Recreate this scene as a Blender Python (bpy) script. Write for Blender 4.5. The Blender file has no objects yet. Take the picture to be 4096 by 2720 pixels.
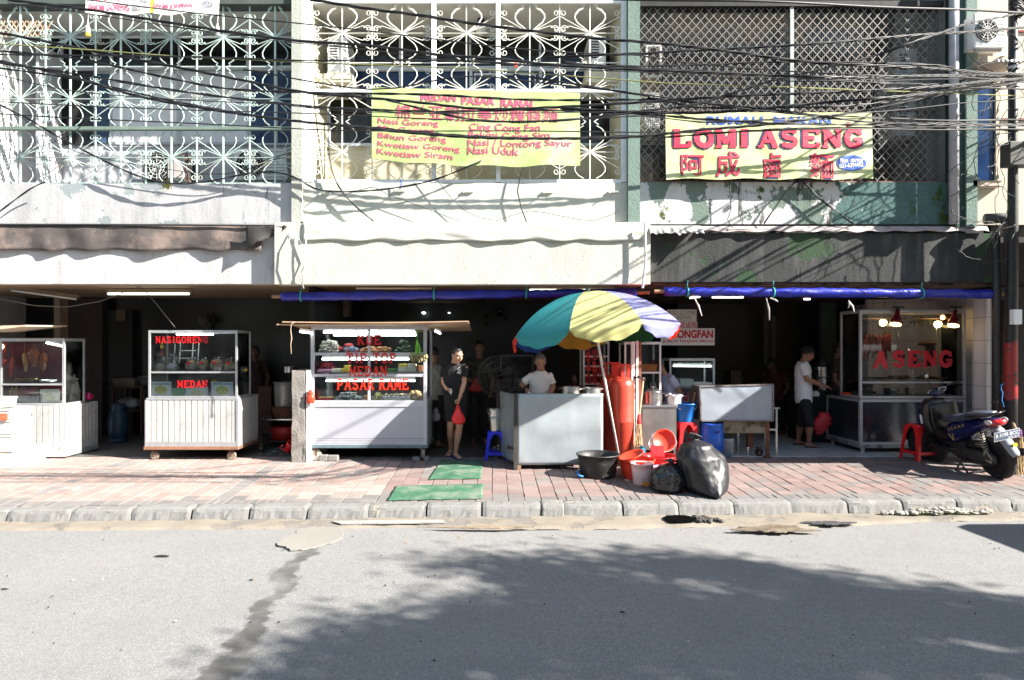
import bpy,math,random
from mathutils import Vector,Matrix,noise as mnoise
R=math.radians
rnd=random.Random(7)
scene=bpy.context.scene
col=scene.collection
F=650.0;CU=492.0;CV=346.0;ZC=1.71
cd=bpy.data.cameras.new("Camera");cam=bpy.data.objects.new("Camera",cd);col.objects.link(cam)
cam.location=(0,0,ZC);cam.rotation_euler=(R(90),0,0)
cd.sensor_width=36;cd.lens=36*F/1024
cd.shift_x=(512-CU)/1024;cd.shift_y=(CV-340)/1024
cd.clip_start=.05;cd.clip_end=2000
scene.camera=cam
SUN=Vector((-1.4,.54,-1.0)).normalized()
w=bpy.data.worlds.new("World");scene.world=w;w.use_nodes=True
nt=w.node_tree;bg=nt.nodes["Background"]
sky=nt.nodes.new("ShaderNodeTexSky");sky.sky_type='NISHITA';sky.sun_disc=False
elev=math.asin(-SUN.z);sky.sun_elevation=elev
sky.sun_rotation=math.atan2(-SUN.x,-SUN.y)
sky.air_density=1.6;sky.dust_density=.5
nt.links.new(sky.outputs[0],bg.inputs[0]);bg.inputs[1].default_value=.055
sd=bpy.data.lights.new("Sun",'SUN');sd.energy=5.0;sd.angle=R(.5);sd.color=(1,.94,.85)
so=bpy.data.objects.new("Sun",sd);col.objects.link(so)
so.rotation_euler=SUN.to_track_quat('-Z','Y').to_euler();so.location=(8,-4,9)
scene.view_settings.view_transform='Standard';scene.view_settings.look='None'
scene.view_settings.exposure=1.95;scene.view_settings.gamma=1
ZN={0:(0,0,2.3057),1:(0,0,6.603),2:(275,0,6.296),3:(612.5,0,5.738),4:(0,212.5,5.974),5:(262.5,262.5,7.38),6:(475,275,6.604),7:(675,275,7.84),8:(800,250,6.272),9:(0,312.5,9.648),10:(412.5,325,10.453)}
def P(u,v,Y):return Vector(((u-CU)*Y/F,Y,ZC+(CV-v)*Y/F))
def Q(k,x,y,Y):
 o=ZN[k];return P(o[0]+x/o[2],o[1]+y/o[2],Y)
def QX(k,x,Y):return Q(k,x,0,Y).x
def QZ(k,y,Y):return Q(k,0,y,Y).z
def gz(Y):return-(10-Y)*.034 if Y<10 else 0.0
ROAD=-.24
def kerbY(X):return 7.31+.039*X
class MB:
 def __init__(s):s.v=[];s.f=[];s.m=[];s.c=[]
 def add(s,vs,fs,m=0,c=None):
  n=len(s.v);s.v+=[tuple(a)for a in vs]
  for f in fs:s.f.append(tuple(i+n for i in f));s.m.append(m);s.c.append(c)
  return s
 def box(s,x0,x1,y0,y1,z0,z1,m=0,c=None):
  vs=[(x,y,z)for z in(z0,z1)for y in(y0,y1)for x in(x0,x1)]
  return s.add(vs,[(0,2,3,1),(4,5,7,6),(0,1,5,4),(2,6,7,3),(0,4,6,2),(1,3,7,5)],m,c)
 def pbox(s,k,x0,y0,x1,y1,Yf,Yb,m=0):
  a=Q(k,x0,y1,Yf);b=Q(k,x1,y0,Yf)
  return s.box(a.x,b.x,Yf,Yb,a.z,b.z,m)
 def bar(s,a,b,w=.03,h=None,m=0,up=(0,0,1)):
  a=Vector(a);b=Vector(b);h=w if h is None else h
  d=(b-a).normalized();up=Vector(up)
  if abs(d.dot(up))>.98:up=Vector((0,1,0))
  r=d.cross(up).normalized();u=r.cross(d)
  vs=[]
  for p in(a,b):
   for i,j in((-1,-1),(1,-1),(1,1),(-1,1)):vs.append(p+r*(i*w/2)+u*(j*h/2))
  return s.add(vs,[(3,2,1,0),(4,5,6,7),(0,1,5,4),(1,2,6,5),(2,3,7,6),(3,0,4,7)],m)
 def tube(s,pts,r,n=6,m=0,caps=True):
  pts=[Vector(p)for p in pts];L=len(pts);rs=r if isinstance(r,(list,tuple))else[r]*L
  vs=[];prev=None
  for i,p in enumerate(pts):
   d=(pts[min(i+1,L-1)]-pts[max(i-1,0)])
   if d.length<1e-9:d=Vector((0,0,1))
   d.normalize()
   if prev is None:
    up=Vector((0,0,1))if abs(d.z)<.9 else Vector((0,1,0))
    a=d.cross(up).normalized()
   else:
    a=prev-d*prev.dot(d)
    if a.length<1e-6:a=d.orthogonal()
    a.normalize()
   prev=a;b=d.cross(a)
   for k in range(n):
    t=2*math.pi*k/n;vs.append(p+(a*math.cos(t)+b*math.sin(t))*rs[i])
  fs=[(i*n+k,i*n+(k+1)%n,(i+1)*n+(k+1)%n,(i+1)*n+k)for i in range(L-1)for k in range(n)]
  if caps:fs+=[tuple(range(n-1,-1,-1)),tuple((L-1)*n+k for k in range(n))]
  return s.add(vs,fs,m)
 def lathe(s,prof,c=(0,0,0),n=20,m=0,sx=1,sy=1,axis=None,wob=0):
  c=Vector(c);vs=[];M3=None
  if axis is not None:M3=Vector(axis).to_track_quat('Z','Y').to_matrix()
  for r,z in prof:
   for k in range(n):
    t=2*math.pi*k/n
    rr=r*(1+wob*math.sin(5*t+z*9))
    p=Vector((rr*math.cos(t)*sx,rr*math.sin(t)*sy,z))
    vs.append(c+(M3@p if M3 else p))
  L=len(prof)
  fs=[(i*n+k,i*n+(k+1)%n,(i+1)*n+(k+1)%n,(i+1)*n+k)for i in range(L-1)for k in range(n)]
  if prof[0][0]>1e-5:fs.append(tuple(range(n-1,-1,-1)))
  if prof[-1][0]>1e-5:fs.append(tuple((L-1)*n+k for k in range(n)))
  return s.add(vs,fs,m)
 def ell(s,c,rx,ry,rz,n=14,k=9,m=0,rot=None,lump=0,seed=0):
  c=Vector(c);vs=[]
  for i in range(k+1):
   a=math.pi*i/k
   for j in range(n):
    t=2*math.pi*j/n
    d=Vector((math.sin(a)*math.cos(t),math.sin(a)*math.sin(t),math.cos(a)))
    q=1+(lump*mnoise.noise(d*2.3+Vector((seed,seed*1.7,0)))if lump else 0)
    p=Vector((d.x*rx*q,d.y*ry*q,d.z*rz*q))
    if rot is not None:p=rot@p
    vs.append(c+p)
  fs=[(i*n+j,(i+1)*n+j,(i+1)*n+(j+1)%n,i*n+(j+1)%n)for i in range(k)for j in range(n)]
  return s.add(vs,fs,m)
 def loft(s,rings,n=18,m=0):
  vs=[]
  for c,a,b in rings:
   for k in range(n):
    t=2*math.pi*k/n;vs.append(Vector(c)+Vector(a)*math.cos(t)+Vector(b)*math.sin(t))
  L=len(rings)
  fs=[(i*n+k,i*n+(k+1)%n,(i+1)*n+(k+1)%n,(i+1)*n+k)for i in range(L-1)for k in range(n)]
  fs+=[tuple(range(n-1,-1,-1)),tuple((L-1)*n+k for k in range(n))]
  return s.add(vs,fs,m)
 def prism(s,pts,ext,m=0):
  pts=[Vector(p)for p in pts];e=Vector(ext);n=len(pts)
  fs=[tuple(range(n)),tuple(range(2*n-1,n-1,-1))]+[(i,i+n,(i+1)%n+n,(i+1)%n)for i in range(n)]
  return s.add(pts+[p+e for p in pts],fs,m)
 def grid(s,nu,nv,fn,m=0):
  vs=[fn(i/nu,j/nv)for j in range(nv+1)for i in range(nu+1)]
  fs=[(j*(nu+1)+i,j*(nu+1)+i+1,(j+1)*(nu+1)+i+1,(j+1)*(nu+1)+i)for j in range(nv)for i in range(nu)]
  return s.add(vs,fs,m)
 def build(s,name,mats,parent=None,smooth=False,bevel=0,solid=0,label=None,base=None):
  if not isinstance(mats,(list,tuple)):mats=[mats]
  if parent is not None:o3=ORG[parent]
  elif base is not None:o3=Vector(base)
  else:
   xs=[a[0]for a in s.v];ys=[a[1]for a in s.v];zs=[a[2]for a in s.v]
   o3=Vector(((min(xs)+max(xs))/2,(min(ys)+max(ys))/2,min(zs)))
  me=bpy.data.meshes.new(name)
  me.from_pydata([(a[0]-o3.x,a[1]-o3.y,a[2]-o3.z)for a in s.v],[],s.f)
  for mm in mats:me.materials.append(mm)
  me.polygons.foreach_set('material_index',s.m)
  if smooth:me.polygons.foreach_set('use_smooth',[True]*len(s.f))
  if any(c is not None for c in s.c):
   ca=me.color_attributes.new('tint','FLOAT_COLOR','CORNER');k=0;buf=[]
   for p,c in zip(me.polygons,s.c):
    cc=c or(1,1,1);buf+=list(cc[:3])+[1]
    for _ in range(p.loop_total-1):buf+=list(cc[:3])+[1]
   ca.data.foreach_set('color',buf)
  me.update()
  o=bpy.data.objects.new(name,me);col.objects.link(o)
  if parent is not None:o.parent=parent;ORG[o]=o3
  else:o.location=o3;ORG[o]=o3
  if solid:md=o.modifiers.new('Solid','SOLIDIFY');md.thickness=solid;md.offset=0
  if bevel:
   md=o.modifiers.new('Bevel','BEVEL');md.width=bevel;md.segments=2;md.limit_method='ANGLE';md.angle_limit=R(40)
  if label:o['label']=label
  return o
ORG={}
def tag(o,label,cat,group=None):
 o['label']=label;o['category']=cat
 if group:o['group']=group
 return o
def thing(name,label,cat,loc,group=None,local=False,rot=0):
 o=bpy.data.objects.new(name,None);col.objects.link(o);o.location=loc;o.empty_display_size=.1
 ORG[o]=Vector((0,0,0))if local else Vector(loc)
 if rot:o.rotation_euler=(0,0,rot)
 return tag(o,label,cat,group)
def struct(o,kind='structure'):o['kind']=kind;return o
def kids(o):return[c for c in col.objects if c.parent==o]
def dup(o,loc,label=None,rot=None,parent=None):
 c=o.copy();col.objects.link(c)
 if parent is None:c.location=loc
 else:c.parent=parent
 if label:c['label']=label
 if rot is not None:c.rotation_euler=(0,0,rot)
 for ch in kids(o):dup(ch,None,parent=c)
 return c
MC={}
def newmat(name):
 m=bpy.data.materials.new(name);m.use_nodes=True;n=m.node_tree
 return m,n,n.nodes['Principled BSDF']
def nd(n,t,**k):
 x=n.nodes.new(t)
 for a,b in k.items():setattr(x,a,b)
 return x
def coords(n,sc=(1,1,1),rot=(0,0,0)):
 tc=nd(n,'ShaderNodeTexCoord');mp=nd(n,'ShaderNodeMapping');mp.inputs['Scale'].default_value=sc;mp.inputs['Rotation'].default_value=rot
 g=nd(n,'ShaderNodeNewGeometry');n.links.new(g.outputs['Position'],mp.inputs[0]);n.nodes.remove(tc)
 return mp.outputs[0]
def ocoords(n,sc=(1,1,1)):
 tc=nd(n,'ShaderNodeTexCoord');mp=nd(n,'ShaderNodeMapping');mp.inputs['Scale'].default_value=sc
 n.links.new(tc.outputs['Object'],mp.inputs[0]);return mp.outputs[0]
def noise_(n,vec,scale,detail=5,rough=.6):
 t=nd(n,'ShaderNodeTexNoise');t.inputs['Scale'].default_value=scale;t.inputs['Detail'].default_value=detail;t.inputs['Roughness'].default_value=rough
 n.links.new(vec,t.inputs['Vector']);return t.outputs[0]
def ramp(n,val,a,b,ca=(0,0,0),cb=(1,1,1)):
 r=nd(n,'ShaderNodeValToRGB');r.color_ramp.elements[0].position=a;r.color_ramp.elements[1].position=b
 r.color_ramp.elements[0].color=(*ca,1);r.color_ramp.elements[1].color=(*cb,1);n.links.new(val,r.inputs[0]);return r.outputs[0]
def mix(n,fac,a,b,mode='MIX'):
 x=nd(n,'ShaderNodeMix',data_type='RGBA',blend_type=mode)
 for s_,v in((0,fac),(6,a),(7,b)):
  if hasattr(v,'is_linked')or hasattr(v,'links'):n.links.new(v,x.inputs[s_])
  else:x.inputs[s_].default_value=v if s_==0 else(*v,1)
 return x.outputs[2]
def bump(n,bs,h,st=.3,dist=.01):
 b=nd(n,'ShaderNodeBump');b.inputs['Strength'].default_value=st;b.inputs['Distance'].default_value=dist
 n.links.new(h,b.inputs['Height']);n.links.new(b.outputs[0],bs.inputs['Normal'])
def M(name,c,rough=.6,metal=0,var=.25,scale=6,bmp=0,dirt=None,dscale=2.5,dthr=.55,emit=0,spec=None,coat=0,sss=0,bscale=None,obj=True):
 """base colour with uneven wear, optional dirt colour breaking through"""
 if name in MC:return MC[name]
 m,n,b=newmat(name);MC[name]=m
 vec=ocoords(n)if obj else coords(n)
 base=mix(n,ramp(n,noise_(n,vec,scale),.3,.7),tuple(x*(1-var)for x in c),tuple(min(1,x*(1+var*.35))for x in c))
 if dirt:base=mix(n,ramp(n,noise_(n,vec,dscale,8,.7),dthr,dthr+.13),base,dirt)
 n.links.new(base,b.inputs['Base Color']);b.inputs['Roughness'].default_value=rough;b.inputs['Metallic'].default_value=metal
 rr=nd(n,'ShaderNodeMapRange');rr.inputs[3].default_value=max(.02,rough-.1);rr.inputs[4].default_value=min(1,rough+.15)
 n.links.new(noise_(n,vec,scale*2.3),rr.inputs[0]);n.links.new(rr.outputs[0],b.inputs['Roughness'])
 if bmp:bump(n,b,noise_(n,vec,bscale or scale*6,6),bmp,.01)
 if emit:b.inputs['Emission Color'].default_value=(*c,1);b.inputs['Emission Strength'].default_value=emit
 if spec is not None:b.inputs['Specular IOR Level'].default_value=spec
 if coat:b.inputs['Coat Weight'].default_value=coat;b.inputs['Coat Roughness'].default_value=.08
 if sss:b.inputs['Subsurface Weight'].default_value=sss;b.inputs['Subsurface Radius'].default_value=(.02,.008,.004);b.inputs['Subsurface Scale'].default_value=.5
 return m
def glass(name,tint=(.93,.96,.96),alpha=.05,rough=.03):
 if name in MC:return MC[name]
 m,n,b=newmat(name);MC[name]=m
 out=n.nodes['Material Output'];tr=nd(n,'ShaderNodeBsdfTransparent');tr.inputs[0].default_value=(*tint,1)
 gl=nd(n,'ShaderNodeBsdfGlossy');gl.inputs['Roughness'].default_value=rough
 df=nd(n,'ShaderNodeBsdfDiffuse');df.inputs[0].default_value=(.5,.52,.55,1)
 fr=nd(n,'ShaderNodeFresnel');fr.inputs[0].default_value=1.45
 mx=nd(n,'ShaderNodeMixShader');mx2=nd(n,'ShaderNodeMixShader')
 dn=ramp(n,noise_(n,ocoords(n),3,6),.4,.9,(0,0,0),(alpha,alpha,alpha))
 n.links.new(fr.outputs[0],mx.inputs[0]);n.links.new(tr.outputs[0],mx.inputs[1]);n.links.new(gl.outputs[0],mx.inputs[2])
 n.links.new(dn,mx2.inputs[0]);n.links.new(mx.outputs[0],mx2.inputs[1]);n.links.new(df.outputs[0],mx2.inputs[2])
 n.links.new(mx2.outputs[0],out.inputs[0]);n.nodes.remove(b);return m
def wall(name,c,stain,patch=None,pthr=.6,pscale=1.6,streak=.5,dark=(.03,.03,.03),dthr=.68,bmp=.4,moss=None,rough=.85,rightgreen=None,dk=.85):
 """weathered plaster: streaky stains, peeled patches, dark cracks, moss"""
 if name in MC:return MC[name]
 m,n,b=newmat(name);MC[name]=m
 v=coords(n);vs=coords(n,(1,1,.18))
 cur=mix(n,ramp(n,noise_(n,v,1.3,8),.3,.75),c,tuple(x*.86 for x in c))
 cur=mix(n,ramp(n,noise_(n,vs,5,8,.7),.48,.85,(0,0,0),(streak,)*3),cur,stain)
 h=noise_(n,v,28,8,.7)
 if patch:
  pm=ramp(n,noise_(n,v,pscale,9,.62),pthr,pthr+.012);cur=mix(n,pm,cur,patch)
 if rightgreen:
  sx=nd(n,'ShaderNodeSeparateXYZ');n.links.new(v,sx.inputs[0])
  mr=nd(n,'ShaderNodeMapRange');mr.inputs[1].default_value=rightgreen[0];mr.inputs[2].default_value=rightgreen[1];n.links.new(sx.outputs[0],mr.inputs[0])
  ad=nd(n,'ShaderNodeMath',operation='ADD');n.links.new(mr.outputs[0],ad.inputs[0]);n.links.new(noise_(n,v,3,8,.6),ad.inputs[1])
  cur=mix(n,ramp(n,ad.outputs[0],.93,.95),cur,rightgreen[2])
 if dark:cur=mix(n,ramp(n,noise_(n,vs,4.5,12,.75),dthr,dthr+.05,(0,0,0),(dk,)*3),cur,dark)
 if moss:cur=mix(n,ramp(n,noise_(n,v,2.2,9,.72),moss[1],moss[1]+.05),cur,moss[0])
 n.links.new(cur,b.inputs['Base Color']);b.inputs['Roughness'].default_value=rough;b.inputs['Specular IOR Level'].default_value=.25
 if patch:
  ad=nd(n,'ShaderNodeMath',operation='MULTIPLY_ADD');n.links.new(pm,ad.inputs[0]);ad.inputs[1].default_value=-.6;n.links.new(h,ad.inputs[2]);h=ad.outputs[0]
 bump(n,b,h,bmp,.012);return m
ALU=M('aluminium',(.52,.53,.55),.35,.55,.15,12)
ALUW=M('white_aluminium',(.50,.51,.56),.4,.15,.1,9)
STEEL=M('stainless',(.62,.62,.62),.22,.95,.2,7)
GALV=M('galvanised',(.40,.45,.48),.45,.35,.18,3,dirt=(.27,.29,.30),dscale=5,dthr=.58)
BLACK=M('black_plastic',(.015,.015,.017),.4,0,.3,9)
RUBBER=M('rubber',(.02,.02,.02),.8,0,.3,30,bmp=.3)
RED=M('red_plastic',(.72,.015,.02),.35,0,.15,5)
REDO=M('orange_red_plastic',(.80,.06,.03),.35,0,.12,5)
LETTER=M('red_letter',(.62,.008,.012),.4,0,.15,9)
BLUE=M('blue_plastic',(.01,.10,.55),.35,0,.2,5,dirt=(.05,.18,.6),dthr=.6)
BLUES=M('blue_stool_plastic',(.02,.03,.75),.35,0,.1,5)
WHITEP=M('white_plastic',(.8,.8,.8),.4,0,.1,5)
WOOD=M('raw_wood',(.34,.21,.12),.75,0,.4,14,bmp=.3)
DWOOD=M('dark_wood',(.07,.03,.02),.6,0,.4,10,bmp=.2)
RUST=M('rust_steel',(.16,.07,.04),.8,.2,.5,12,bmp=.4)
GLASS=glass('clear_glass')
TUBE=M('lit_tube',(.92,1,.95),.4,emit=4.5,var=0)
SKIN=M('skin_fair',(.50,.27,.18),.5,0,.08,6,sss=.08)
SKIN2=M('skin_tan',(.33,.16,.095),.5,0,.1,6,sss=.06)
HAIR=M('black_hair',(.010,.008,.007),.5,0,.3,60,bmp=.5)
BCLOTH=M('black_cloth',(.012,.012,.014),.85,0,.3,20,bmp=.15)
WCLOTH=M('white_cloth',(.78,.77,.80),.85,0,.06,6,bmp=.1)
CLEARP=glass('clear_plastic',(.93,.95,.95),.5,.12)
def text2d(txt,off=0.0,sp=1.0):
 cu=bpy.data.curves.new('t','FONT');cu.body=txt;cu.offset=off;cu.resolution_u=3;cu.space_character=sp
 o=bpy.data.objects.new('t',cu);col.objects.link(o);dg=bpy.context.evaluated_depsgraph_get();dg.update()
 me=o.evaluated_get(dg).to_mesh()
 vs=[(v.co.x,v.co.y)for v in me.vertices];fs=[tuple(p.vertices)for p in me.polygons]
 o.evaluated_get(dg).to_mesh_clear();bpy.data.objects.remove(o);bpy.data.curves.remove(cu)
 return vs,fs
def fit(mb,txt,x0,x1,z0,z1,y,m=0,off=.02,sp=1.0,fn=None,slab=False,rot=0,fat=1.0):
 """flat lettering filling the rectangle, facing the street"""
 vs,fs=slab2d(txt,fat)if slab else text2d(txt,off,sp)
 if not vs:return
 a=min(v[0]for v in vs);b=max(v[0]for v in vs);c=min(v[1]for v in vs);d=max(v[1]for v in vs)
 out=[]
 for v in vs:
  X=x0+(v[0]-a)/(b-a)*(x1-x0);Z=z0+(v[1]-c)/(d-c)*(z1-z0)
  yy=y-(v[2]if len(v)>2 else 0)
  out.append(fn(X,Z,yy)if fn else(X,yy,Z))
 mb.add(out,fs,m)
def arc(cx,cy,rx,ry,a0,a1,n=7):return[(cx+rx*math.cos(R(a0+(a1-a0)*i/n)),cy+ry*math.sin(R(a0+(a1-a0)*i/n)))for i in range(n+1)]
TH=.24;TN=.15
G={'A':[([(.14,.06),(.5,.98)],TN,1),([(.5,.98),(.86,.06)],TH,2),([(.28,.35),(.75,.35)],TN,0)],'B':[([(.2,.06),(.2,.94)],TH,3),([(.2,.92),(.5,.92)]+arc(.5,.72,.25,.2,90,-90)+[(.2,.52)],TN,0),([(.5,.52)]+arc(.55,.3,.28,.22,90,-90)+[(.2,.08)],TN,0)],'C':[(arc(.52,.5,.36,.43,45,315,12),.2,0),([(.8,.62),(.8,.95)],TN,0)],'D':[([(.2,.06),(.2,.94)],TH,3),([(.2,.92),(.45,.92)]+arc(.45,.5,.4,.42,90,-90,9)+[(.2,.08)],.2,0)],'E':[([(.22,.06),(.22,.94)],TH,3),([(.1,.93),(.88,.93)],TN,0),([(.88,.99),(.88,.72)],TN,0),([(.22,.5),(.62,.5)],TN,0),([(.62,.62),(.62,.38)],.12,0),([(.1,.07),(.88,.07)],TN,0),([(.88,.01),(.88,.3)],TN,0)],'G':[(arc(.5,.5,.36,.43,50,340,12),.2,0),([(.82,.64),(.82,.97)],.12,0),([(.52,.42),(.96,.42)],.13,0),([(.78,.42),(.78,.04)],TH*.8,0)],'I':[([(.5,.06),(.5,.94)],TH,3)],'K':[([(.2,.06),(.2,.94)],TH,3),([(.3,.45),(.78,.94)],TN,4),([(.42,.58),(.82,.06)],TH,2)],'L':[([(.25,.06),(.25,.94)],TH,3),([(.1,.07),(.88,.07)],TN,0),([(.88,.01),(.88,.36)],TN,0)],'M':[([(.14,.06),(.14,.94)],TN,3),([(.14,.94),(.5,.25)],TH*.85,0),([(.5,.25),(.84,.94)],TN,0),([(.84,.06),(.84,.94)],TH,3)],'N':[([(.16,.06),(.16,.94)],TN,3),([(.14,.94),(.84,.08)],TH,0),([(.84,.06),(.84,.94)],TN,4)],'O':[(arc(.5,.5,.37,.43,0,360,16),.21,0)],'P':[([(.22,.06),(.22,.94)],TH,3),([(.22,.92),(.52,.92)]+arc(.52,.69,.28,.23,90,-90)+[(.22,.46)],.17,0)],'R':[([(.2,.06),(.2,.94)],TH,3),([(.2,.92),(.5,.92)]+arc(.5,.71,.28,.21,90,-90)+[(.2,.5)],.17,0),([(.5,.5),(.82,.06)],TH,2)],'S':[(arc(.5,.72,.3,.21,30,270,8)+arc(.5,.29,.32,.22,90,-150,8),.19,0),([(.8,.74),(.8,.97)],.10,0),([(.16,.04),(.16,.26)],.10,0)],'T':[([(.5,.06),(.5,.94)],TH,1),([(.08,.93),(.92,.93)],TN,0),([(.1,.99),(.1,.68)],.12,0),([(.9,.99),(.9,.68)],.12,0)],'U':[([(.2,.94),(.2,.35)]+arc(.5,.32,.3,.26,180,360)+[(.8,.94)],.2,0),([(.06,.95),(.34,.95)],.09,0),([(.68,.95),(.94,.95)],.09,0)]}
def slab2d(txt,fat=1.0):
 vs=[];fs=[];x=0;k=[0]
 def seg(a,b,w,ext=0):
  dx,dy=b[0]-a[0],b[1]-a[1];L=math.hypot(dx,dy)or 1;nx,ny=-dy/L*w*fat/2,dx/L*w*fat/2
  ex,ey=dx/L*ext,dy/L*ext;n=len(vs);k[0]+=1;z=.00012*(k[0]%24)
  for p,q,s in((a,-1,1),(b,1,1),(b,1,-1),(a,-1,-1)):vs.append((x+(p[0]+q*ex+s*nx)*.9,p[1]+q*ey+s*ny,z))
  fs.append((n+3,n+2,n+1,n))
 for ch in txt:
  if ch==' ':x+=.5;continue
  if ch=='I':x-=.17
  for pts,w_,sf in G[ch]:
   for i in range(len(pts)-1):seg(pts[i],pts[i+1],w_,w_*.28 if len(pts)>2 else .0)
   lo,hi=(pts[0],pts[-1])if pts[0][1]<pts[-1][1]else(pts[-1],pts[0])
   if sf in(1,2,3):seg((lo[0]-.17,.05),(lo[0]+.17,.05),.1)
   if sf in(3,4):seg((hi[0]-.17,.95),(hi[0]+.17,.95),.1)
  x+=1.0 if ch not in 'I' else .83
  if ch=='I':pass
 return vs,fs
def asphalt():
 m,n,b=newmat('asphalt');v=coords(n)
 c=mix(n,ramp(n,noise_(n,v,1.1,6),.3,.75),(.27,.27,.275),(.35,.345,.335))
 c=mix(n,ramp(n,noise_(n,coords(n,(.25,1.4,1)),1.6,5),.35,.75,(0,0,0),(.5,)*3),c,(.37,.36,.35))
 c=mix(n,ramp(n,noise_(n,v,95,3,.8),.35,.75,(0,0,0),(1,)*3),tuple([.13]*3),c)
 c=mix(n,ramp(n,noise_(n,v,22,6,.8),.36,.5,(.55,)*3,(0,0,0)),c,(.13,.13,.135))
 vo=nd(n,'ShaderNodeTexVoronoi');vo.inputs['Scale'].default_value=48;n.links.new(v,vo.inputs[0])
 c=mix(n,ramp(n,vo.outputs[0],.06,.22,(.75,)*3,(0,0,0)),c,(.46,.45,.43))
 sx=nd(n,'ShaderNodeSeparateXYZ');n.links.new(v,sx.inputs[0])
 def ma(op,a,b_,c_=None):
  x=nd(n,'ShaderNodeMath',operation=op)
  for i,q in enumerate((a,b_,c_)):
   if q is None:continue
   if isinstance(q,(int,float)):x.inputs[i].default_value=q
   else:n.links.new(q,x.inputs[i])
  return x.outputs[0]
 wob=ma('MULTIPLY',ma('SUBTRACT',noise_(n,v,1.7,5),.5),.65)
 cx=ma('ADD',ma('MULTIPLY_ADD',sx.outputs[1],-.085,-1.27),wob)
 wd=ma('MULTIPLY_ADD',sx.outputs[1],-.022,.29)
 dd=ma('DIVIDE',ma('ABSOLUTE',ma('SUBTRACT',sx.outputs[0],cx),0),wd)
 yy=ma('LESS_THAN',sx.outputs[1],6.25)
 f=ma('MULTIPLY',ramp(n,ma('ADD',dd,ma('MULTIPLY',noise_(n,v,9,6),.8)),.75,1.35,(1,1,1),(0,0,0)),yy)
 f=ma('MULTIPLY',f,ramp(n,noise_(n,v,2.4,4),.34,.58,(.25,)*3,(.9,)*3))
 c=mix(n,f,c,(.07,.068,.066))
 n.links.new(c,b.inputs['Base Color']);b.inputs['Roughness'].default_value=.85;b.inputs['Specular IOR Level'].default_value=.3
 bump(n,b,noise_(n,v,80,4,.8),.55,.006);return m
mb=MB()
mb.grid(40,24,lambda a,b:(-12+24*a,-14+b*21.9+0,ROAD+.012*mnoise.noise(Vector((a*9,b*9,0)))))
struct(mb.build('road',asphalt(),smooth=True,base=(0,0,ROAD)))
mb=MB().box(-400,400,-400,400,-.42,-.40)
struct(mb.build('ground',M('far_ground',(.16,.155,.15),.9,obj=False,scale=.3)))
mb=MB()
for a,b_,c_,d in((-400,-12,-14,7.2),(12,400,-14,7.2),(-400,400,-60,-14)):mb.box(a,b_,c_,d,-.40,ROAD-.02)
struct(mb.build('street',M('far_asphalt',(.17,.17,.17),.9,obj=False,scale=.7)))
GUT=wall('gutter_concrete',(.23,.205,.17),(.20,.15,.10),patch=(.17,.155,.14),pthr=.55,pscale=1.9,dark=(.07,.055,.04),dthr=.62,bmp=.7,dk=.6)
def gut_w(X):
 t=.30+.17*math.exp(-((X-.9)/1.3)**2)+.20*math.exp(-((X-3.3)/.9)**2)
 return t+.045*mnoise.noise(Vector((X*2.2,3,0)))+.02*mnoise.noise(Vector((X*9,1,0)))
mb=MB()
def gutf(a,b):
 X=-9+18*a;Yk=kerbY(X);Y=Yk+.02-b*(gut_w(X)+.02)
 h=.016*mnoise.noise(Vector((X*3,Y*5,2)))+.01*mnoise.noise(Vector((X*11,Y*11,2)))
 return(X,Y,ROAD+.026+h+(-.03 if b>.99 else 0))
mb.grid(260,9,gutf)
struct(mb.build('gutter',GUT,smooth=True,base=(0,7.3,ROAD)))
def flat_patch(name,pts,z,mat,th=.012):
 m_=MB();n=len(pts);m_.prism([(x,y,z)for x,y in pts],(0,0,-th));return m_.build(name,mat)
pp=[]
for i in range(60):
 t=2*math.pi*i/60;r=1+.35*mnoise.noise(Vector((math.cos(t)*1.4,math.sin(t)*1.4,5)))+.12*mnoise.noise(Vector((math.cos(t)*6,math.sin(t)*6,5)))
 pp.append((-1.83+.30*r*math.cos(t)+.05*math.sin(t),6.60+.40*r*math.sin(t)))
a=P(285,553,6.2)
struct(flat_patch('road_patch',pp,ROAD+.016,wall('patch_concrete',(.235,.225,.205),(.22,.21,.195),bmp=.5,dark=(.12,.11,.1),dthr=.62)))
struct(flat_patch('road_rib',[(X,kerbY(X)-.17-.1*s_)for X,s_ in((-1.75,0),(-1.15,0),(-.55,0),(-.5,1),(-1.1,1.1),(-1.62,1.1))],ROAD+.048,M('pale_cement',(.33,.315,.29),.9,bmp=.8,bscale=40)))
mb=MB();hx=2.07;hy=7.17
ring=[]
for i in range(20):
 t=2*math.pi*i/20;r=1+.22*mnoise.noise(Vector((math.cos(t)*2,math.sin(t)*2,1)))
 ring.append((hx+.17*r*math.cos(t),hy+.16*r*math.sin(t)))
mb.prism([(x,y,ROAD+.046)for x,y in ring],(0,0,-.004))
struct(mb.build('drain_hole',M('pit_black',(.004,.004,.004),1,var=.2,spec=0)))
mb=MB()
for i in range(16):
 mb.ell((hx+.27+rnd.uniform(-.1,.16),hy-.02+rnd.uniform(-.09,.12),ROAD+.045),rnd.uniform(.02,.05),rnd.uniform(.02,.04),rnd.uniform(.015,.03),8,5,lump=.6,seed=i)
struct(mb.build('rubble',M('wet_tar',(.05,.045,.04),.6,bmp=.6),smooth=False))
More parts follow.
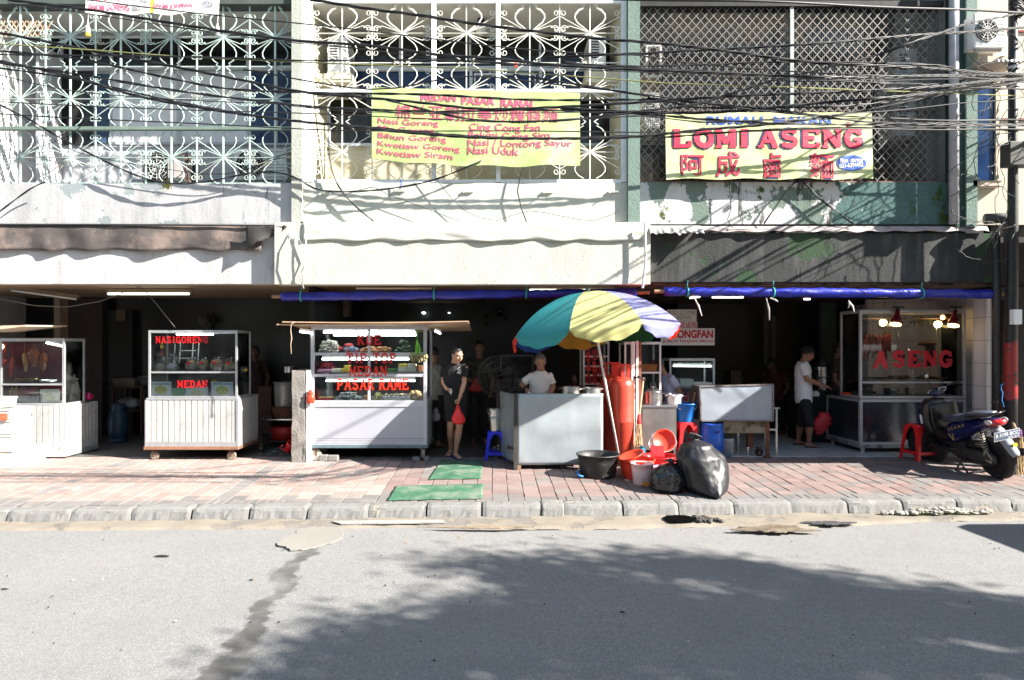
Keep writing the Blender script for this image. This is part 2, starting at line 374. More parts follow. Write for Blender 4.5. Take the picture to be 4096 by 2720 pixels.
def puddle(name,cx,cy,rx,ry,mat,s=0):
 pts=[]
 for i in range(90):
  t=2*math.pi*i/90;r=1+.9*mnoise.noise(Vector((math.cos(t)*1.5+s,math.sin(t)*1.5,s)))+.35*mnoise.noise(Vector((math.cos(t)*6+s,math.sin(t)*6,s)))
  pts.append((cx+rx*r*math.cos(t),cy+ry*r*math.sin(t)))
 m_=MB();m_.prism([(x,y,ROAD+.047)for x,y in pts],(0,0,-.01));return struct(m_.build(name,mat))
MUD=M('muddy_water',(.20,.16,.12),.25,var=.5,scale=8,dirt=(.24,.2,.16),dthr=.5)
puddle('puddle',2.95,6.78,.36,.10,MUD,1);puddle('puddle',3.6,7.02,.25,.06,M('wet_grey',(.10,.10,.11),.08),2);puddle('puddle',-.1,6.84,.5,.035,M('mud',(.24,.18,.12),.7,var=.4,dirt=(.28,.26,.23),dthr=.5),3)
mb=MB();r2=random.Random(3)
for i in range(60):
 X=5.15+r2.gauss(0,.28);mb.ell((X,kerbY(X)-.05-r2.random()*.07,ROAD+.05+.05*r2.random()*math.exp(-((X-5.15)/.35)**2)),.055,.045,.022,8,5,lump=.7,seed=i)
struct(mb.build('cement_lumps',M('lump_cement',(.27,.26,.235),.9,bmp=.8,dirt=(.2,.2,.18))))
mb=MB()
for i in range(160):
 X=5.15+r2.gauss(0,.3);y=kerbY(X)-.12-r2.random()*.03;h=r2.uniform(.015,.04);d=r2.uniform(-.02,.02)
 mb.add([(X-.002,y,ROAD+.03),(X+.002,y,ROAD+.03),(X+d,y-.01,ROAD+.03+h)],[(0,1,2)])
o=mb.build('weeds',M('weed_green',(.10,.16,.03),.8));struct(o,'stuff')
mb=MB()
for i in range(110):
 X=r2.uniform(-4.5,5);Y=r2.uniform(3.7,6.9);s_=r2.uniform(.004,.011);a=r2.random()*6
 mb.ell((X,Y,ROAD+.012),s_,s_*.7,s_*.5,6,4,m=r2.choice((0,0,0,1,2)))
struct(mb.build('road_litter',[M('grit_dark',(.06,.05,.045),.9),M('leaf_orange',(.5,.2,.03),.8),M('scrap_pale',(.55,.53,.5),.8)]),'stuff')
mb=MB()
for(x,y,rx,ry)in((-3.05,6.02,.075,.022),(-2.0,5.4,.02,.008),(.95,4.75,.022,.009),(-3.9,5.2,.03,.008)):
 mb.ell((x,y,ROAD+.008),rx,ry,.006,10,4,lump=.5,seed=x)
struct(mb.build('tar_spots',M('tar',(.035,.033,.033),.6)),'stuff')
KM=wall('kerb_concrete',(.20,.20,.195),(.09,.09,.092),patch=(.25,.23,.20),pthr=.60,pscale=2.6,dark=(.04,.038,.036),dthr=.60,bmp=.6)
mb=MB();X=-8.6;r2=random.Random(5);i=0
while X<8.9:
 L=.655+r2.uniform(-.02,.02)-(.4 if i==14 else 0);g=.004+.018*r2.random()*(i%4==0)
 dz=r2.uniform(-.006,.006);dy=r2.uniform(-.012,.012)
 def kf(a,b,X=X,L=L,dz=dz,dy=dy,g=g):
  xx=X+g+(L-2*g)*a;y0=kerbY(xx)+dy;top=gz(y0+.15)+dz
  ed=.008*max(0,abs(a-.5)*2-.86)/.14
  q=((.0,ROAD-.05),(.006,ROAD+.03),(.03,top-.045),(.045,top-.018),(.07,top-.003),(.13,top),(.22,top))[int(round(b*6))]
  nz=.014*mnoise.noise(Vector((xx*7,b*6,i)))+.010*mnoise.noise(Vector((xx*23,b*9,i)))
  return(xx,y0+q[0]+nz+ed,q[1]+(nz*.5 if 1<b*6<6 else 0)-ed)
 mb.grid(14,6,kf);s=len(mb.v)-15*7
 mb.f.append(tuple(s+15*j for j in range(7)));mb.m.append(0);mb.c.append(None)
 mb.f.append(tuple(s+14+15*j for j in range(6,-1,-1)));mb.m.append(0);mb.c.append(None)
 X+=L;i+=1
struct(mb.build('kerb',KM,base=(0,7.3,ROAD)))
mb=MB();mb.grid(60,2,lambda a,b:(-9+18*a,kerbY(-9+18*a)+.05+.4*b,gz(7.4)-.03-(.25 if b==0 else 0)))
struct(mb.build('kerb_bed',M('bed_dark',(.06,.055,.05),1)))
def paver():
 m,n,b=newmat('pavers');v=coords(n);a=nd(n,'ShaderNodeVertexColor',layer_name='tint')
 c=mix(n,ramp(n,noise_(n,v,3,6),.25,.75),a.outputs[0],(.9,.9,.9),'MULTIPLY')
 c=mix(n,ramp(n,noise_(n,coords(n,(.35,1,1)),3,8,.7),.45,.75,(0,0,0),(.75,)*3),c,(.25,.225,.215))
 c=mix(n,ramp(n,noise_(n,v,2.3,9,.75),.54,.72,(0,0,0),(.7,)*3),c,(.13,.11,.105))
 c=mix(n,ramp(n,noise_(n,v,90,2,.8),.3,.6,(.35,)*3,(0,0,0)),c,(.12,.1,.1))
 sx=nd(n,'ShaderNodeSeparateXYZ');n.links.new(v,sx.inputs[0])
 n.links.new(c,b.inputs['Base Color']);b.inputs['Roughness'].default_value=.8;bump(n,b,noise_(n,v,60,5,.8),.5,.005);return m
mb=MB();r2=random.Random(11);PW=.192
ny=15
for j in range(ny):
 Ya=7.50+j*PW
 for i in range(-44,46):
  X=i*PW+(.0 if j else 0)+.004*r2.uniform(-1,1)
  ys=kerbY(X)+.215+j*(10.02-kerbY(X)-.215)/ny;ye=kerbY(X)+.215+(j+1)*(10.02-kerbY(X)-.215)/ny
  g=.0035;half=j==0 and r2.random()<.45
  v=r2.uniform(.8,1.1)
  if X>3.2:cc=(.24,.165,.15)if r2.random()<.8 else(.16,.14,.135)
  else:cc=(.24,.165,.15)if r2.random()<.85 else(.19,.165,.155)
  if X<-1.5:cc=(.37,.265,.235)if r2.random()<.8 else(.30,.27,.25)
  if j==0 or(j==1 and r2.random()<.25)or(X>5 and r2.random()<.3):cc=(.17,.165,.16)
  if i%12==7 and r2.random()<.7 and X<1:cc=(.22,.205,.2)
  cc=tuple(q*v for q in cc)
  for(xa,xb)in(((X,X+PW/2),(X+PW/2,X+PW))if half else((X,X+PW),)):
   dz=r2.uniform(-.003,.003);t1=r2.uniform(-.003,.003);gy=.0012
   x0,x1,y0,y1=xa+g,xb-g,ys+gy,ye-gy;bv=.004
   z=[gz(y0)+dz-t1,gz(y0)+dz+t1,gz(y1)+dz+t1,gz(y1)+dz-t1]
   top=[(x0+bv,y0+bv/2,z[0]),(x1-bv,y0+bv/2,z[1]),(x1-bv,y1-bv/2,z[2]),(x0+bv,y1-bv/2,z[3])]
   low=[(x0,y0,z[0]-bv),(x1,y0,z[1]-bv),(x1,y1,z[2]-bv),(x0,y1,z[3]-bv)]
   bot=[(p[0],p[1],p[2]-.03)for p in low]
   mb.add(top+low+bot,[(0,1,2,3),(4,5,1,0),(5,6,2,1),(6,7,3,2),(7,4,0,3),(8,9,5,4),(9,10,6,5),(10,11,7,6),(11,8,4,7)],0,cc)
struct(mb.build('pavement',paver(),base=(0,8.8,0)))
mb=MB();mb.grid(60,8,lambda a,b:(-9+18*a,(kerbY(-9+18*a)+.19)*(1-b)+10.2*b,gz((kerbY(-9+18*a)+.19)*(1-b)+10.2*b)-.013))
struct(mb.build('pavement_bed',M('joint_dirt',(.10,.085,.075),1,obj=False)))
def tiles(name,c,g,size,rough=.25,var=.06,off=0.0):
 if name in MC:return MC[name]
 m,n,b=newmat(name);MC[name]=m;v=coords(n)
 br=nd(n,'ShaderNodeTexBrick');br.offset=off;n.links.new(v,br.inputs[0]);br.inputs['Scale'].default_value=1
 br.inputs['Brick Width'].default_value=size[0];br.inputs['Row Height'].default_value=size[1];br.inputs['Mortar Size'].default_value=.004
 br.inputs[1].default_value=(*c,1);br.inputs[2].default_value=(*[q*(1-var)for q in c],1);br.inputs[3].default_value=(*g,1)
 cc=mix(n,ramp(n,noise_(n,v,3,8),.5,.8,(0,0,0),(.4,)*3),br.outputs[0],tuple(q*.6 for q in c))
 n.links.new(cc,b.inputs['Base Color']);b.inputs['Roughness'].default_value=rough;return m
mb=MB().box(.35,7.9,10.03,15.5,-.3,.004)
struct(mb.build('tile_floor',tiles('floor_tiles',(.62,.63,.66),(.2,.2,.2),(.33,.33))))
mb=MB().box(-9.5,.35,10.03,15.5,-.3,0)
struct(mb.build('cement_floor',M('cement_floor',(.09,.085,.08),.7,obj=False,scale=2,bmp=.3)))
YW=9.45
def X_(u,Y=YW):return(u-CU)*Y/F
def Z_(v,Y=YW):return ZC+(CV-v)*Y/F
W_LEFT=wall('plaster_left',(.46,.46,.475),(.17,.185,.20),patch=(.26,.30,.31),pthr=.575,pscale=1.4,streak=.85,dark=(.05,.055,.06),dthr=.615)
W_MID=wall('plaster_mid',(.54,.555,.50),(.30,.33,.30),patch=(.42,.47,.43),pthr=.62,pscale=1.0,streak=.5,dark=(.14,.15,.14),dthr=.67,bmp=.25)
W_CREAM=wall('plaster_cream',(.62,.58,.44),(.50,.46,.34),streak=.3,dark=None,bmp=.15)
W_RIGHT=wall('plaster_right',(.60,.60,.60),(.27,.28,.27),patch=(.15,.20,.17),pthr=.535,pscale=2.3,streak=1.0,dark=(.03,.03,.025),dthr=.57,moss=((.05,.08,.012),.585),rightgreen=(4.3,6.0,(.075,.14,.135)),bmp=.9)
W_BEAML=wall('beam_left',(.53,.52,.53),(.22,.19,.185),streak=.9,dark=(.10,.08,.07),dthr=.63,bmp=.6)
W_BEAMM=wall('beam_mid',(.54,.545,.48),(.28,.28,.24),streak=.7,dark=(.2,.2,.17),dthr=.65,bmp=1.0,dk=.6)
W_BEAMR=wall('beam_right',(.042,.045,.045),(.12,.12,.12),patch=(.035,.065,.035),pthr=.57,pscale=1.2,streak=1.0,dark=(.012,.012,.014),dthr=.58,bmp=.8)
W_COL=wall('column_left',(.42,.43,.39),(.25,.28,.25),streak=.5,dark=(.12,.13,.12),dthr=.66,bmp=.9)
W_COLG=wall('column_green',(.17,.235,.205),(.10,.15,.13),patch=(.36,.38,.36),pthr=.71,pscale=2.2,streak=.6,dark=(.04,.05,.045),dthr=.66,bmp=.9)
W_COLSHADE=wall('column_shaded_side',(.035,.07,.065),(.02,.04,.035),patch=(.5,.48,.46),pthr=.70,pscale=2.4,dark=(.01,.01,.01),bmp=.9)  # peeling green column's side away from the sun, shade put into the colour
W_GREY=wall('back_wall_grey',(.55,.55,.58),(.28,.28,.30),streak=.5,dark=None)
W_NB=wall('plaster_neighbour',(.52,.48,.40),(.40,.36,.30),streak=.5,dark=(.15,.12,.1),dthr=.7)
CEIL=wall('ceiling_board',(.34,.24,.16),(.2,.13,.08),streak=.3,dark=(.05,.03,.02),dthr=.62,bmp=.2)
PANEL=M('door_panel',(.72,.72,.76),.6,var=.08)
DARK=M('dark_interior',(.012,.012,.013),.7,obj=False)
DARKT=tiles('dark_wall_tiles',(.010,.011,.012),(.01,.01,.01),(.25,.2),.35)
BGL=M('blue_window_glass',(.012,.035,.11),.06,var=.5,scale=2)
BLK=M('black_window_glass',(.01,.011,.012),.1,var=.4)
FRW=M('window_frame_paint',(.62,.68,.75),.5)
MINT=M('mint_iron',(.50,.62,.59),.55,.1,.3,5,dirt=(.34,.30,.24),dscale=2,dthr=.54)
CREAMI=M('cream_iron',(.72,.72,.66),.5,0,.12,9)
WHITEI=M('white_iron',(.78,.80,.82),.5,0,.1,5)
TOPZ=Z_(-60)
def bx(mb,u0,v0,u1,v1,ya,yb,m=0,Y=None):
 """box whose front face (at depth ya) spans these picture columns and rows"""
 a=P(u0,v1,ya);b=P(u1,v0,ya);return mb.box(a.x,b.x,ya,yb,a.z,b.z,m)
YB=10.35
bays={}
def shop(name,label):
 t=thing(name,label,'building',(0,YW,0),'shophouses in the terrace');t.location=(0,YW,0);ORG[t]=Vector((0,YW,0));return t
L=shop('shophouse','white stained shophouse bay at the left with mint green iron grille upstairs');L.location.x=-5;ORG[L].x=-5
XL=-9.0;x1=X_(293)
MB().box(XL,x1,YW,YW+.13,Z_(223.8),Z_(183.5)).build('parapet_wall',W_LEFT,L)
MB().box(XL,X_(277.5),YW,YW+.18,Z_(283.8),Z_(223.8)-.003).build('beam',W_BEAML,L)
MB().box(XL,x1+.3,YW+.13,YB+.2,Z_(223.8),Z_(223.8)+.12).build('balcony_floor',W_GREY,L)
MB().box(XL,x1,YW+.2,YB+.3,P(0,32,YB).z,P(0,32,YB).z+.2).build('balcony_ceiling',wall('soffit_pale',(.62,.60,.55),(.45,.43,.4),streak=.3,dark=None,bmp=.1),L)
MB().box(XL,x1,YW-.02,YW+.2,Z_(4.5),Z_(4.5)+.5).build('lintel',M('lintel_dark',(.07,.09,.08),.8,obj=False),L)
MB().box(XL,x1,YB,YB+.15,Z_(223.8)+.12,P(0,32,YB).z).build('back_wall',W_GREY,L)
MB().box(X_(-40),X_(1,9.6),YW+.14,YB,Z_(223)+.12,P(0,32,YB).z).build('side_wall',wall('side_white',(.78,.76,.76),(.6,.58,.58),streak=.4,dark=(.3,.3,.3),dthr=.68,bmp=1),L)
wn=MB();bx(wn,5,37,292,66,YB-.02,YB-.005);wn=wn.build('window',BLK,L)
fr=MB()
for v0,v1 in((65.5,70),(35,37.5)):bx(fr,3,v0,293,v1,YB-.06,YB-.022)
for u in(60,110,178,246):bx(fr,u,37,u+2,65.5,YB-.055,YB-.022)
fr.build('window_frame',W_GREY,wn)
d=MB();bx(d,45,71,92,145,YB-.03,YB-.005);d.build('door_opening',BLK,L)
d=MB();bx(d,94,74,109,143,YB-.025,YB-.006);d.build('curtain',M('blue_curtain',(.05,.09,.16),.9),L)
for i,(a,b)in enumerate(((111.5,176.5),(180.5,246.5))):
 d=MB();bx(d,a,72,b,142,YB-.03,YB-.005);dd=d.build('door_panel',PANEL,L)
 d=MB()
 for q in((a-2,71,a,144),(b,71,b+2,144),(a,71,b,73),(a,142,b,144.5)):bx(d,*q,YB-.05,YB-.032)
 d.build('door_frame',M('grey_frame',(.5,.52,.56),.5),dd)
d=MB();bx(d,251,72,292,143,YB-.03,YB-.005);dd=d.build('window',BGL,L)
d=MB()
for q in((249,71,251,145),(276,71,277.5,143),(251,143,293,145)):bx(d,*q,YB-.05,YB-.032)
d.build('window_frame',W_GREY,dd)
MB().box(X_(45,10),X_(45,10)+.04,9.8,YB,Z_(183),Z_(30)).build('downpipe',W_GREY,L)
CZ=2.615
MB().box(XL,X_(292),YW+.19,12.6,CZ+.02,CZ+.08).build('shop_ceiling',CEIL,L)
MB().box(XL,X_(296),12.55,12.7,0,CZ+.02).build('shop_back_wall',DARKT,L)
c=MB();c.box(Q(4,322,0,11.2).x,Q(4,358,0,11.2).x,11.2,11.42,0,CZ);c.build('post',M('post_brown',(.22,.16,.12),.8),L)
cbt=MB();cbt.box(*(Q(4,a,0,12.3).x for a in(360,610)),12.3,12.5,0,CZ);cbt.build('folding_shutter',M('shutter_dark',(.035,.022,.02),.7),L)
cbt=MB();cbt.box(*(Q(4,a,0,12.4).x for a in(620,790)),12.4,12.52,0,2.4);cbt.build('back_door',M('door_dark',(.008,.008,.009),.7),L)
cbt=MB();cbt.box(Q(4,695,0,12.38).x,Q(4,750,0,12.38).x,12.37,12.39,Q(4,640,645,12.38).z,Q(4,0,580,12.38).z);cbt.build('notice',M('old_paper',(.10,.08,.05),.9),L)
Mi=shop('shophouse','cream white shophouse bay in the middle with white framed scroll grille upstairs')
a0,a1=X_(303.6),X_(627)
MB().box(a0,a1,YW,YW+.13,Z_(222.6),Z_(182.8)).build('parapet_wall',W_MID,Mi)
MB().box(X_(278),X_(650.5,9.3),9.30,YW+.18,Z_(284.2,9.3),Z_(224)).build('beam',W_BEAMM,Mi)
MB().box(a0,a1,YW+.13,YB+.2,Z_(223.8),Z_(223.8)+.12).build('balcony_floor',W_CREAM,Mi)
cz=P(0,33,YB).z
MB().box(a0,a1,YW+.02,YB+.3,cz,cz+.3).build('balcony_ceiling',wall('soffit_mid',(.60,.58,.52),(.5,.48,.42),streak=.2,dark=None,bmp=.1),Mi)
MB().box(a0,a1,YB,YB+.15,Z_(223.8)+.12,cz).build('back_wall',W_CREAM,Mi)
for s_,(a,b)in enumerate(((X_(306),X_(312)),(X_(621),X_(626)))):MB().box(a,b,YW+.06,YB,Z_(223.8)+.12,cz).build('side_wall',W_CREAM,Mi)
q=MB();bx(q,330,37,612,66,YB-.02,YB-.006);q=q.build('window',BLK,Mi)
fr=MB();bx(fr,327,66,613,70.5,YB-.07,YB-.022)
for u in(399,469,539):bx(fr,u,37,u+2,66,YB-.05,YB-.022)
fr.build('window_frame',FRW,q)
q=MB();bx(q,330,71,612,143,YB-.02,YB-.006);q=q.build('window',BGL,Mi)
fr=MB();bx(fr,327,143,613,145.6,YB-.07,YB-.022)
for u,ww in((327,3),(399,2),(469.5,3),(539,3),(610,3)):bx(fr,u,71,u+ww,143,YB-.06,YB-.022)
for u0,u1 in((474,536),):
 bx(fr,u0,73,u1,75,YB-.05,YB-.023);bx(fr,u0,75,u0+1.5,143,YB-.05,YB-.023);bx(fr,u1-1.5,75,u1,143,YB-.05,YB-.023)
fr.build('window_frame',FRW,q)
q=MB();bx(q,332,95,398,143,YB-.03,YB-.021);q.build('dark_pane',BLK,Mi);q=MB();bx(q,542,95,609,143,YB-.03,YB-.021);q.build('dark_pane',BLK,Mi)
for sx0,sx1,yy in((312,360,9.62),(586,621,9.62)):
 q=MB();bx(q,sx0,73.5 if sx0<400 else 71.5,sx1-(8 if sx0<400 else 0),82,yy,YB);q.build('ledge',W_CREAM,Mi)
MB().box(X_(292),X_(650),YW+.19,14,CZ+.02,CZ+.08).build('shop_ceiling',CEIL,Mi)
MB().box(X_(292,12),X_(650,14)+.6,14,14.15,0,CZ+.02).build('shop_back_wall',tiles('mid_wall_tiles',(.025,.028,.03),(.012,.012,.012),(.3,.3),.4),Mi)
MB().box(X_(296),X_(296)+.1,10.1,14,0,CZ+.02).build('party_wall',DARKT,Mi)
MB().box(X_(293),X_(303.4),YW-.07,YW+.35,Z_(224),TOPZ).build('column',W_COL,Mi)
MB().box(X_(627.2),X_(639),YW-.07,YW+.35,Z_(224),TOPZ).build('column',W_COLG,Mi)
Rt=shop('shophouse','peeling green and grey shophouse bay at the right with diamond mesh upstairs');Rt.location.x=5;ORG[Rt].x=5
a0,a1=X_(639.2),X_(953)
MB().box(a0,a1,YW+.01,YW+.14,Z_(224),Z_(182)).build('parapet_wall',W_RIGHT,Rt)
MB().box(X_(650.5),X_(993),YW-.02,YW+.18,Z_(282),Z_(233.5)).build('beam',W_BEAMR,Rt)
MB().box(X_(639),X_(985),YW+.03,YW+.18,Z_(233.4),Z_(224.2)).build('upper_beam',M('soot_black',(.02,.02,.02),.9,obj=False),Rt)
MB().box(a0,a1,YW+.14,YB+.2,Z_(223.8),Z_(223.8)+.12).build('balcony_floor',W_GREY,Rt)
MB().box(a0,a1,YB+.1,YB+.3,Z_(223.8)+.12,TOPZ).build('back_wall',wall('back_soot',(.09,.085,.08),(.05,.045,.04),patch=(.20,.15,.11),pthr=.54,pscale=.9,dark=(.02,.02,.02),dthr=.6),Rt)
q=MB();bx(q,640,6,944,0.5,YW,YW+.2);q.build('lintel',DARK,Rt)
MB().box(X_(933),X_(952.5),YW+.15,YB,Z_(224)+.12,TOPZ).build('side_wall',wall('side_grey',(.30,.30,.29),(.15,.15,.15),dark=(.04,.04,.04),dthr=.6),Rt)
for(u0,v0,u1,v1,cc)in((660,44,800,180,BLK),(806,30,880,108,BLK)):
 q=MB();bx(q,u0,v0,u1,v1,YB+.06,YB+.098);q.build('window',cc,Rt)
q=MB()
for(u0,v0,u1,v1)in((646,45,648,77),(660,45,662,77),(648,45,660,46.5),(648,75,660,77)):bx(q,u0,v0,u1,v1,10.0,10.04)
q.build('shelf_frame',WHITEI,Rt)
MB().box(X_(953),X_(962),YW-.06,YW+.35,Z_(228),TOPZ).build('column',W_COLSHADE,Rt)  # shaded side of the green column, darkened by its material
MB().box(X_(962.1),X_(973),YW-.09,YW+.35,Z_(228),TOPZ).build('column',W_COLG,Rt)
p=MB();p.tube([(X_(949),YW-.1,Z_(225)),(X_(949),YW-.1,TOPZ)],.062,14);p.build('drain_pipe',M('pipe_grey',(.42,.42,.45),.5,obj=False,dirt=(.25,.22,.2)),Rt,smooth=True)
MB().box(X_(650),X_(993)+.25,YW+.19,14,CZ,CZ+.08).build('shop_ceiling',wall('slat_ceiling',(.16,.12,.10),(.06,.04,.03),dark=(.02,.015,.01),dthr=.5),Rt)
MB().box(X_(660,13),X_(1000,14)+.8,14,14.15,0,CZ).build('shop_back_wall',tiles('right_wall_tiles',(.03,.033,.034),(.018,.018,.018),(.2,.2),.4),Rt)
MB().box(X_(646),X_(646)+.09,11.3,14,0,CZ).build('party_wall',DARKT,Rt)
WT=tiles('white_wall_tiles_xz',(.60,.60,.66),(.35,.35,.4),(.2,.28),.25)
def tile_xz(name,c,g,size):
 m,n,b=newmat(name);g_=nd(n,'ShaderNodeNewGeometry');mp=nd(n,'ShaderNodeMapping');mp.inputs['Rotation'].default_value=(R(90),0,0)
 n.links.new(g_.outputs['Position'],mp.inputs[0]);sx=nd(n,'ShaderNodeSeparateXYZ');n.links.new(g_.outputs['Position'],sx.inputs[0])
 ad=nd(n,'ShaderNodeMath',operation='ADD');n.links.new(sx.outputs[0],ad.inputs[0]);n.links.new(sx.outputs[1],ad.inputs[1])
 cb=nd(n,'ShaderNodeCombineXYZ');n.links.new(ad.outputs[0],cb.inputs[0]);n.links.new(sx.outputs[2],cb.inputs[1])
 br=nd(n,'ShaderNodeTexBrick');br.offset=0;n.links.new(cb.outputs[0],br.inputs[0]);br.inputs['Scale'].default_value=1
 br.inputs['Brick Width'].default_value=size[0];br.inputs['Row Height'].default_value=size[1];br.inputs['Mortar Size'].default_value=.004
 br.inputs[1].default_value=(*c,1);br.inputs[2].default_value=(*[q*.95 for q in c],1);br.inputs[3].default_value=(*g,1)
 n.links.new(br.outputs[0],b.inputs['Base Color']);b.inputs['Roughness'].default_value=.25;return m
WT=tile_xz('white_wall_tiles',(.80,.78,.84),(.3,.28,.3),(.215,.36))
MB().box(Q(8,1172,0,10.1).x,Q(8,1217,0,10.1).x,10.1,10.4,0,CZ-.03).build('tiled_pier',WT,Rt)
MB().box(Q(8,1172,0,10.1).x+.1,Q(8,1217,0,10.1).x,10.4,14,0,CZ-.03).build('tiled_side_wall',WT,Rt)
MB().box(Q(8,428,0,12.2).x,8.1,12.2,12.3,0,CZ-.03).build('tiled_partition',WT,Rt)
q=MB().pbox(7,1145,215,1265,690,13.2,13.3);q.build('green_door',M('door_green',(.06,.10,.09),.7),Rt)
q=MB().pbox(7,700,200,735,700,13.6,13.65).pbox(7,755,320,790,700,13.6,13.65);q.build('tile_strip',M('strip_grey',(.10,.10,.10),.6),Rt)
Nb=thing('neighbour_house','beige neighbouring house at the right edge behind the utility pole','building',(8.6,9.6,0))
MB().box(X_(973),14,YW+.05,YW+.3,Z_(224),TOPZ).build('upper_wall',W_NB,Nb)
q=MB();bx(q,974,88,996,180,YW+.0,YW+.045);q=q.build('window',BGL,Nb)
fr=MB();bx(fr,996,78,999,183,YW-.03,YW+.045);bx(fr,973.5,180.5,1004,186,YW-.09,YW+.045);bx(fr,983,56,1024,62,YW-.3,YW+.045);fr.build('window_surround',M('surround',(.5,.42,.34),.8),q)
q=MB()
for v in(30,118,145):bx(q,1003,v,1040,v+1.6,YW+.02,YW+.047)
q.build('red_line',M('line_red',(.25,.03,.02),.8),Nb)
MB().box(X_(996),14,YW+.1,YW+.25,Z_(284),Z_(224)-.003).build('beam',M('soot2',(.03,.028,.027),.9,obj=False),Nb)
MB().box(8.3,14,13,13.1,0,3).build('shop_back_wall',DARKT,Nb)
MB().box(8.0,14,YW+.25,13,CZ+.02,CZ+.1).build('shop_ceiling',DARK,Nb)
MB().box(7.3,16,7.78,YW+.04,3.30,3.34).build('canopy',M('canopy_iron',(.13,.12,.11),.7),Nb)
MB().box(X_(995,9.55),8.1,9.47,9.62,0,CZ-.05).build('pier',M('pier_black',(.025,.022,.02),.8),Nb)
mb=MB().box(7.9,14,10.03,15.5,-.3,-.002);struct(mb.build('neighbour_floor',M('nfloor',(.1,.1,.1),.8)))
o=MB().box(-12,15,YB+.35,15.5,3.0,3.2).build('floor_slab',DARK);tag(o,'concrete floor slab over the shop rooms of the whole terrace','slab')
o=MB().box(-12,15,YW+.02,15.5,TOPZ+.02,TOPZ+2.5).build('upper_storey',W_GREY);tag(o,'plain upper storey of the terrace above the top edge of view','wall')
o=MB().box(14,14.2,YW,15.5,-.3,9).build('end_wall',W_GREY);tag(o,'plain end wall of the terrace beyond the right edge','wall')
mb=MB().box(-12,15,15.5,15.7,-.3,9);o=mb.build('back_boundary_wall',W_GREY);tag(o,'grey rear wall closing the rooms behind the shopfronts','wall')
mb=MB().box(-9.3,-9.0,YW,15.5,-.3,6);o=mb.build('end_wall',W_GREY);tag(o,'plain end wall beyond the left edge of the terrace','wall')
GY=YW+.05
def spiral(cx,cz,r,a0,turns,sgn,n=12):
 return[(cx+r*(1-.62*i/n)*math.cos(a0+sgn*2*math.pi*turns*i/n),cz+r*(1-.62*i/n)*math.sin(a0+sgn*2*math.pi*turns*i/n))for i in range(n+1)]
def curve2(mb,pts,r=.009,y=GY):
 mb.tube([(a,y+.012*(i%2)*0,b)for i,(a,b)in enumerate(pts)],r,5)
VASE=[(.0,0),(.16,.08),(.45,.22),(.82,.38),(1.0,.55),(.98,.68),(.75,.83),(.42,.93),(.55,.97),(.25,1.08)]
def star(mb,x,z,dx,dz,sides=(-1,1),r=.0068,vase=(1,-1),half=1.0):
 for s in sides:
  for t in(-1,1):
   curve2(mb,[(x,z),(x+s*dx*.97,z+t*dz*.56)],r)
   e=(x+s*dx*.86,z+t*dz*.17)
   curve2(mb,[(x,z),(x+s*dx*.35,z+t*dz*.14),(x+s*dx*.68,z+t*dz*.24),e],r)
   curve2(mb,[(x+s*dx*.70,z+t*dz*.245)]+[(x+s*dx*.84+.045*math.cos(a),z+t*dz*.17+t*.035*math.sin(a))for a in[(s>0 and math.pi or 0)-s*k*.7 for k in range(8)]],r)
  curve2(mb,[(x,z),(x+s*dx,z)],r*.8)
 for t in vase:
  for s in(-1,1):curve2(mb,[(x+s*dx*.5*a,z+t*dz*b*.95)for a,b in VASE],r*1.15)
def quat(mb,x,z,r=.045,sides=(-1,1)):
 for s in sides:
  for t in(-1,1):curve2(mb,spiral(x+s*r,z+t*r*1.05,r,math.pi if s>0 else 0,1.15,-t*s),.0062)
def pair(mb,x,z,r=.045,sides=(-1,1),t=1):
 for s in sides:curve2(mb,spiral(x+s*r*1.1,z,r,math.pi if s>0 else 0,1.15,-t*s),.0062)
g=thing('window_grille','weathered mint green wrought iron grille with stars and scrolls on the left upper floor','grille',(-5,GY,Z_(183)))
zb=Z_(183.3);zt=Z_(3)
rows=[Z_(35.4),Z_(97.5),Z_(156.5)];hz=(rows[0]-rows[2])/4
us=[18,43.3,68.2,93.5,119,144,169.8,195.4,221.9,248.5,274,300];us=[u-51 for u in us[:1]]+[-7]+us
for i,u in enumerate(us[:-1]):
 o=MB();x=X_(u);o.bar((x,GY,zb),(x,GY,zt),.026 if i%2==0 else .02,.014,up=(0,1,0));o.build('upright',MINT,g)
mb=MB()
for i,u in enumerate(us[:-1]):
 x=X_(u);dx=(X_(us[i+1])-x)
 if i%2==0:
  for r_ in rows:star(mb,x,r_,dx*.98,hz)
  for s in(-1,1):curve2(mb,[(x+s*dx*.5*a,rows[0]+hz*.9*b)for a,b in VASE],.0085)
 else:
  for r_ in rows:quat(mb,x,r_)
  for r_ in rows:
   for t in(-1,1):pair(mb,x,r_+t*hz*.66,.042,t=t)
mb.build('scrollwork',MINT,g)
mb=MB()
for z,h in((Z_(65),.012),(zb+.01,.03)):mb.bar((XL,GY+.012,z),(X_(293),GY+.012,z),.012,h)
for r_ in rows:mb.bar((XL,GY+.012,r_),(X_(293),GY+.012,r_),.01,.012)
o=MB().bar((XL,GY-.02,Z_(128)),(X_(293),GY-.02,Z_(128)),.07,.045);o.build('middle_rail',M('rail_green',(.16,.22,.19),.7,dirt=(.3,.10,.05),dthr=.6),g)
mb.build('rails',MINT,g)
mb=MB()
for i in range(-3,9):
 a=-2+i*5.3;curve2(mb,[(X_(a),Z_(35)),(X_(a+10),Z_(19))],.009);curve2(mb,[(X_(a+10),Z_(35)),(X_(a),Z_(19))],.009,GY+.01)
o=mb.build('lattice_panel',M('rusty_cream',(.45,.33,.24),.8,dirt=(.25,.1,.04),dthr=.5));tag(o,'rusty cream diamond lattice strip fixed high at the left end of the green grille','lattice')
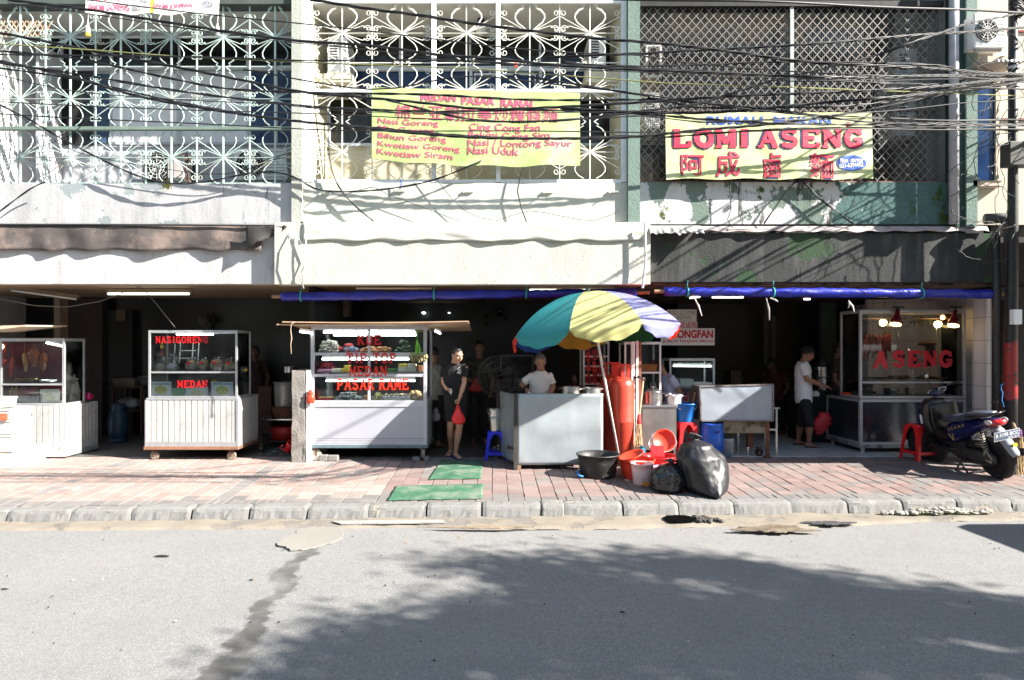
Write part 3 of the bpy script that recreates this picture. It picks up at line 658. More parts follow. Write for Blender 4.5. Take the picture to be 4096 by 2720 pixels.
g=thing('window_grille','cream scroll grille in a white painted frame over the middle balcony','grille',(0,GY,Z_(183)))
x0,x1=X_(304),X_(626.6);zt=Z_(.5);zb=Z_(182)
for u0,u1 in((304,312),(431.5,436),(496,500.5),(621.5,626.6)):
 MB().box(X_(u0),X_(u1),GY-.05,GY+.02,zb,zt).build('frame_post',WHITEI,g)
for v,h in((1.2,1.4),(90.2,1.6),(181,1.8)):
 mb=MB()
 for a,b in((312,431.5),(436,496),(500.5,621.5)):mb.box(X_(a)+.001,X_(b)-.001,GY-.04,GY+.015,Z_(v+h),Z_(v-h))
 mb.build('frame_rail',WHITEI,g)
rows=[Z_(31.5),Z_(90),Z_(151)];hz=(rows[0]-rows[2])/4
cells=[(341.4,312,371.5),(401.6,371.5,431.5),(466.3,436,496),(530,500.5,560),(590.5,560,621.5)]
mb=MB();up=MB()
for c,a,b in cells:
 x=X_(c);dl=x-X_(a);dr=X_(b)-x
 up.bar((x,GY,zb),(x,GY,zt),.016,.012,up=(0,1,0))
 for r_ in rows:
  star(mb,x,r_,dl,hz,sides=(-1,));star(mb,x,r_,dr,hz,sides=(1,),vase=())
 for s in(-1,1):curve2(mb,[(x+s*dl*.5*a_,rows[0]+hz*.9*b_)for a_,b_ in VASE],.011)
for u in(371.5,560):up.bar((X_(u),GY,zb),(X_(u),GY,zt),.014,.012,up=(0,1,0))
for u,sd_ in((312.5,(1,)),(371.5,(-1,1)),(431,(-1,)),(436.5,(1,)),(495.6,(-1,)),(501,(1,)),(560,(-1,1)),(621,(-1,))):
 for r_ in rows:
  quat(mb,X_(u),r_,sides=sd_)
  for t in(-1,1):pair(mb,X_(u),r_+t*hz*.66,.045,sd_,t)
mb.build('scrollwork',CREAMI,g);up.build('thin_uprights',CREAMI,g)
mb=MB()
for r_ in rows+[Z_(61)]:mb.bar((x0+.05,GY+.012,r_),(x1-.05,GY+.012,r_),.009,.012)
mb.build('thin_rails',CREAMI,g)
g=thing('window_mesh','dark diamond steel mesh screen with fine wire netting over the right balcony','window screen',(5,GY,Z_(183)))
DM=M('mesh_steel',(.24,.23,.22),.5,.4,.5,3,dirt=(.12,.09,.07),dscale=3,dthr=.5)
xa,xb=X_(639),X_(944);zb=Z_(181.5);zt=Z_(2)
mb=MB();st=.126;hh=zt-zb;k=1.12
def clip(xs,zs,xe,ze):
 t0,t1=0.0,1.0
 for p,q in((xs-xe,xs-xa),(xe-xs,xb-xs),(zs-ze,zs-zb),(ze-zs,zt-zs)):
  if p==0:continue
  t=q/p
  if p<0:t0=max(t0,t)
  else:t1=min(t1,t)
 if t0>=t1:return None
 return(xs+(xe-xs)*t0,zs+(ze-zs)*t0),(xs+(xe-xs)*t1,zs+(ze-zs)*t1)
W_=hh/k;i=0;x=xa-W_
while x<xb:
 for(s0,s1,yy)in((x,x+W_,GY),(x+W_,x,GY+.008)):
  c=clip(s0,zb,s1,zt)
  if c:mb.bar((c[0][0],yy,c[0][1]),(c[1][0],yy,c[1][1]),.0105,.005,up=(0,1,0))
 x+=st
mb.build('diamond_mesh',DM,g)
mb=MB();fx=xa;n=0;fy=GY+.06
while fx<xb:mb.bar((fx,fy,zb),(fx,fy,zt),.0035,.0035);fx+=.032
fz=zb
while fz<zt:mb.bar((xa,fy+.004,fz),(xb,fy+.004,fz),.0035,.0035);fz+=.032
mb.build('wire_netting',M('netting',(.10,.09,.08),.6,.3),g)
MB().box(X_(791),X_(794.5),GY-.03,GY-.006,zb,zt).build('centre_post',M('post_pale',(.36,.40,.38),.6,dirt=(.1,.1,.1)),g)
for v in(109,):MB().box(xa,xb,GY+.02,GY+.055,Z_(v+.8),Z_(v-.8)).build('cross_rail',M('rail_dark',(.10,.07,.06),.8),g)
MB().box(xa,xb,GY-.03,GY+.03,Z_(183.2),Z_(180.6)).build('bottom_rail',M('rail_rust',(.20,.10,.08),.8,dirt=(.07,.05,.05)),g)
def wavy(x0,x1,z0,z1,y,sag=.04,amp=.02,seed=0,wrinkle=.0045):
 def fn(X,Z,yy):
  a=(X-x0)/(x1-x0);b=(Z-z0)/(z1-z0)
  edge=(1-b)
  d=amp*edge*math.sin(a*19+seed+2*b)+wrinkle*1.6*mnoise.noise(Vector((a*9+b*4,b*2.5+a,seed)))+wrinkle*.8*mnoise.noise(Vector((a*22-b*9,b*7+a*8,seed)))
  dz=-sag*math.sin(math.pi*a)*edge*.35-sag*a*.5+.012*math.sin(a*23+seed)*edge
  return(X,yy-.03*edge+d,Z+dz)
 return fn
BAN=M('banner_lime',(.42,.54,.20),.5,var=.12,scale=2,bmp=.1,dirt=(.50,.56,.34),dscale=1.3,dthr=.5)
BAN2=M('banner_yellow',(.50,.55,.25),.5,var=.12,scale=2.4,dirt=(.56,.58,.38),dscale=1.6,dthr=.48)
BAN3=M('banner_white',(.78,.77,.76),.55,var=.1)
PINK=M('print_pink',(.62,.10,.19),.5,var=.1);DKRED=M('print_red',(.72,.015,.06),.5,var=.15);NAVY=M('print_navy',(.02,.02,.12),.5);PBLUE=M('print_blue',(.01,.08,.45),.5,var=.1)
def banner(label,u0,v0,u1,v1,Y,mat,lines,sag,seed,amp=.010):
 x0,x1,z0,z1=X_(u0,Y),X_(u1,Y),Z_(v1,Y),Z_(v0,Y);fn=wavy(x0,x1,z0,z1,Y,sag,amp,seed)
 t=thing('banner',label,'banner',((x0+x1)/2,Y,z0),'cloth menu banners hung on the upper floor')
 mb=MB();mb.grid(90,30,lambda a,b:fn(x0+(x1-x0)*a,z0+(z1-z0)*b,Y))
 mb.build('cloth',mat,t,smooth=True)
 def lf(X,Z,yy):p=fn(X,Z,Y);return(p[0],p[1]-(Y-yy),p[2])
 bym={}
 for(txt,a,b,c,d,m,off,dep,sl)in lines:
  k=bym.setdefault((m.name,(dep,txt,b)),(MB(),m))
  xx0,xx1=X_(a,Y),X_(c,Y);zz0,zz1=Z_(d,Y),Z_(b,Y)
  if txt=='OVAL':
   cx,cz=(xx0+xx1)/2,(zz0+zz1)/2;pts=[lf(cx+math.cos(q*math.pi/16)*(xx1-xx0)/2,cz+math.sin(q*math.pi/16)*(zz1-zz0)/2-.25*math.cos(q*math.pi/16)*(zz1-zz0)*.25,Y-dep)for q in range(32)]
   k[0].add([lf(cx,cz,Y-dep)]+pts,[(0,1+q,1+(q+1)%32)for q in range(32)]);continue
  if txt=='RECT':
   k[0].grid(8,6,lambda p,q:lf(xx0+(xx1-xx0)*p,zz0+(zz1-zz0)*q,Y-dep));continue
  vs,fs=slab2d(txt)if sl else text2d(txt,off)
  fit(k[0],txt,xx0,xx1,zz0,zz1,Y-dep,0,off,fn=lf,slab=sl,fat=(1.75 if m is NAVY else 1.25)if sl else 1)
 for(nm,dep),(m_,mm)in bym.items():
  if m_.v:m_.build('printed_lettering' if True else nm,mm,t)
 return t
def z2(x,y):return(275+x/6.296,y/6.296)
def z3(x,y):return(612.5+x/5.738,y/5.738)
def z1(x,y):return(x/6.603,y/6.603)
def ln(zf,txt,x0,y0,x1,y1,m,off=.014,dep=.006,sl=False):a,b=zf(x0,y0);c,d=zf(x1,y1);return(txt,a,b,c,d,m,off,dep,sl)
B1=[ln(z2,'MEDAN',918,580,1140,625,PINK,.04),ln(z2,'PASAR',1175,590,1385,640,PINK,.04),ln(z2,'RAMAI',1420,598,1622,648,PINK,.04),ln(z2,'棉兰亚朝拉美炒粿條麵',760,650,1780,742,PINK,.005),ln(z2,'Nasi Goreng',650,742,1030,788,PINK),ln(z2,'Mie Goreng',650,788,1005,834,PINK),ln(z2,'Bihun Goreng',650,836,1080,882,PINK),ln(z2,'Kwetiaw Goreng',648,888,1165,932,PINK),ln(z2,'Kwetiaw Siram',645,936,1120,974,PINK),ln(z2,'Cing Cong Fan',1222,750,1670,806,PINK),ln(z2,'Bakmi Cong Sim',1218,800,1730,852,PINK),ln(z2,'Nasi / Lontong Sayur',1215,846,1870,900,PINK),ln(z2,'Nasi Uduk',1213,890,1535,938,PINK)]
u0,v0=z2(612,550);u1,v1=z2(1920,1005)
banner('lime green cloth menu banner with pink lettering on the middle balcony',u0,v0,u1,v1,9.36,BAN,B1,.16,1)
B2=[ln(z3,'RUMAH  MAKAN',540,668,1252,716,PBLUE,.02),ln(z3,'LOMI',340,733,780,862,NAVY,.02,.005,True),ln(z3,'ASENG',822,730,1438,862,NAVY,.02,.005,True),ln(z3,'LOMI',348,739,772,856,DKRED,.02,.0105,True),ln(z3,'ASENG',832,736,1430,856,DKRED,.02,.0105,True),ln(z3,'OVAL',1282,895,1450,985,PBLUE,0,.005),ln(z3,'Bisa diantar',1302,910,1434,935,BAN3,.01,.009),ln(z3,'021-6294492',1296,938,1430,965,BAN3,.02,.009)]
for ch,a,b,c,d in(('阿',388,890,522,1015),('成',588,870,728,1018),('鹵',862,875,965,1025),('麵',1120,880,1268,1030)):
 B2.append(ln(z3,ch,a,b,c,d,NAVY,.018,.005));B2.append(ln(z3,ch,a+3,b+3,c-3,d-3,DKRED,.002,.010))
u0,v0=z3(304,645);u1,v1=z3(1488,1030)
banner('yellow cloth restaurant banner with big red letters and blue oval on the right balcony',u0,v0,u1,v1,9.34,BAN2,B2,.0,5,.007)
B3=[ln(z1,'NASI CAP CAY',590,-30,850,8,PINK,.02),ln(z1,'BAKMI GORENG',598,32,860,80,PINK,.02),ln(z1,'BAKMI JOKMIAN',1015,28,1275,70,PINK,.02),ln(z1,'RECT',998,-60,1024,98,M('strip_yellow',(.75,.6,.05),.6),0,.004),ln(z1,'RECT',885,-60,985,72,M('print_food',(.45,.45,.46),.6,var=.6,scale=30),0,.004),ln(z1,'OVAL',1335,5,1410,55,M('print_food2',(.40,.40,.45),.6,var=.7,scale=40),0,.004)]
u0,v0=z1(570,-60);u1,v1=z1(1452,100)
banner('white cloth banner with pink lettering cut off by the top edge above the left grille',u0,v0,u1,v1,9.25,BAN3,B3,.0,9,.01)
for(zx,lab)in((580,'clear plastic bottle with yellow bottom tied under the left corner of the top banner'),(1436,'clear plastic bottle hanging under the right corner of the top banner')):
 t=thing('hanging_bottle',lab,'bottle',(*P(zx/6.603,37,9.22),),'bottles weighing down the top banner');p=P(zx/6.603,36,9.22)
 MB().lathe([(0,0),(.028,.0),(.032,.02),(.032,.1),(.026,.13),(.012,.16),(.012,.18),(0,.18)],p,12).build('bottle_body',M('bottle_haze',(.6,.62,.62),.2),t,smooth=True)
 if zx<900:MB().lathe([(0,.0),(.034,.0),(.034,.05),(0,.05)],p-Vector((0,0,.004)),12).build('yellow_liquid',M('oil_yellow',(.7,.45,.03),.2),t)
 MB().tube([p+Vector((0,0,.17)),p+Vector((.01,0,.32))],.004,5).build('string',WHITEI,t)
def ac(label,x0,x1,z0,z1_,y0,y1,face='front',bracket=True,grp='outdoor air conditioning units'):
 t=thing('air_conditioner',label,'air conditioner',((x0+x1)/2,(y0+y1)/2,z0),grp)
 W=M('ac_white',(.80,.80,.78),.45,dirt=(.45,.42,.36),dthr=.62)
 MB().box(x0,x1,y0,y1,z0,z1_).build('casing',W,t,bevel=.012)
 if face=='front':
  w_=x1-x0;h=z1_-z0;r=min(h*.44,w_*.33);c=(x0+r+.05*w_,y0,z0+h/2)
  MB().lathe([(0,0),(r,0),(r,.015),(r*.94,.02)],(c[0],y0-.002,c[2]),28,axis=(0,-1,0)).build('fan_opening',DARK,t)
  mb=MB()
  for i in range(5):
   a=i*1.2566;mb.bar((c[0],y0-.006,c[2]),(c[0]+r*.85*math.cos(a),y0-.006,c[2]+r*.85*math.sin(a)),.09,.004,up=(0,1,0))
  mb.build('fan',M('fan_blade',(.05,.05,.05),.5),t)
  mb=MB()
  for q in(.3,.55,.8,1.0):mb.tube([(c[0]+r*q*math.cos(k*math.pi/12),y0-.026,c[2]+r*q*math.sin(k*math.pi/12))for k in range(25)],.0035,4)
  for k in range(12):mb.bar((c[0]+r*.1*math.cos(k*.524),y0-.028,c[2]+r*.1*math.sin(k*.524)),(c[0]+r*math.cos(k*.524),y0-.028,c[2]+r*math.sin(k*.524)),.005)
  mb.build('fan_guard',W,t)
  mb=MB()
  for i in range(9):zz=z0+h*(.08+.1*i);mb.box(x0+2*r+.07*w_,x1-.03,y0-.004,y0-.0005,zz,zz+.012)
  mb.build('louvres',M('louvre_shadow',(.3,.3,.3),.6),t)
 else:
  s=1 if face=='right' else-1;xf=x1 if s>0 else x0
  mb=MB()
  for i in range(9):zz=z0+(z1_-z0)*(.3+.07*i);mb.box(min(xf,xf+s*.004),max(xf,xf+s*.004),y0+.06,y1-.12,zz,zz+.014)
  mb.build('louvres',M('louvre_shadow',(.3,.3,.3),.6),t)
  mb=MB()
  for i in range(7):zz=z0+(z1_-z0)*(.35+.075*i);mb.box(x0+.035,x0+.15,y0-.004,y0-.0005,zz,zz+.018)
  mb.build('side_vent',DARK,t)
 if bracket:
  mb=MB()
  mb.bar((x0+.05,y0+.05,z0-.02),(x1-.05,y0+.05,z0-.02),.04);mb.bar((x0+.05,y1-.05,z0-.02),(x1-.05,y1-.05,z0-.02),.04)
  mb.build('bracket',M('bracket_grey',(.35,.35,.34),.7),t)
 return t
y=9.95
ac('white outdoor unit with dark round fan behind the green grille near the left column',X_(234,y),X_(287,y),Z_(180,y),Z_(148.5,y),y,y+.28)
t=ac('small rusty old outdoor unit with panels open behind the green grille',X_(142,9.9),X_(187,9.9),Z_(183,9.9),Z_(152.5,9.9),9.9,10.2)
kids(t)[0].data.materials[0]=M('ac_rusty',(.06,.055,.05),.7,dirt=(.35,.2,.15),dthr=.55)
MB().box(X_(168,9.86),X_(184,9.86),9.86,9.865,Z_(182,9.9),Z_(156,9.9)).build('loose_panel',M('panel_pale',(.45,.42,.40),.6),t)
y=9.7
ac('white side-on outdoor unit on a ledge at the left of the middle balcony',X_(327.5,y),X_(347,y),Z_(73,y),Z_(36.5,y),y,y+.55,'right')
ac('white side-on outdoor unit on a ledge at the right of the middle balcony',X_(589,y),X_(606,y),Z_(70.5,y),Z_(35.5,y),y,y+.55,'left')
y=9.2
ac('white outdoor unit with round fan guard on the beige neighbouring house',X_(973.5,y),X_(1007,y),Z_(47.5,y),Z_(13.5,y),y,y+.26,'front')
y=9.8
ac('grey grimy unit high behind the right end of the diamond mesh',X_(897,y),X_(922,y),Z_(86,y),Z_(48,y),y,y+.5,'left')
ac('grey grimy unit low behind the right end of the diamond mesh',X_(897,y),X_(917,y),Z_(136,y),Z_(98,y),y,y+.5,'left')
y=9.75
ac('small grey unit behind the left edge of the diamond mesh',X_(644,y),X_(660,y),Z_(128,y),Z_(92,y),y,y+.5,'right')
t=thing('globe_lamp','white globe ceiling lamp in the middle balcony','lamp',P(479,31,9.9));p=P(481,29,9.9)
MB().ell(p,.085,.085,.1,16,10).build('globe',M('opal_glass',(.75,.74,.70),.3),t,smooth=True);MB().lathe([(.06,.08),(.05,.16),(0,.16)],p,14).build('mount',BLACK,t)
def cloth_strip(name,label,u0,u1,vt,vb,yt,yb,mat,seed,folds=7,amp=.05,cat='awning',rag=.02,nu=140,fall=0):
 xa_,xb_=X_(u0),X_(u1)
 zt_,zb_=Z_(vt,yt),Z_(vb,yb)
 mb=MB()
 def fn(a,b):
  X=xa_+(xb_-xa_)*a;s=math.sin(a*folds*6.28+seed+1.3*math.sin(a*11+seed));s=s*abs(s)**.2
  y_=yt+(yb-yt)*b**.7-amp*b*s-.03*b*mnoise.noise(Vector((a*14,b*3,seed)))
  z_=zt_+(zb_-zt_)*b+rag*b*mnoise.noise(Vector((a*12,7,seed)))-.012*b*s-fall*a
  return(X,y_,z_)
 mb.grid(nu,8,fn)
 o=mb.build(name,mat,smooth=True,solid=.004);return tag(o,label,cat)
TARP=M('sooty_tarp',(.10,.085,.08),.6,var=.5,scale=2.5,dirt=(.19,.145,.125),dscale=1.8,dthr=.50,bmp=.3)
cloth_strip('awning','sooty brown and black tarpaulin flap hanging over the left beam',-60,263,225.3,250.5,9.42,9.40,TARP,2.0,6,.028)
cloth_strip('awning','clean cream white canvas flap along the middle beam',306,644.5,223,240.8,9.29,9.275,M('canvas_cream',(.50,.50,.45),.7,var=.06),4.0,5,.006,rag=.004)
cloth_strip('gutter_strip','long rusty pinkish sheet metal strip above the black beam',699,985,226.2,231.3,9.43,9.37,M('rusty_sheet',(.36,.31,.31),.6,dirt=(.18,.08,.07),dthr=.58),1.0,11,.006,cat='metal strip',rag=.008)
cloth_strip('awning','short torn grey sheet metal flap at the left end of the black beam',646,699,225.5,233.5,9.42,9.2,M('grey_sheet',(.28,.28,.28),.6,dirt=(.1,.08,.08)),1.0,2,.02,rag=.03)
mb=MB();mb.grid(14,8,lambda a,b:(X_(250)+a*(X_(290)-X_(250)),9.30-.05*math.sin(a*7)*b,Z_(228)-b*.33*(1-.9*a)+.03*mnoise.noise(Vector((a*9,b*7,2)))))
tag(mb.build('torn_tarp_end',M('tarp_black',(.035,.032,.03),.6,bmp=.4),smooth=True,solid=.006),'torn black end of the brown tarpaulin bunched at the corner of the middle beam','tarpaulin')
mb=MB();mb.tube([(X_(-60),9.40,Z_(225)),(X_(100),9.40,Z_(225.2)),(X_(292),9.38,Z_(226.5)),(X_(306),9.3,Z_(224))],.014,6)
tag(mb.build('awning_rod',M('rod_dark',(.05,.05,.05),.6)),'thin dark rod along the top of the sooty left awning','rod')
mb=MB();mb.tube([(X_(645.3,9.2),9.2,Z_(223,9.2)),(X_(645.5,9.2),9.2,Z_(262,9.2)),(X_(642.5,9.2),9.2,Z_(288,9.2))],.018,8)
tag(mb.build('awning_pipe',M('pipe_white',(.75,.72,.72),.5)),'thin white pipe standing at the right end of the cream beam','pipe')
BT=M('blue_tarp',(.012,.022,.34),.35,var=.45,scale=5,bmp=.5,bscale=14)
def roll(label,u0,v0,u1,v1,Y,r,ties):
 t=thing('rolled_tarp',label,'tarpaulin',P((u0+u1)/2,(v0+v1)/2,Y),'rolled blue tarpaulins under the beams')
 a=P(u0,v0,Y);b=P(u1,v1,Y);mb=MB();n=90;vs=[]
 for i in range(n+1):
  q=i/n;c=a.lerp(b,q);k=1-.18*max(math.exp(-((q-tt)*60)**2)for tt in ties)
  for j in range(14):
   th=6.283*j/14;rr=r*k*(1+.22*mnoise.noise(Vector((q*26+math.cos(th)*.6,math.sin(th)*1.5,3+u0)))+.12*mnoise.noise(Vector((q*70,th,1))))
   vs.append((c.x,c.y+rr*math.cos(th),c.z+rr*math.sin(th)*1.05))
 mb.add(vs,[(i*14+j,i*14+(j+1)%14,(i+1)*14+(j+1)%14,(i+1)*14+j)for i in range(n)for j in range(14)]+[tuple(range(13,-1,-1)),tuple(n*14+j for j in range(14))])
 mb.build('tarp_roll',BT,t,smooth=True)
 mb=MB();mb.tube([a-Vector((.14,0,0)),b+Vector((.2,0,0))],.026,8);mb.build('pole',WOOD,t)
 for tt in ties:
  c=a.lerp(b,tt);mb=MB();mb.tube([(c.x,c.y+r*1.06*math.cos(k*.6),c.z+r*1.12*math.sin(k*.6))for k in range(12)],.010,5)
  mb.tube([(c.x,c.y,c.z+r),(c.x+.01,c.y,c.z+r+.1)],.006,5);mb.build('tie',M('cyan_cord',(.02,.45,.42),.6),t)
 return t
roll('long rolled blue tarpaulin with cyan ties slung under the cream beam',281.7,296.6,636,292.6,9.55,.062,[.055,.43,.69,.86])
roll('rolled blue tarpaulin slung under the black beam over the right shop',664,291.5,994,294,9.35,.062,[.07,.33,.78])
for i,(x_,y_,dx_,dy_)in enumerate(((140,160,70,160),(715,180,25,175),(745,180,60,28),(1360,200,45,90),(1362,200,-5,60))):
 a=Q(7,x_,y_,9.3);b=Q(7,x_+dx_,y_+dy_,9.3);mb=MB()
 mb.tube([a,a.lerp(b,.5)+Vector((.012,-.01,0)),b],[.007,.014,.006],5)
 tag(mb.build('rope_end',M('frayed_rope',(.55,.53,.5),.9)),'frayed whitish rope end dangling below the right blue tarp roll','rope','frayed rope ends below the right tarp')
CAB=M('cable_black',(.010,.010,.013),.5,obj=False)
def cpts(spec):
 out=[]
 for z,pl in spec:
  o=ZN[z]
  for x,y in pl:out.append((o[0]+x/o[2],o[1]+y/o[2]))
 return out
CB=[([(1,[(50,0),(560,65),(1120,150),(1500,205),(1980,268)]),(2,[(600,290),(1000,345),(1400,370),(1700,400),(2300,438)]),(3,[(900,435),(1400,440),(2361,430)])],3,.011),([(2,[(220,0),(600,60),(900,95),(1200,138),(1600,190),(2000,240)]),(3,[(0,230),(300,255),(700,300),(1100,350),(1500,375),(1900,400),(2361,430)])],3,.012),([(1,[(560,0),(1000,52),(1980,155)]),(2,[(600,200),(1200,270),(1800,325),(2300,350)]),(3,[(400,360),(900,402),(1700,436),(2361,455)])],1,.009),([(3,[(-600,-30),(250,0),(1000,15),(2000,58),(2700,85)])],1,.017),([(1,[(-80,200),(300,270),(700,355),(1100,435),(1500,512),(1980,602)]),(2,[(500,605),(900,645),(1300,690),(1700,680),(2300,640)]),(3,[(300,575),(700,552),(1300,530),(1900,490),(2361,448)])],3,.011),([(1,[(-80,385),(400,490),(900,632),(1500,738),(1980,805)]),(2,[(400,790),(900,838),(1400,872),(2000,872),(2361,850)]),(3,[(500,745),(900,715),(1400,640),(2000,525),(2361,455)])],3,.011),([(1,[(-80,330),(500,392),(1100,512),(1500,582),(1980,608)]),(2,[(400,590),(1000,600),(1600,625),(2361,632)]),(3,[(500,620),(900,615),(1500,590),(2361,470)])],2,.011),([(1,[(-80,410),(600,505),(1200,600),(1980,700)]),(2,[(500,690),(1000,702),(1600,690),(2300,722)]),(3,[(600,690),(1300,712),(2700,720)])],2,.011),([(1,[(-80,445),(500,520),(1100,660),(1500,735),(1980,800)]),(2,[(600,800),(1100,850),(1700,868),(2361,855)]),(3,[(300,790),(900,742),(1500,735),(2700,750)])],2,.009),([(1,[(-80,670),(700,702),(1400,735),(1980,750)]),(2,[(500,725),(900,742),(1500,765),(2000,752),(2361,730)]),(3,[(500,700),(1100,685),(2700,690)])],1,.008),([(1,[(-80,745),(900,800),(1980,850)]),(2,[(1000,825),(2361,832)]),(3,[(600,757),(1500,742),(2700,745)])],1,.009),([(1,[(-80,355),(800,372),(1500,382),(1980,396)]),(2,[(1000,382),(1600,410),(2361,412)]),(3,[(500,372),(1000,360),(1850,370),(2040,430),(2361,436)])],2,.008),([(2,[(700,625),(900,680),(1200,750),(1500,772),(1900,750),(2361,690)]),(3,[(500,590),(900,470),(1200,400),(1500,322),(1800,212),(2100,122),(2361,70)])],2,.011),([(2,[(1700,368),(2000,352),(2361,338)]),(3,[(300,300),(700,275),(1300,240),(1900,192),(2500,150)])],3,.010),([(2,[(-200,440),(600,560),(1200,480),(1800,540),(2361,600)]),(3,[(600,600),(1000,650),(1300,670),(2000,690),(2700,692)])],1,.010),([(2,[(1500,470),(2000,545),(2361,605)]),(3,[(200,560),(600,600),(1100,655),(1500,700),(2200,712),(2700,715)])],2,.010),([(3,[(-300,620),(300,645),(700,640),(1200,592),(1700,545),(2361,465)])],3,.012),([(3,[(-300,350),(0,380),(500,410),(1000,440),(1500,470),(2000,495),(2600,520)])],2,.010),([(1,[(-80,470),(400,590),(1000,650),(1980,690)]),(2,[(600,700),(1100,720),(2361,700)]),(3,[(600,700),(1500,640),(2361,560)])],1,.007),([(1,[(0,690),(200,790),(380,900),(640,1040),(900,1160),(1100,1208),(1350,1200),(1650,1142),(1850,1142),(1980,1190)]),(2,[(250,1190),(420,1210),(700,1190),(1000,1130),(1300,1012)])],2,.009),([(1,[(-60,1040),(200,990),(500,870),(700,640),(850,560)])],1,.004),([(1,[(-60,1440),(200,1250),(300,1205)])],2,.008),([(1,[(0,690),(300,880),(500,1000),(1000,1100),(1500,1150),(1900,1010)]),(2,[(-100,1020),(100,980)])],1,.005),([(2,[(340,700),(345,1000),(400,1170),(500,1290),(620,1390)])],2,.009),([(2,[(1580,1010),(1525,1200),(1585,1400)])],1,.009),([(2,[(930,1000),(1050,1170),(1200,1330),(1400,1390),(1600,1330),(2000,1390),(2200,1300)])],1,.004),([(2,[(330,1260),(600,1180),(700,1220),(1160,1395)])],1,.004),([(3,[(870,1280),(1000,1100),(1080,1040),(1200,1150),(1390,1290)])],2,.009),([(3,[(670,1040),(680,1200),(660,1260),(690,1310)])],1,.006),]
r4=random.Random(4)
for q_ in range(4):
 sp_,k_,r_=CB[r4.randrange(0,19)];dy_=r4.choice((-1,1))*r4.uniform(8,34);tl_=r4.uniform(-25,25)
 CB.insert(19,([(z_,[(x_,y_+dy_+tl_*(j_/max(1,len(pl_))))for j_,(x_,y_)in enumerate(pl_)])for z_,pl_ in sp_],r4.choice((1,1,2)),r4.uniform(.0045,.008)))
for i,(spec,k,r_)in enumerate(CB):
 pts=cpts(spec);Yc=8.72+.021*(i%15)
 if i>=23:Yc=9.30
 if i>=27:Yc=9.36
 ps=[P(u,v,Yc if i>=23 else 8.93+.012*(i%9)if i in(5,8)else 6.3+.03*(i%9)+2.6*max(0,min(1,(u-930)/80)))for u,v in pts];S=[]
 for j in range(len(ps)-1):
  p0=ps[max(j-1,0)];p1=ps[j];p2=ps[j+1];p3=ps[min(j+2,len(ps)-1)];n=max(2,int((p2-p1).length/(.09 if k>1 else .2)))
  for q in range(n):
   t=q/n;S.append(.5*((2*p1)+(p2-p0)*t+(2*p0-5*p1+4*p2-p3)*t*t+(3*p1-p0-3*p2+p3)*t**3))
 S.append(ps[-1]);mb=MB()
 for s in range(k):
  a0=6.283*s/k;out=[]
  L=0
  for j,p in enumerate(S):
   if j:L+=(p-S[j-1]).length
   ang=a0+L*8.5+.6*math.sin(L*1.7+i);rr=(r_*(1.05 if k==3 else .9)if k>1 else 0)*(p.y/8.95 if i<23 else 1)
   out.append((p.x,p.y+rr*math.sin(ang),p.z+rr*math.cos(ang)+.006*math.sin(L*2+i)))
  mb.tube(out,[q.y/8.95*r_*(.85 if k>1 else 1)if i<23 else r_*(.85 if k>1 else 1)for q in map(Vector,out)],5)
 o=mb.build('overhead_cable',CAB,smooth=True)
 thick={3:'thick twisted black cable bundle',2:'black twisted pair cable',1:'single black wire'}[k]
 if i<23:tag(o,thick+' among the overhead lines strung across the upper facade','cable','overhead lines across the facade, '+thick)
 else:tag(o,thick+' drooping loosely against the upper wall','cable','loose cables on the upper wall, '+thick)
for spec,lab in(([(1,[(-80,285),(600,330),(1200,375),(1980,410)]),(2,[(500,405),(1200,430),(2300,512)]),(3,[(300,478),(1000,500),(2600,560)])],'single thin yellow green wire running among the black overhead lines'),):
 mb=MB();ps=[P(u,v,6.4+2.5*max(0,min(1,(u-930)/80)))for u,v in cpts(spec)];mb.tube(ps,.006,5);tag(mb.build('yellow_wire',M('yellow_wire',(.22,.23,.08),.5)),lab,'cable')
for k_,x_,y_,lab in((2,1516,411,'small orange red clip on a wire in front of the middle balcony'),(3,1350,714,'small red clip on the cables above the yellow banner')):
 c=Q(k_,x_,y_,8.9);tag(MB().box(c.x-.02,c.x+.02,c.y-.02,c.y+.02,c.z-.03,c.z+.03).build('cable_clip',REDO,bevel=.006),lab,'clip')
t=thing('utility_pole','black utility pole with peeling red paint low down at the right edge','utility pole',(P(1013,450,9.0).x,9.0,gz(9)))
pm,pn,pb=newmat('pole_paint');v=coords(pn);sx=nd(pn,'ShaderNodeSeparateXYZ');pn.links.new(v,sx.inputs[0])
r1=nd(pn,'ShaderNodeValToRGB');el=r1.color_ramp;el.interpolation='CONSTANT';el.elements[0].color=(.012,.012,.013,1);el.elements[1].position=.33;el.elements[1].color=(.30,.02,.02,1)
e=el.elements.new(.56);e.color=(.012,.012,.013,1)
ad=nd(pn,'ShaderNodeMath',operation='MULTIPLY_ADD');pn.links.new(noise_(pn,v,4,6),ad.inputs[0]);ad.inputs[1].default_value=.12;mr=nd(pn,'ShaderNodeMapRange');mr.inputs[2].default_value=3.5;pn.links.new(sx.outputs[2],mr.inputs[0]);pn.links.new(mr.outputs[0],ad.inputs[2]);pn.links.new(ad.outputs[0],r1.inputs[0])
cc=mix(pn,ramp(pn,noise_(pn,v,9,8,.7),.55,.62),r1.outputs[0],(.02,.03,.02));pn.links.new(cc,pb.inputs['Base Color']);pb.inputs['Roughness'].default_value=.5
x_=X_(1013,9.0)
x2=X_(1012.5,9.0)
MB().tube([(x2-.03,9.0,gz(9)),(x2-.02,9.0,1.6),(x2,9.0,2.6),(x_,9.0,4.3),(x_,9.0,TOPZ)],[.08,.078,.07,.058,.052],16).build('shaft',pm,t,smooth=True)
mb=MB()
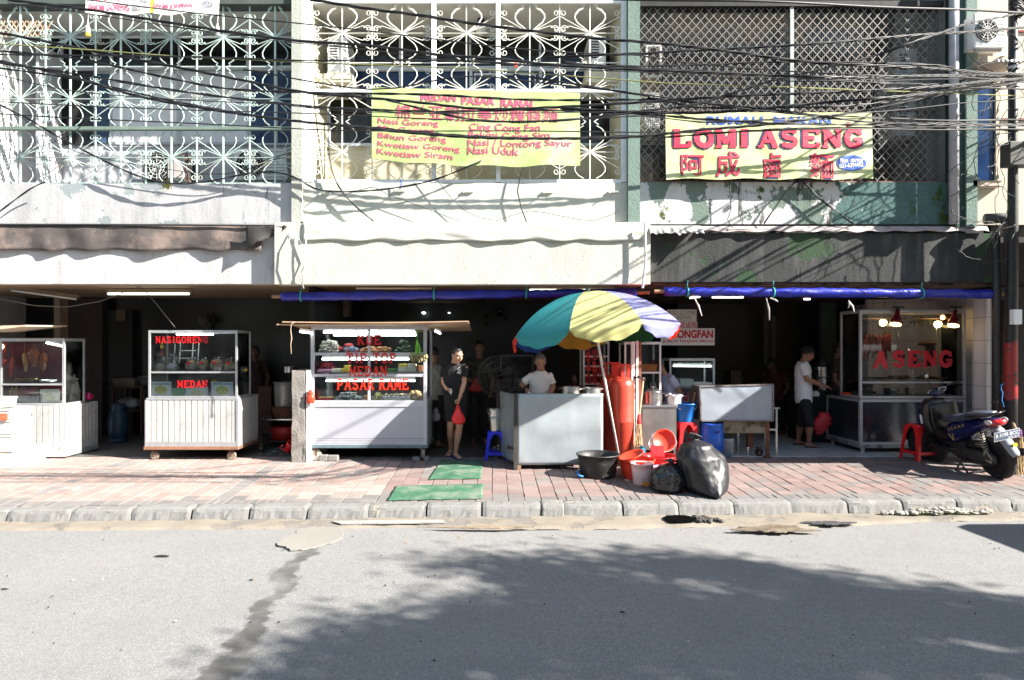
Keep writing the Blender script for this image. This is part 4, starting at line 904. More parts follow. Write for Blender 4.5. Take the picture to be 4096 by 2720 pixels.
for v_ in(62,68,78,86):mb.lathe([(.075,-.02),(.075,.02)],(x_,9.0,Z_(v_,9.0)),12)
for q in range(8):mb.bar((x_-.3+.06*q,8.9,Z_(63+q*.3,9)),(x_-.25+.06*q,8.92,Z_(65-q*.4,9)),.025)
mb.build('cable_clamps',M('clamp_zinc',(.5,.5,.52),.4,.6),t)
MB().box(X_(1007,8.85),X_(1032,8.85),8.8,8.98,Z_(166,8.85),Z_(142,8.85)).build('meter_box',M('meter_dark',(.035,.035,.033),.6,dirt=(.03,.03,.03)),t,bevel=.01)
r2=random.Random(9)
for i in range(30):
 mb=MB();p=Vector((x_+r2.uniform(-.35,.08),8.9+r2.uniform(-.08,.1),Z_(r2.uniform(60,240),9)));pts=[p.copy()]
 d=Vector((r2.uniform(-1,.4),0,r2.uniform(-1,1)))
 for q in range(12):
  d=(d+Vector((r2.uniform(-.7,.62),r2.uniform(-.1,.1),r2.uniform(-.8,.6)))).normalized();p=p+d*.09
  p.x=min(max(p.x,X_(950,9)),x_+.12);pts.append(p.copy())
 mb.tube(pts,.005,4)
 tag(mb.build('tangled_wire',CAB,smooth=True),'thin loose black wire curling around the utility pole at the right','wire','thin wires tangled around the utility pole')
mb=MB()
for i in range(10):
 pts=[Vector((x_+.02*math.sin(i*2+q),8.93+.03*math.cos(i+q),Z_(2+i*1.5+4*math.sin(q*1.3+i),9)))+Vector((.09*math.sin(q*1.1+i),0,0))for q in range(9)];mb.tube(pts,.012,5)
tag(mb.build('cable_coil',CAB,smooth=True),'knot of coiled black cable at the top of the utility pole','cable coil')
PB=M('pipe_soot',(.045,.045,.045),.5,dirt=(.16,.16,.16),dthr=.6)
t=thing('corner_pipes','sooty bent drain pipes running down the corner beside the utility pole','pipes',(X_(998,9.25),9.25,0))
MB().tube([P(985,219,9.25),P(1003,218,9.2),P(1009,224,9.15),P(1010,236,9.15),P(1011,290,9.2),P(1010,455,9.25)],.075,12).build('fat_pipe',PB,t,smooth=True)
MB().tube([P(996,232,9.3),P(997,300,9.3),P(997,455,9.35)],.05,10).build('thin_pipe',PB,t,smooth=True)
MB().tube([P(1003,300,9.3),P(1003,380,9.3),P(1002,457,9.3)],.035,8).build('rusty_pipe',RUST,t,smooth=True)
mb=MB();mb.box(X_(1011,8.85),X_(1019.5,8.85),8.8,8.88,Z_(324.5,8.85),Z_(309.5,8.85));tag(mb.build('small_switch_box',WHITEP,bevel=.01),'small white switch box on the black pole at the right edge','switch box')
for i,(a,b)in enumerate(((1222,1203),(1725,1207),(790,1198),(318,1215),(2140,1205))):
 c=Q(2,a,b,9.4);mb=MB();mb.box(c.x-.09,c.x+.06,9.42,9.449,c.z-.012,c.z+.012);mb.bar((c.x-.05,9.42,c.z),(c.x-.09,9.36,c.z-.03),.012)
 tag(mb.build('wall_bracket',M('bracket_cream',(.6,.6,.52),.7)),'small cream iron bracket on the middle parapet wall','bracket','little brackets on the middle parapet')
mb=MB()
for a in(.0,.02):mb.tube([Q(2,790,1130,9.38),Q(2,795,1160,9.38),Q(2,785,1195,9.38)],.008,5)
tag(mb.build('blue_tie',M('blue_tie',(.02,.1,.6),.6)),'small blue string tie on the middle parapet','tie')
mb=MB();r2=random.Random(31)
for i in range(60):
 a=Q(1,1095+r2.gauss(0,14),1230+r2.gauss(0,12),9.4);mb.add([a,a+Vector((.025,-.01,.01)),a+Vector((.01,-.015,.035))],[(0,1,2)])
tag(mb.build('wall_weed',M('weed_yellow',(.35,.36,.10),.8)),'small yellow green weed sprouting on top of the left parapet','plant')
def ribbed(mb,x0,x1,z0,z1,y,step=.085,d=.014,axis='x',const=None):
 """profiled metal sheet with upright ribs"""
 n=max(2,int(abs(x1-x0)/step));pts=[]
 for i in range(n):
  a=x0+(x1-x0)*i/n;b=(x1-x0)/n
  pts+=[(a,0),(a+b*.80,0),(a+b*.86,d),(a+b*.94,d)]
 pts.append((x1,0));vs=[]
 for(a,q)in pts:
  for z in(z0,z1):vs.append((a,y+q,z)if axis=='x' else(const-q,a,z))
 mb.add(vs,[(2*i,2*i+2,2*i+3,2*i+1)for i in range(len(pts)-1)])
def caster(t,x,y,z,r,m=None,fork=True):
 m=m or RUBBER;mb=MB();w_=MB()
 w_.lathe([(r*.3,-.02),(r*.92,-.022),(r,-.012),(r,.012),(r*.92,.022),(r*.3,.02)],(x,y,z+r),20,axis=(0,-1,.0));wh=w_.build('wheel',m,t,smooth=False)
 MB().lathe([(0,-.026),(r*.3,-.026),(r*.3,.026),(0,.026)],(x,y,z+r),12,axis=(0,-1,0)).build('hub',STEEL,wh)
 if fork:
  mb.bar((x,y-.034,z+r),(x,y-.03,z+r*2.1),.03,.005,up=(0,1,0));mb.bar((x,y+.034,z+r),(x,y+.03,z+r*2.1),.03,.005,up=(0,1,0));mb.box(x-.04,x+.04,y-.045,y+.045,z+r*2.1,z+r*2.1+.012)
  mb.build('fork',RUST,t)
def cabinet(t,x0,x1,y0,y1,z0,z1,shelves=(),mull=(),p=.03,fm=ALU,top=True,gfront=True,shelfm=None,side='right',yin=None):
 fr=MB();h=p/2
 for x in(x0+h,x1-h):
  for y in(y0+h,y1-h):fr.box(x-h,x+h,y-h,y+h,z0,z1)
 for(z)in(z0+h,z1-h):
  for y in(y0+h,y1-h):fr.box(x0+p+.0005,x1-p-.0005,y-h+.001,y+h-.001,z-h+.0007,z+h-.0007)
  for x in(x0+h,x1-h):fr.box(x-h+.001,x+h-.001,y0+p+.0005,y1-p-.0005,z-h+.0007,z+h-.0007)
 fr.build('frame',fm,t,bevel=.003)
 for x in mull:MB().box(x-.018,x+.018,y0+.001,y0+.02,z0+p,z1-p).build('mullion',fm,t)
 if gfront:MB().box(x0+p,x1-p,y0+.021,y0+.024,z0+p,z1-p).build('front_glass',GLASS,t)
 MB().box(x0+h,x0+h+.003,y0+p,y1-p,z0+p,z1-p).build('side_glass',GLASS,t);MB().box(x1-h,x1-h+.003,y0+p,y1-p,z0+p,z1-p).build('side_glass',GLASS,t)
 if top:MB().box(x0+.002,x1-.002,y0+.002,y1-.002,z1+.0005,z1+.012).build('top_panel',fm,t)
 for z in shelves:MB().box(x0+p,x1-p,y0+.03,y1-.03,z-.012,z).build('shelf',shelfm or fm,t);
 for z in shelves:MB().box(x0+p,x1-p,y0+.004,y0+.019,z-.02,z+.006).build('shelf_edge',fm,t)
def tubelamp(t,a,b,r=.014,name='tube_light'):
 MB().tube([a,b],r,10).build(name,TUBE,t,smooth=True)
 a=Vector(a);b=Vector(b);MB().bar(a+Vector((0,.02,.035)),b+Vector((0,.02,.035)),.05,.03).build('lamp_fitting',WHITEP,t)
yf,ybk=9.90,10.41;xr=P(65,0,yf).x;xl=-8.3
zt,zm,zb_=P(0,339,yf).z,P(0,405.5,yf).z,P(0,457,yf).z
t=thing('food_cart','white ribbed food cart with hanging roast meat at the far left','food cart',((xl+xr)/2,yf,0),'glass fronted food carts')
cabinet(t,xl,xr-.01,yf,ybk,zm,zt,shelves=(P(0,312.5+690/9.648,yf).z,),mull=(P(0.3,0,yf).x,),p=.035)
WPAN=M('ribbed_sheet',(.48,.48,.47),.45,.1,.15,3,dirt=(.30,.28,.25),dscale=4,dthr=.56)
mb=MB();ribbed(mb,xl,xr,zb_+.08,zm,yf);mb.build('front_panel',WPAN,t)
mb=MB();ribbed(mb,yf,10.72,zb_+.08,zm,0,axis='y',const=xr);mb.build('side_panel',WPAN,t)
MB().box(xl,xr+.006,yf-.006,10.73,zb_,zb_+.08).build('skirt',ALU,t,bevel=.005)
MB().box(xl,xr-.01,ybk+.02,10.72,zm-.02,zm).build('counter_top',ALU,t)
MB().box(xl,xr-.05,ybk+.01,ybk+.015,zm,zt-.05).build('back_curtain',M('maroon_cloth',(.09,.012,.03),.9,var=.5,scale=4),t)
for x in(xr-.12,xl+.3):MB().box(x,x+.05,yf+.06,yf+.11,gz(yf),zb_).build('foot',WOOD,t)
for x in(xr-.1,xr-1.3):caster(t,x,10.55,0,.05)
tubelamp(t,P(45,341.5,9.98)+Vector((.02,0,-.02)),P(72,348,10.25)+Vector((-.02,0,0)),.012)
b=MB();b.ell(P(0.8,346.5,10.0),.04,.04,.045);b.build('bulb',M('warm_bulb',(1,.75,.4),.4,emit=6,var=0),t,smooth=True)
b=MB();b.box(xr-1.6,xr-.15,10.1,10.38,P(0,383,yf).z+.0,P(0,383,yf).z+.02);b.build('shelf',GLASS,t)
MEAT=M('roast_meat',(.30,.06,.02),.3,var=.6,scale=14,dirt=(.55,.28,.10),dthr=.52,bmp=.5,spec=.6)
FAT=M('roast_skin',(.52,.30,.14),.35,var=.5,scale=12,dirt=(.3,.1,.03),dthr=.5,bmp=.5)
REDM=M('red_roast',(.55,.04,.015),.3,var=.5,scale=12,bmp=.5)
for(x,y0_,y1_,w_,m_,lab)in((20,450,630,14,REDM,'strip of red roast pork hanging nearest the left edge'),(50,450,500,12,REDM,'short piece of red roast meat hanging beside the bulb'),(122,430,640,14,REDM,'long crooked strip of red roast pork in the left cart'),(243,390,570,20,FAT,'pale slab of roast belly pork in the left cart'),(330,350,520,42,MEAT,'wide brown roast rib piece in the left cart'),(415,390,565,28,MEAT,'dark glazed roast piece with pale edge nearest the cart corner')):
 mb=MB();n=9;rings=[];sd_=x
 for i in range(n):
  q=i/(n-1);c=Q(9,x+7*math.sin(q*5+sd_)-(q*q*30 if x==122 else 0),y0_+(y1_-y0_)*q,10.1);r=w_/9.648/65*(.35+1.0*math.sin(math.pi*(.12+.8*q**.8))+.15*math.sin(q*17+sd_))
  rings.append((c,(r,0,0),(0,r*.55,0)))
 mb.loft(rings,10);a=rings[0][0];mb.tube([a,a+Vector((0,0,zt-.05-a.z))],.004,4)
 tag(mb.build('roast_meat',m_,smooth=True),lab,'meat','roast meats hanging in the left cart')
 if x==415:mb=MB();c=Q(9,432,480,10.09);mb.ell(c,.018,.02,.12,10,8,lump=.4);tag(mb.build('meat_fat',FAT,smooth=True),'pale crackling strip along the dark roast piece nearest the cart corner','meat')
def tray(name,lab,k,x0,x1,y,Y,d,mat,h=.02,food=None,cat='tray',grp=None):
 a,b=Q(k,x0,y,Y),Q(k,x1,y,Y);cx,hw=(a.x+b.x)/2,(b.x-a.x)/2
 t_=thing(name,lab,cat,(cx,Y+d/2,a.z),grp)
 MB().lathe([(0,0),(.8,0),(1,h/hw),(.97,h/hw),(.78,.004),(0,.004)]if 0 else[(0,0),(hw*.85,0),(hw,h),(hw*.96,h),(hw*.82,.004),(0,.004)],(cx,Y+d/2,a.z),24,sy=d/2/hw).build('dish',mat,t_,smooth=False)
 if food:
  fm,cnt,s=food;mb=MB();r_=random.Random(int(x0+y))
  for i in range(cnt):
   an=r_.random()*6.28;rr=r_.random()**.5*.75;mb.ell((cx+rr*hw*math.cos(an),Y+d/2+rr*d/2*math.sin(an),a.z+.01+s*.6+r_.random()*s*.8),s*r_.uniform(.7,1.2),s*r_.uniform(.7,1.2),s*.7,8,5,lump=.4,seed=i)
  mb.build('food',fm,t_,smooth=True)
 return t_
FRY=M('fried_food',(.50,.30,.12),.7,var=.5,scale=30,bmp=.6);GREENF=M('leafy_green',(.05,.16,.03),.6,var=.5,scale=25)
tray('tray','metal tray of chopped pieces on the upper shelf of the left cart',9,60,320,668,10.0,.3,STEEL,.02,(FRY,20,.02),grp='trays on the shelf of the left cart')
tray('tray','white oval plate on the upper shelf of the left cart',9,335,485,672,10.0,.25,WHITEP,.03,None,grp='trays on the shelf of the left cart')
tray('tray','white plate of fried bits beside the corner post of the left cart',9,600,715,655,10.15,.2,WHITEP,.02,(FRY,18,.018),grp='trays on the shelf of the left cart')
for x,lab in((117,'left'),(158,'right')):
 c=Q(9,x,810,10.0);t_=thing('sauce_bottle',f'clear sauce bottle with yellow nozzle, the {lab} one of two in the left cart','bottle',c,'sauce bottles in the left cart')
 MB().lathe([(0,0),(.036,0),(.036,.09),(.02,.1)],c,12).build('bottle_body',M('sauce_orange',(.45,.2,.08),.3),t_,smooth=True);MB().lathe([(.026,.1),(.026,.125),(.008,.135),(.005,.18)],c,10).build('nozzle',M('nozzle_yellow',(.75,.5,.02),.4),t_,smooth=True)
mb=MB();c=Q(9,270,800,10.1);mb.ell(c+Vector((0,0,.02)),.15,.1,.13,20,12,lump=.25,seed=4);tag(mb.build('red_plastic_bundle',M('pinkish_red_bag',(.42,.04,.07),.4,bmp=.6),smooth=True),'round dark pink plastic wrapped bundle under the shelf of the left cart','bundle')
mb=MB();c=Q(9,490,740,10.25);mb.ell(c,.22,.07,.08,20,10,lump=.3,seed=2);tag(mb.build('red_cloth',M('red_cloth',(.42,.02,.03),.8),smooth=True),'bright red cloth bundle behind the menu picture in the left cart','cloth')
def picture(lab,k,x0,y0,x1,y1,Y,bgc,blobc,Yd=.006,dish=True,tilt=0):
 a,b=Q(k,x0,y1,Y),Q(k,x1,y0,Y);t_=thing('menu_picture',lab,'picture',((a.x+b.x)/2,Y,a.z),'food pictures propped in the cart windows')
 MB().box(a.x,b.x,Y,Y+Yd,a.z,b.z).build('card',M('card_'+str(bgc),bgc,.3,var=.2,scale=9),t_)
 if dish:
  cx,cz=(a.x+b.x)/2,(a.z+b.z)/2-.01;w_,h=(b.x-a.x)*.36,(b.z-a.z)*.34
  mb=MB();pts=[(cx+w_*1.15*math.cos(q*.26),Y-.001,cz+h*1.1*math.sin(q*.26))for q in range(24)];mb.add(pts,[tuple(range(24))]);mb.build('printed_plate',M('plate_print',(.75,.78,.72),.4),t_)
  mb=MB();pts=[(cx+w_*(.8+.25*mnoise.noise(Vector((q,x0,0))))*math.cos(q*.26),Y-.002,cz+h*(.8+.25*mnoise.noise(Vector((q,x0,3))))*math.sin(q*.26))for q in range(24)];mb.add(pts,[tuple(range(24))]);mb.build('printed_food',M('print_'+str(blobc),blobc,.4,var=.6,scale=40),t_)
 return t_
picture('washed out picture of a noodle dish at the corner of the left cart',9,385,740,575,888,9.955,(.72,.76,.70),(.62,.66,.45))
MB_=MB();c=Q(9,250,880,9.98);MB_.box(c.x-.22,c.x+.2,9.98,10.2,c.z,c.z+.13);tag(MB_.build('steel_box',STEEL,bevel=.01),'grey steel food box on the counter inside the left cart','box')
c=Q(9,852,840,10.55);mb=MB().lathe([(0,0),(.05,0),(.058,.05),(.04,.08),(.045,.1),(.05,.11)],c,14);mb.tube([c+Vector((.045,0,.02)),c+Vector((.085,0,.05)),c+Vector((.05,0,.09))],.008,6);tag(mb.build('pink_kettle',M('pink_plastic',(.45,.01,.12),.3),smooth=True),'small dark pink plastic jug on the back counter of the left cart','jug')
def tub(name,lab,x0,x1,y0,y1,z0,z1,mat,lip=.012,taper=.06,cat='box',grp=None,wall_=.004,parts=None):
 t_=thing(name,lab,cat,((x0+x1)/2,(y0+y1)/2,z0),grp)
 cx,cy=(x0+x1)/2,(y0+y1)/2;vs=[];prof=[(1-taper,z0),(1,z1-.03),(1.04,z1-.028),(1.04,z1),(.985,z1),(.93-taper,z0+.01)]
 for s_,z in prof:
  for sx_,sy_ in((-1,-1),(1,-1),(1,1),(-1,1)):vs.append((cx+sx_*(x1-x0)/2*s_,cy+sy_*(y1-y0)/2*s_,z))
 n=len(prof);fs=[(i*4+j,i*4+(j+1)%4,(i+1)*4+(j+1)%4,(i+1)*4+j)for i in range(n-1)for j in range(4)]+[(3,2,1,0),tuple(range(n*4-4,n*4))]
 mb=MB();mb.add(vs,fs);mb.build('tub_body',mat,t_,bevel=.006);return t_
WB=M('white_crate_plastic',(.62,.62,.60),.4,var=.05)
yb0=9.2
def bx4(x0,y0,x1,y1,Y,d):a,b=Q(9,x0,y1,Y),Q(9,x1,y0,Y);return a.x,b.x,Y,Y+d,a.z,b.z
for i,(x0,y0,x1,y1,Y,lab)in enumerate(((-260,1180,108,1330,9.2,'lowest white plastic tub of the stack at the left edge'),(-260,1040,100,1175,9.2,'second white plastic tub from the bottom of the stack at the left edge'),(-260,930,92,1035,9.2,'third white plastic tub up in the stack at the left edge'),(-260,830,-60,926,9.2,'rounded white container on top of the stack at the left edge'))):
 q=bx4(x0,y0,x1,y1,Y,.45);tt=tub('plastic_tub',lab,*q,WB,grp='white tubs stacked at the left edge')
 if i==2:
  a,b=Q(9,-20,1042,9.18),Q(9,75,975,9.18);MB().box(a.x,b.x,9.17,9.178,a.z,b.z).build('sticker',M('sticker_orange',(.65,.16,.08),.5,var=.5,scale=25),tt)
tub('clear_box','clear plastic lidded box on the pavement under the white tubs',*bx4(-100,1325,122,1505,9.22,.7),M('frosted_plastic',(.55,.58,.60),.15,var=.15,scale=3),taper=.02)
mb=MB();a,b=Q(9,-260,1510,9.12),Q(9,-70,1330,9.12)
t_=thing('oil_container','square clear container of yellow cooking oil at the bottom left edge','container',((a.x+b.x)/2,9.1,gz(9)))
MB().box(a.x,b.x,9.12,9.5,gz(9.12),b.z).build('container_body',M('yellow_oil',(.62,.36,.02),.12,var=.6,scale=5,dirt=(.75,.75,.65),dthr=.6),t_,bevel=.02)
mb=MB();a,b=Q(9,-260,150,9.2),Q(9,243,120,9.2);mb.prism([(a.x,9.2,a.z+.02),(b.x,9.2,b.z),(b.x,9.2,b.z-.02),(a.x,9.2,a.z-.06)],(0,.9,.02));tag(mb.build('roof_board',M('pale_board',(.55,.42,.30),.8,var=.3)),'sunlit plywood roof board poking in at the left edge','board')
yf,yc,ybk=9.78,10.34,10.62
xl,xr=Q(4,885,0,yf).x,Q(4,1417,0,yf).x;zt=QZ(4,708,yf);zm=QZ(4,1108,yf);zb_=QZ(4,1397,yf)
t=thing('food_cart','ribbed grey white food cart with NASIGORENG MEDAN in red letters','food cart',((xl+xr)/2,yf,0),'glass fronted food carts')
zs=QZ(4,952,yf)
cabinet(t,xl,xr,yf,yc,zm,zt,shelves=(zs,),p=.03)
mb=MB();ribbed(mb,xl-.04,xr+.01,zb_,zm-.03,yf);mb.build('front_panel',WPAN,t);mb=MB();ribbed(mb,yf,ybk,zb_,zm-.03,0,axis='y',const=xr+.01);mb.build('side_panel',WPAN,t)
MB().box(xl-.03,xr+.014,yf-.006,ybk+.01,zm-.03,zm-.001).build('counter_top',ALU,t,bevel=.004)
MB().box(xl-.04,xl-.037,yf+.01,ybk,zb_,zm-.03).build('side_panel',WPAN,t)
mb=MB();mb.box(xl-.045,xl-.02,yf-.01,yf+.015,zb_,zm-.03);mb.box(xr-.01,xr+.02,yf-.012,yf+.013,zb_,zm-.03);mb.box(xl-.02,xr-.01,yf-.009,yf-.003,zb_,zb_+.07);mb.build('corner_trim',ALU,t)
MB().box(xl-.06,xr+.02,yf-.02,ybk+.02,zb_-.05,zb_-.001).build('wooden_base',M('old_wood',(.30,.15,.09),.8,dirt=(.12,.07,.05),bmp=.4),t,bevel=.004)
for x in(xl+.08,xr-.1):caster(t,x,yf+.05,gz(yf),.065,M('tan_rubber',(.25,.20,.15),.8));caster(t,x+.2,ybk-.1,0,.06)
tubelamp(t,(Q(4,1055,0,9.95).x,9.95,zt-.045),(Q(4,1275,0,9.95).x,9.95,zt-.045),.013)
mb=MB();fit(mb,'NASIGORENG',Q(4,925,0,yf).x,Q(4,1240,0,yf).x,QZ(4,782,yf),QZ(4,738,yf),yf+.02,slab=True);mb.build('red_lettering',LETTER,t)
mb=MB();fit(mb,'MEDAN',Q(4,1055,0,yf).x,Q(4,1238,0,yf).x,QZ(4,1048,yf),QZ(4,1003,yf),yf+.02,slab=True);mb.build('red_lettering',LETTER,t)
def plasticbag(lab,c,w_,h,d,mat,seed,knot=True,name='plastic_bag',cat='bag',grp=None,inner=None,ih=.5):
 c=Vector(c);mb=MB();n=22;L=14;vs=[]
 for i in range(L):
  q=i/(L-1);r=(math.sin(math.pi*min(1,q*1.02+.18))**.6 if q<.72 else max(.12,1-(q-.72)*3.6));r=max(r,.12)
  if q>.86:r=.14+(q-.86)*2.2
  for j in range(n):
   th=6.283*j/n;e=1+.16*mnoise.noise(Vector((math.cos(th)*2+seed,math.sin(th)*2,q*2.5)))+.05*math.sin(th*7+seed+q*3)*(1 if q>.5 else .4)
   vs.append((c.x+math.cos(th)*w_/2*r*e,c.y+math.sin(th)*d/2*r*e,c.z+h*q))
 mb.add(vs,[(i*n+j,i*n+(j+1)%n,(i+1)*n+(j+1)%n,(i+1)*n+j)for i in range(L-1)for j in range(n)]+[tuple(range(n-1,-1,-1))])
 t_=thing(name,lab,cat,c,grp);mb.build('bag_film',mat,t_,smooth=True)
 if inner:
  mb=MB();mb.ell(c+Vector((0,0,h*ih*.5)),w_*.42,d*.42,h*ih*.5,16,10,lump=.3,seed=seed);mb.build('contents',inner,t_,smooth=True)
 return t_
FILM=glass('bag_film',(.86,.88,.90),.55,.15);CRK=M('cracker_tan',(.62,.42,.22),.8,var=.5,scale=60,bmp=.8,bscale=90)
ys=9.98
for i,(x0,x1,y0,inn,ih,lab)in enumerate(((903,980,845,M('yellow_crisps',(.62,.52,.2),.7,var=.5,scale=50),.42,'small clear bag of yellow crisps at the left end of the shelf'),(978,1052,845,M('white_powder',(.75,.74,.72),.9),.45,'clear bag of white powder beside the yellow crisps'),(1090,1165,868,CRK,.8,'first big bag of tan crackers with a red label from the left'),(1168,1238,868,CRK,.85,'second big bag of tan crackers with a red label from the left'),(1238,1322,865,CRK,.85,'third big bag of tan crackers, the widest with a red label'),(1325,1398,868,CRK,.75,'last bag of tan crackers at the right end of the shelf'))):
 a,b=Q(4,x0,946,ys),Q(4,x1,y0,ys)
 tt=plasticbag(lab,((a.x+b.x)/2,ys+.09,zs+.001),(b.x-a.x)*1.05,b.z-zs,.2,FILM,i,inner=inn,ih=ih,grp='bags on the shelf of the cracker cart')
 if i>1:
  MB().ell(((a.x+b.x)/2,ys-.005,zs+(b.z-zs)*.62),.042,.01,.026,12,8).build('red_label',M('label_red',(.7,.03,.02),.5),tt,smooth=True)
c=Q(4,1448,945,10.15);tag(MB().box(c.x-.05,c.x+.06,10.1,10.2,zs,zs+.03).build('yellow_block',M('block_yellow',(.75,.5,.02),.5),bevel=.006),'yellow packet at the right end of the shelf in the cracker cart','packet')
PIC1=picture('picture of yellow rice on a white plate, leftmost in the cracker cart',4,897,1010,1024,1100,9.83,(.62,.72,.76),(.62,.60,.16))
picture('blank green topped card between the pictures in the cracker cart',4,1028,1048,1104,1100,9.84,(.10,.36,.18),(.3,.5,.1),dish=False)
picture('pale blue and yellow dish picture in the middle of the cracker cart',4,1108,1042,1240,1104,9.83,(.50,.72,.74),(.68,.62,.40))
PIC2=picture('picture of green fried noodles, rightmost at the front of the cracker cart',4,1262,1012,1392,1104,9.83,(.62,.70,.80),(.50,.60,.14))
mb=MB();a,b=Q(4,1425,1100,10.0),Q(4,1478,1012,10.0);xs=xr-.04
tt=thing('menu_picture','narrow noodle picture facing sideways in the cracker cart','picture',(xs,10,a.z),'food pictures propped in the cart windows');MB().box(xs,xs+.006,yf+.06,yf+.42,a.z,b.z).build('card',M('card_c',(.5,.7,.68),.3),tt)
MB().ell((xs+.008,yf+.24,(a.z+b.z)/2),.002,.13,.06,14,8).build('printed_food',M('pf',(.45,.5,.12),.5,var=.5,scale=40),tt)
mb=MB()
for i,txt in enumerate(('NASI GORENG','KWETIAU GORENG')):
 x0,x1=((900,1018),(1268,1388))[i];mb=MB();fit(mb,txt,Q(4,x0,0,9.8).x,Q(4,x1,0,9.8).x,QZ(4,1030,9.82),QZ(4,1018,9.82),9.826,off=.01);mb.build('printed_title',M('title_blue',(.05,.12,.3),.5),(PIC1,PIC2)[i])
a=Q(4,1272,1012,9.9);mb=MB();mb.ell((a.x,9.95,a.z),.05,.05,.035,14,8,lump=.4);tag(mb.build('yellow_bag',M('bag_yellow',(.62,.55,.02),.4),smooth=True),'crumpled yellow packet behind the rightmost picture in the cracker cart','packet')
c=Q(4,1361,1012,9.98);mb=MB().lathe([(0,-.12),(.022,-.12),(.022,-.03),(.011,0),(.011,.03)],c,12);tag(mb.build('dark_bottle',M('soy',(.05,.012,.008),.15),smooth=True),'small dark sauce bottle behind the noodle picture in the cracker cart','bottle')
mb=MB()
for x in(1048,1080,1155,1190):mb.bar(Q(4,x,775,10.2),Q(4,x-12,945,10.2),.012)
for yy in(825,870):mb.bar(Q(4,1075,yy,10.2),Q(4,1170,yy,10.2),.012)
tag(mb.build('wire_rack',WHITEI),'thin white metal rack standing inside the cracker cart','rack')
c=Q(4,968,800,9.9);mb=MB();mb.ell(c,.03,.015,.04,12,8);mb.ell(c-Vector((0,0,-.05)),.02,.012,.02,10,6);tt=thing('paper_charm','small gold charm with red tassel hanging inside the cracker cart','charm',c);mb.build('gold_charm',M('gold',(.6,.42,.08),.4,.4),tt,smooth=True)
MB().lathe([(.008,0),(.018,-.11),(0,-.11)],c-Vector((0,0,.03)),8).build('tassel',M('tassel_red',(.4,.01,.01),.8),tt);MB().tube([c+Vector((0,0,.05)),c+Vector((0,0,.1))],.002,4).build('string',BLACK,tt)
a,b,c_=Q(5,218,0,9.62),Q(5,312,0,9.62),Q(5,350,0,9.62);mb=MB();z1_=QZ(5,795,9.62)
def rough_box(x0,x1,y0,y1,z0,z1,nz,amp,seed):
 m_=MB();n=nz;loop=[(x0,y0),((x0+x1)/2,y0),(x1,y0),(x1,(y0+y1)/2),(x1,y1),((x0+x1)/2,y1),(x0,y1),(x0,(y0+y1)/2)];vs=[]
 for i in range(n+1):
  z=z0+(z1-z0)*i/n
  for x,y in loop:k=mnoise.noise_vector(Vector((x*6,y*6,z*5+seed)))*amp;vs.append((x+k.x,y+k.y,z+(k.z if i==n else 0)))
 m_.add(vs,[(i*8+j,i*8+(j+1)%8,(i+1)*8+(j+1)%8,(i+1)*8+j)for i in range(n)for j in range(8)]+[tuple(n*8+j for j in range(8))]);return m_
o=rough_box(a.x,b.x,9.62,11.0,gz(9.62),z1_,26,.018,2).build('stub_wall',wall('stub_concrete',(.27,.25,.23),(.14,.13,.12),dark=(.05,.05,.05),dthr=.58,bmp=1.2));tag(o,'rough grey concrete stub wall between the cracker cart and the cake cart','wall')
o=MB().box(b.x+.016,c_.x,9.63,11.0,gz(9.6),z1_).build('tiled_stub',tile_xz('stub_tiles',(.72,.71,.74),(.5,.5,.5),(.2,.2)));tag(o,'white tiled half wall joined to the right face of the concrete stub','wall')
c=Q(5,355,1040,9.6);plasticbag('small torn orange red plastic bag tied beside the white half wall',c,.13,.2,.10,M('film_red',(.75,.07,.03),.3,bmp=.5,var=.3),5)
yf,ybk=9.72,10.62;xl,xr=Q(5,355,0,yf).x,Q(5,1212,0,yf).x;zt=QZ(5,470,yf);zm=QZ(5,1028,yf);z0=QZ(5,1345,yf)
t=thing('food_cart','large white cake cart with KUE TIP TOP MEDAN PASAR RAME in red','food cart',((xl+xr)/2,yf,0),'glass fronted food carts')
s1,s2=QZ(5,668,yf),QZ(5,826,yf);xm=Q(5,786,0,yf).x
cabinet(t,xl,xr,yf,ybk,zm-.03,zt,shelves=(s1,s2),mull=(xm,),p=.05,fm=ALUW)
for z in(s1,s2):MB().box(xl+.05,xr-.05,yf+.005,yf+.0195,z-.035,z+.005).build('shelf_front',ALUW,t)
MB().box(xl,xr,yf,yf+.05,zm-.075,zm-.0305).build('waist_rail',ALUW,t)
MB().box(xl+.05,xr-.05,yf+.012,yf+.02,z0+.09,zm-.076).build('front_panel',M('panel_lavender',(.43,.44,.50),.4,.1,.08,2,dirt=(.33,.34,.39),dscale=1.5,dthr=.58),t)
mb=MB()
for i in range(4):mb.box(xl+.05,xr-.05,yf+.002+.002*(i%2),yf+.011,z0+.0+i*.022,z0+.018+i*.022)
mb.build('kick_trim',ALUW,t)
for x_ in(xl,xr-.05):MB().box(x_,x_+.05,yf,yf+.05,z0,zm-.076).build('corner_post',ALUW,t)
for x in(xl,xr-.004):MB().box(x,x+.004,yf+.05,ybk,z0,zm-.031).build('side_panel',M('panel_side',(.42,.44,.45),.5),t)
MB().box(xl+.05,xr-.05,yf+.05,ybk-.05,zm-.005,zm+.015).build('cabinet_floor',ALU,t)
MB().box(xl-.01,xr+.02,yf-.01,ybk+.01,z0-.05,z0-.001).build('base_frame',M('base_blue',(.13,.19,.22),.6),t,bevel=.005)
WHT=M('cream_wheel',(.55,.52,.42),.6)
rw=42/7.38*yf/650
caster(t,Q(5,390,0,yf).x,yf+.05,gz(yf),rw,WHT);
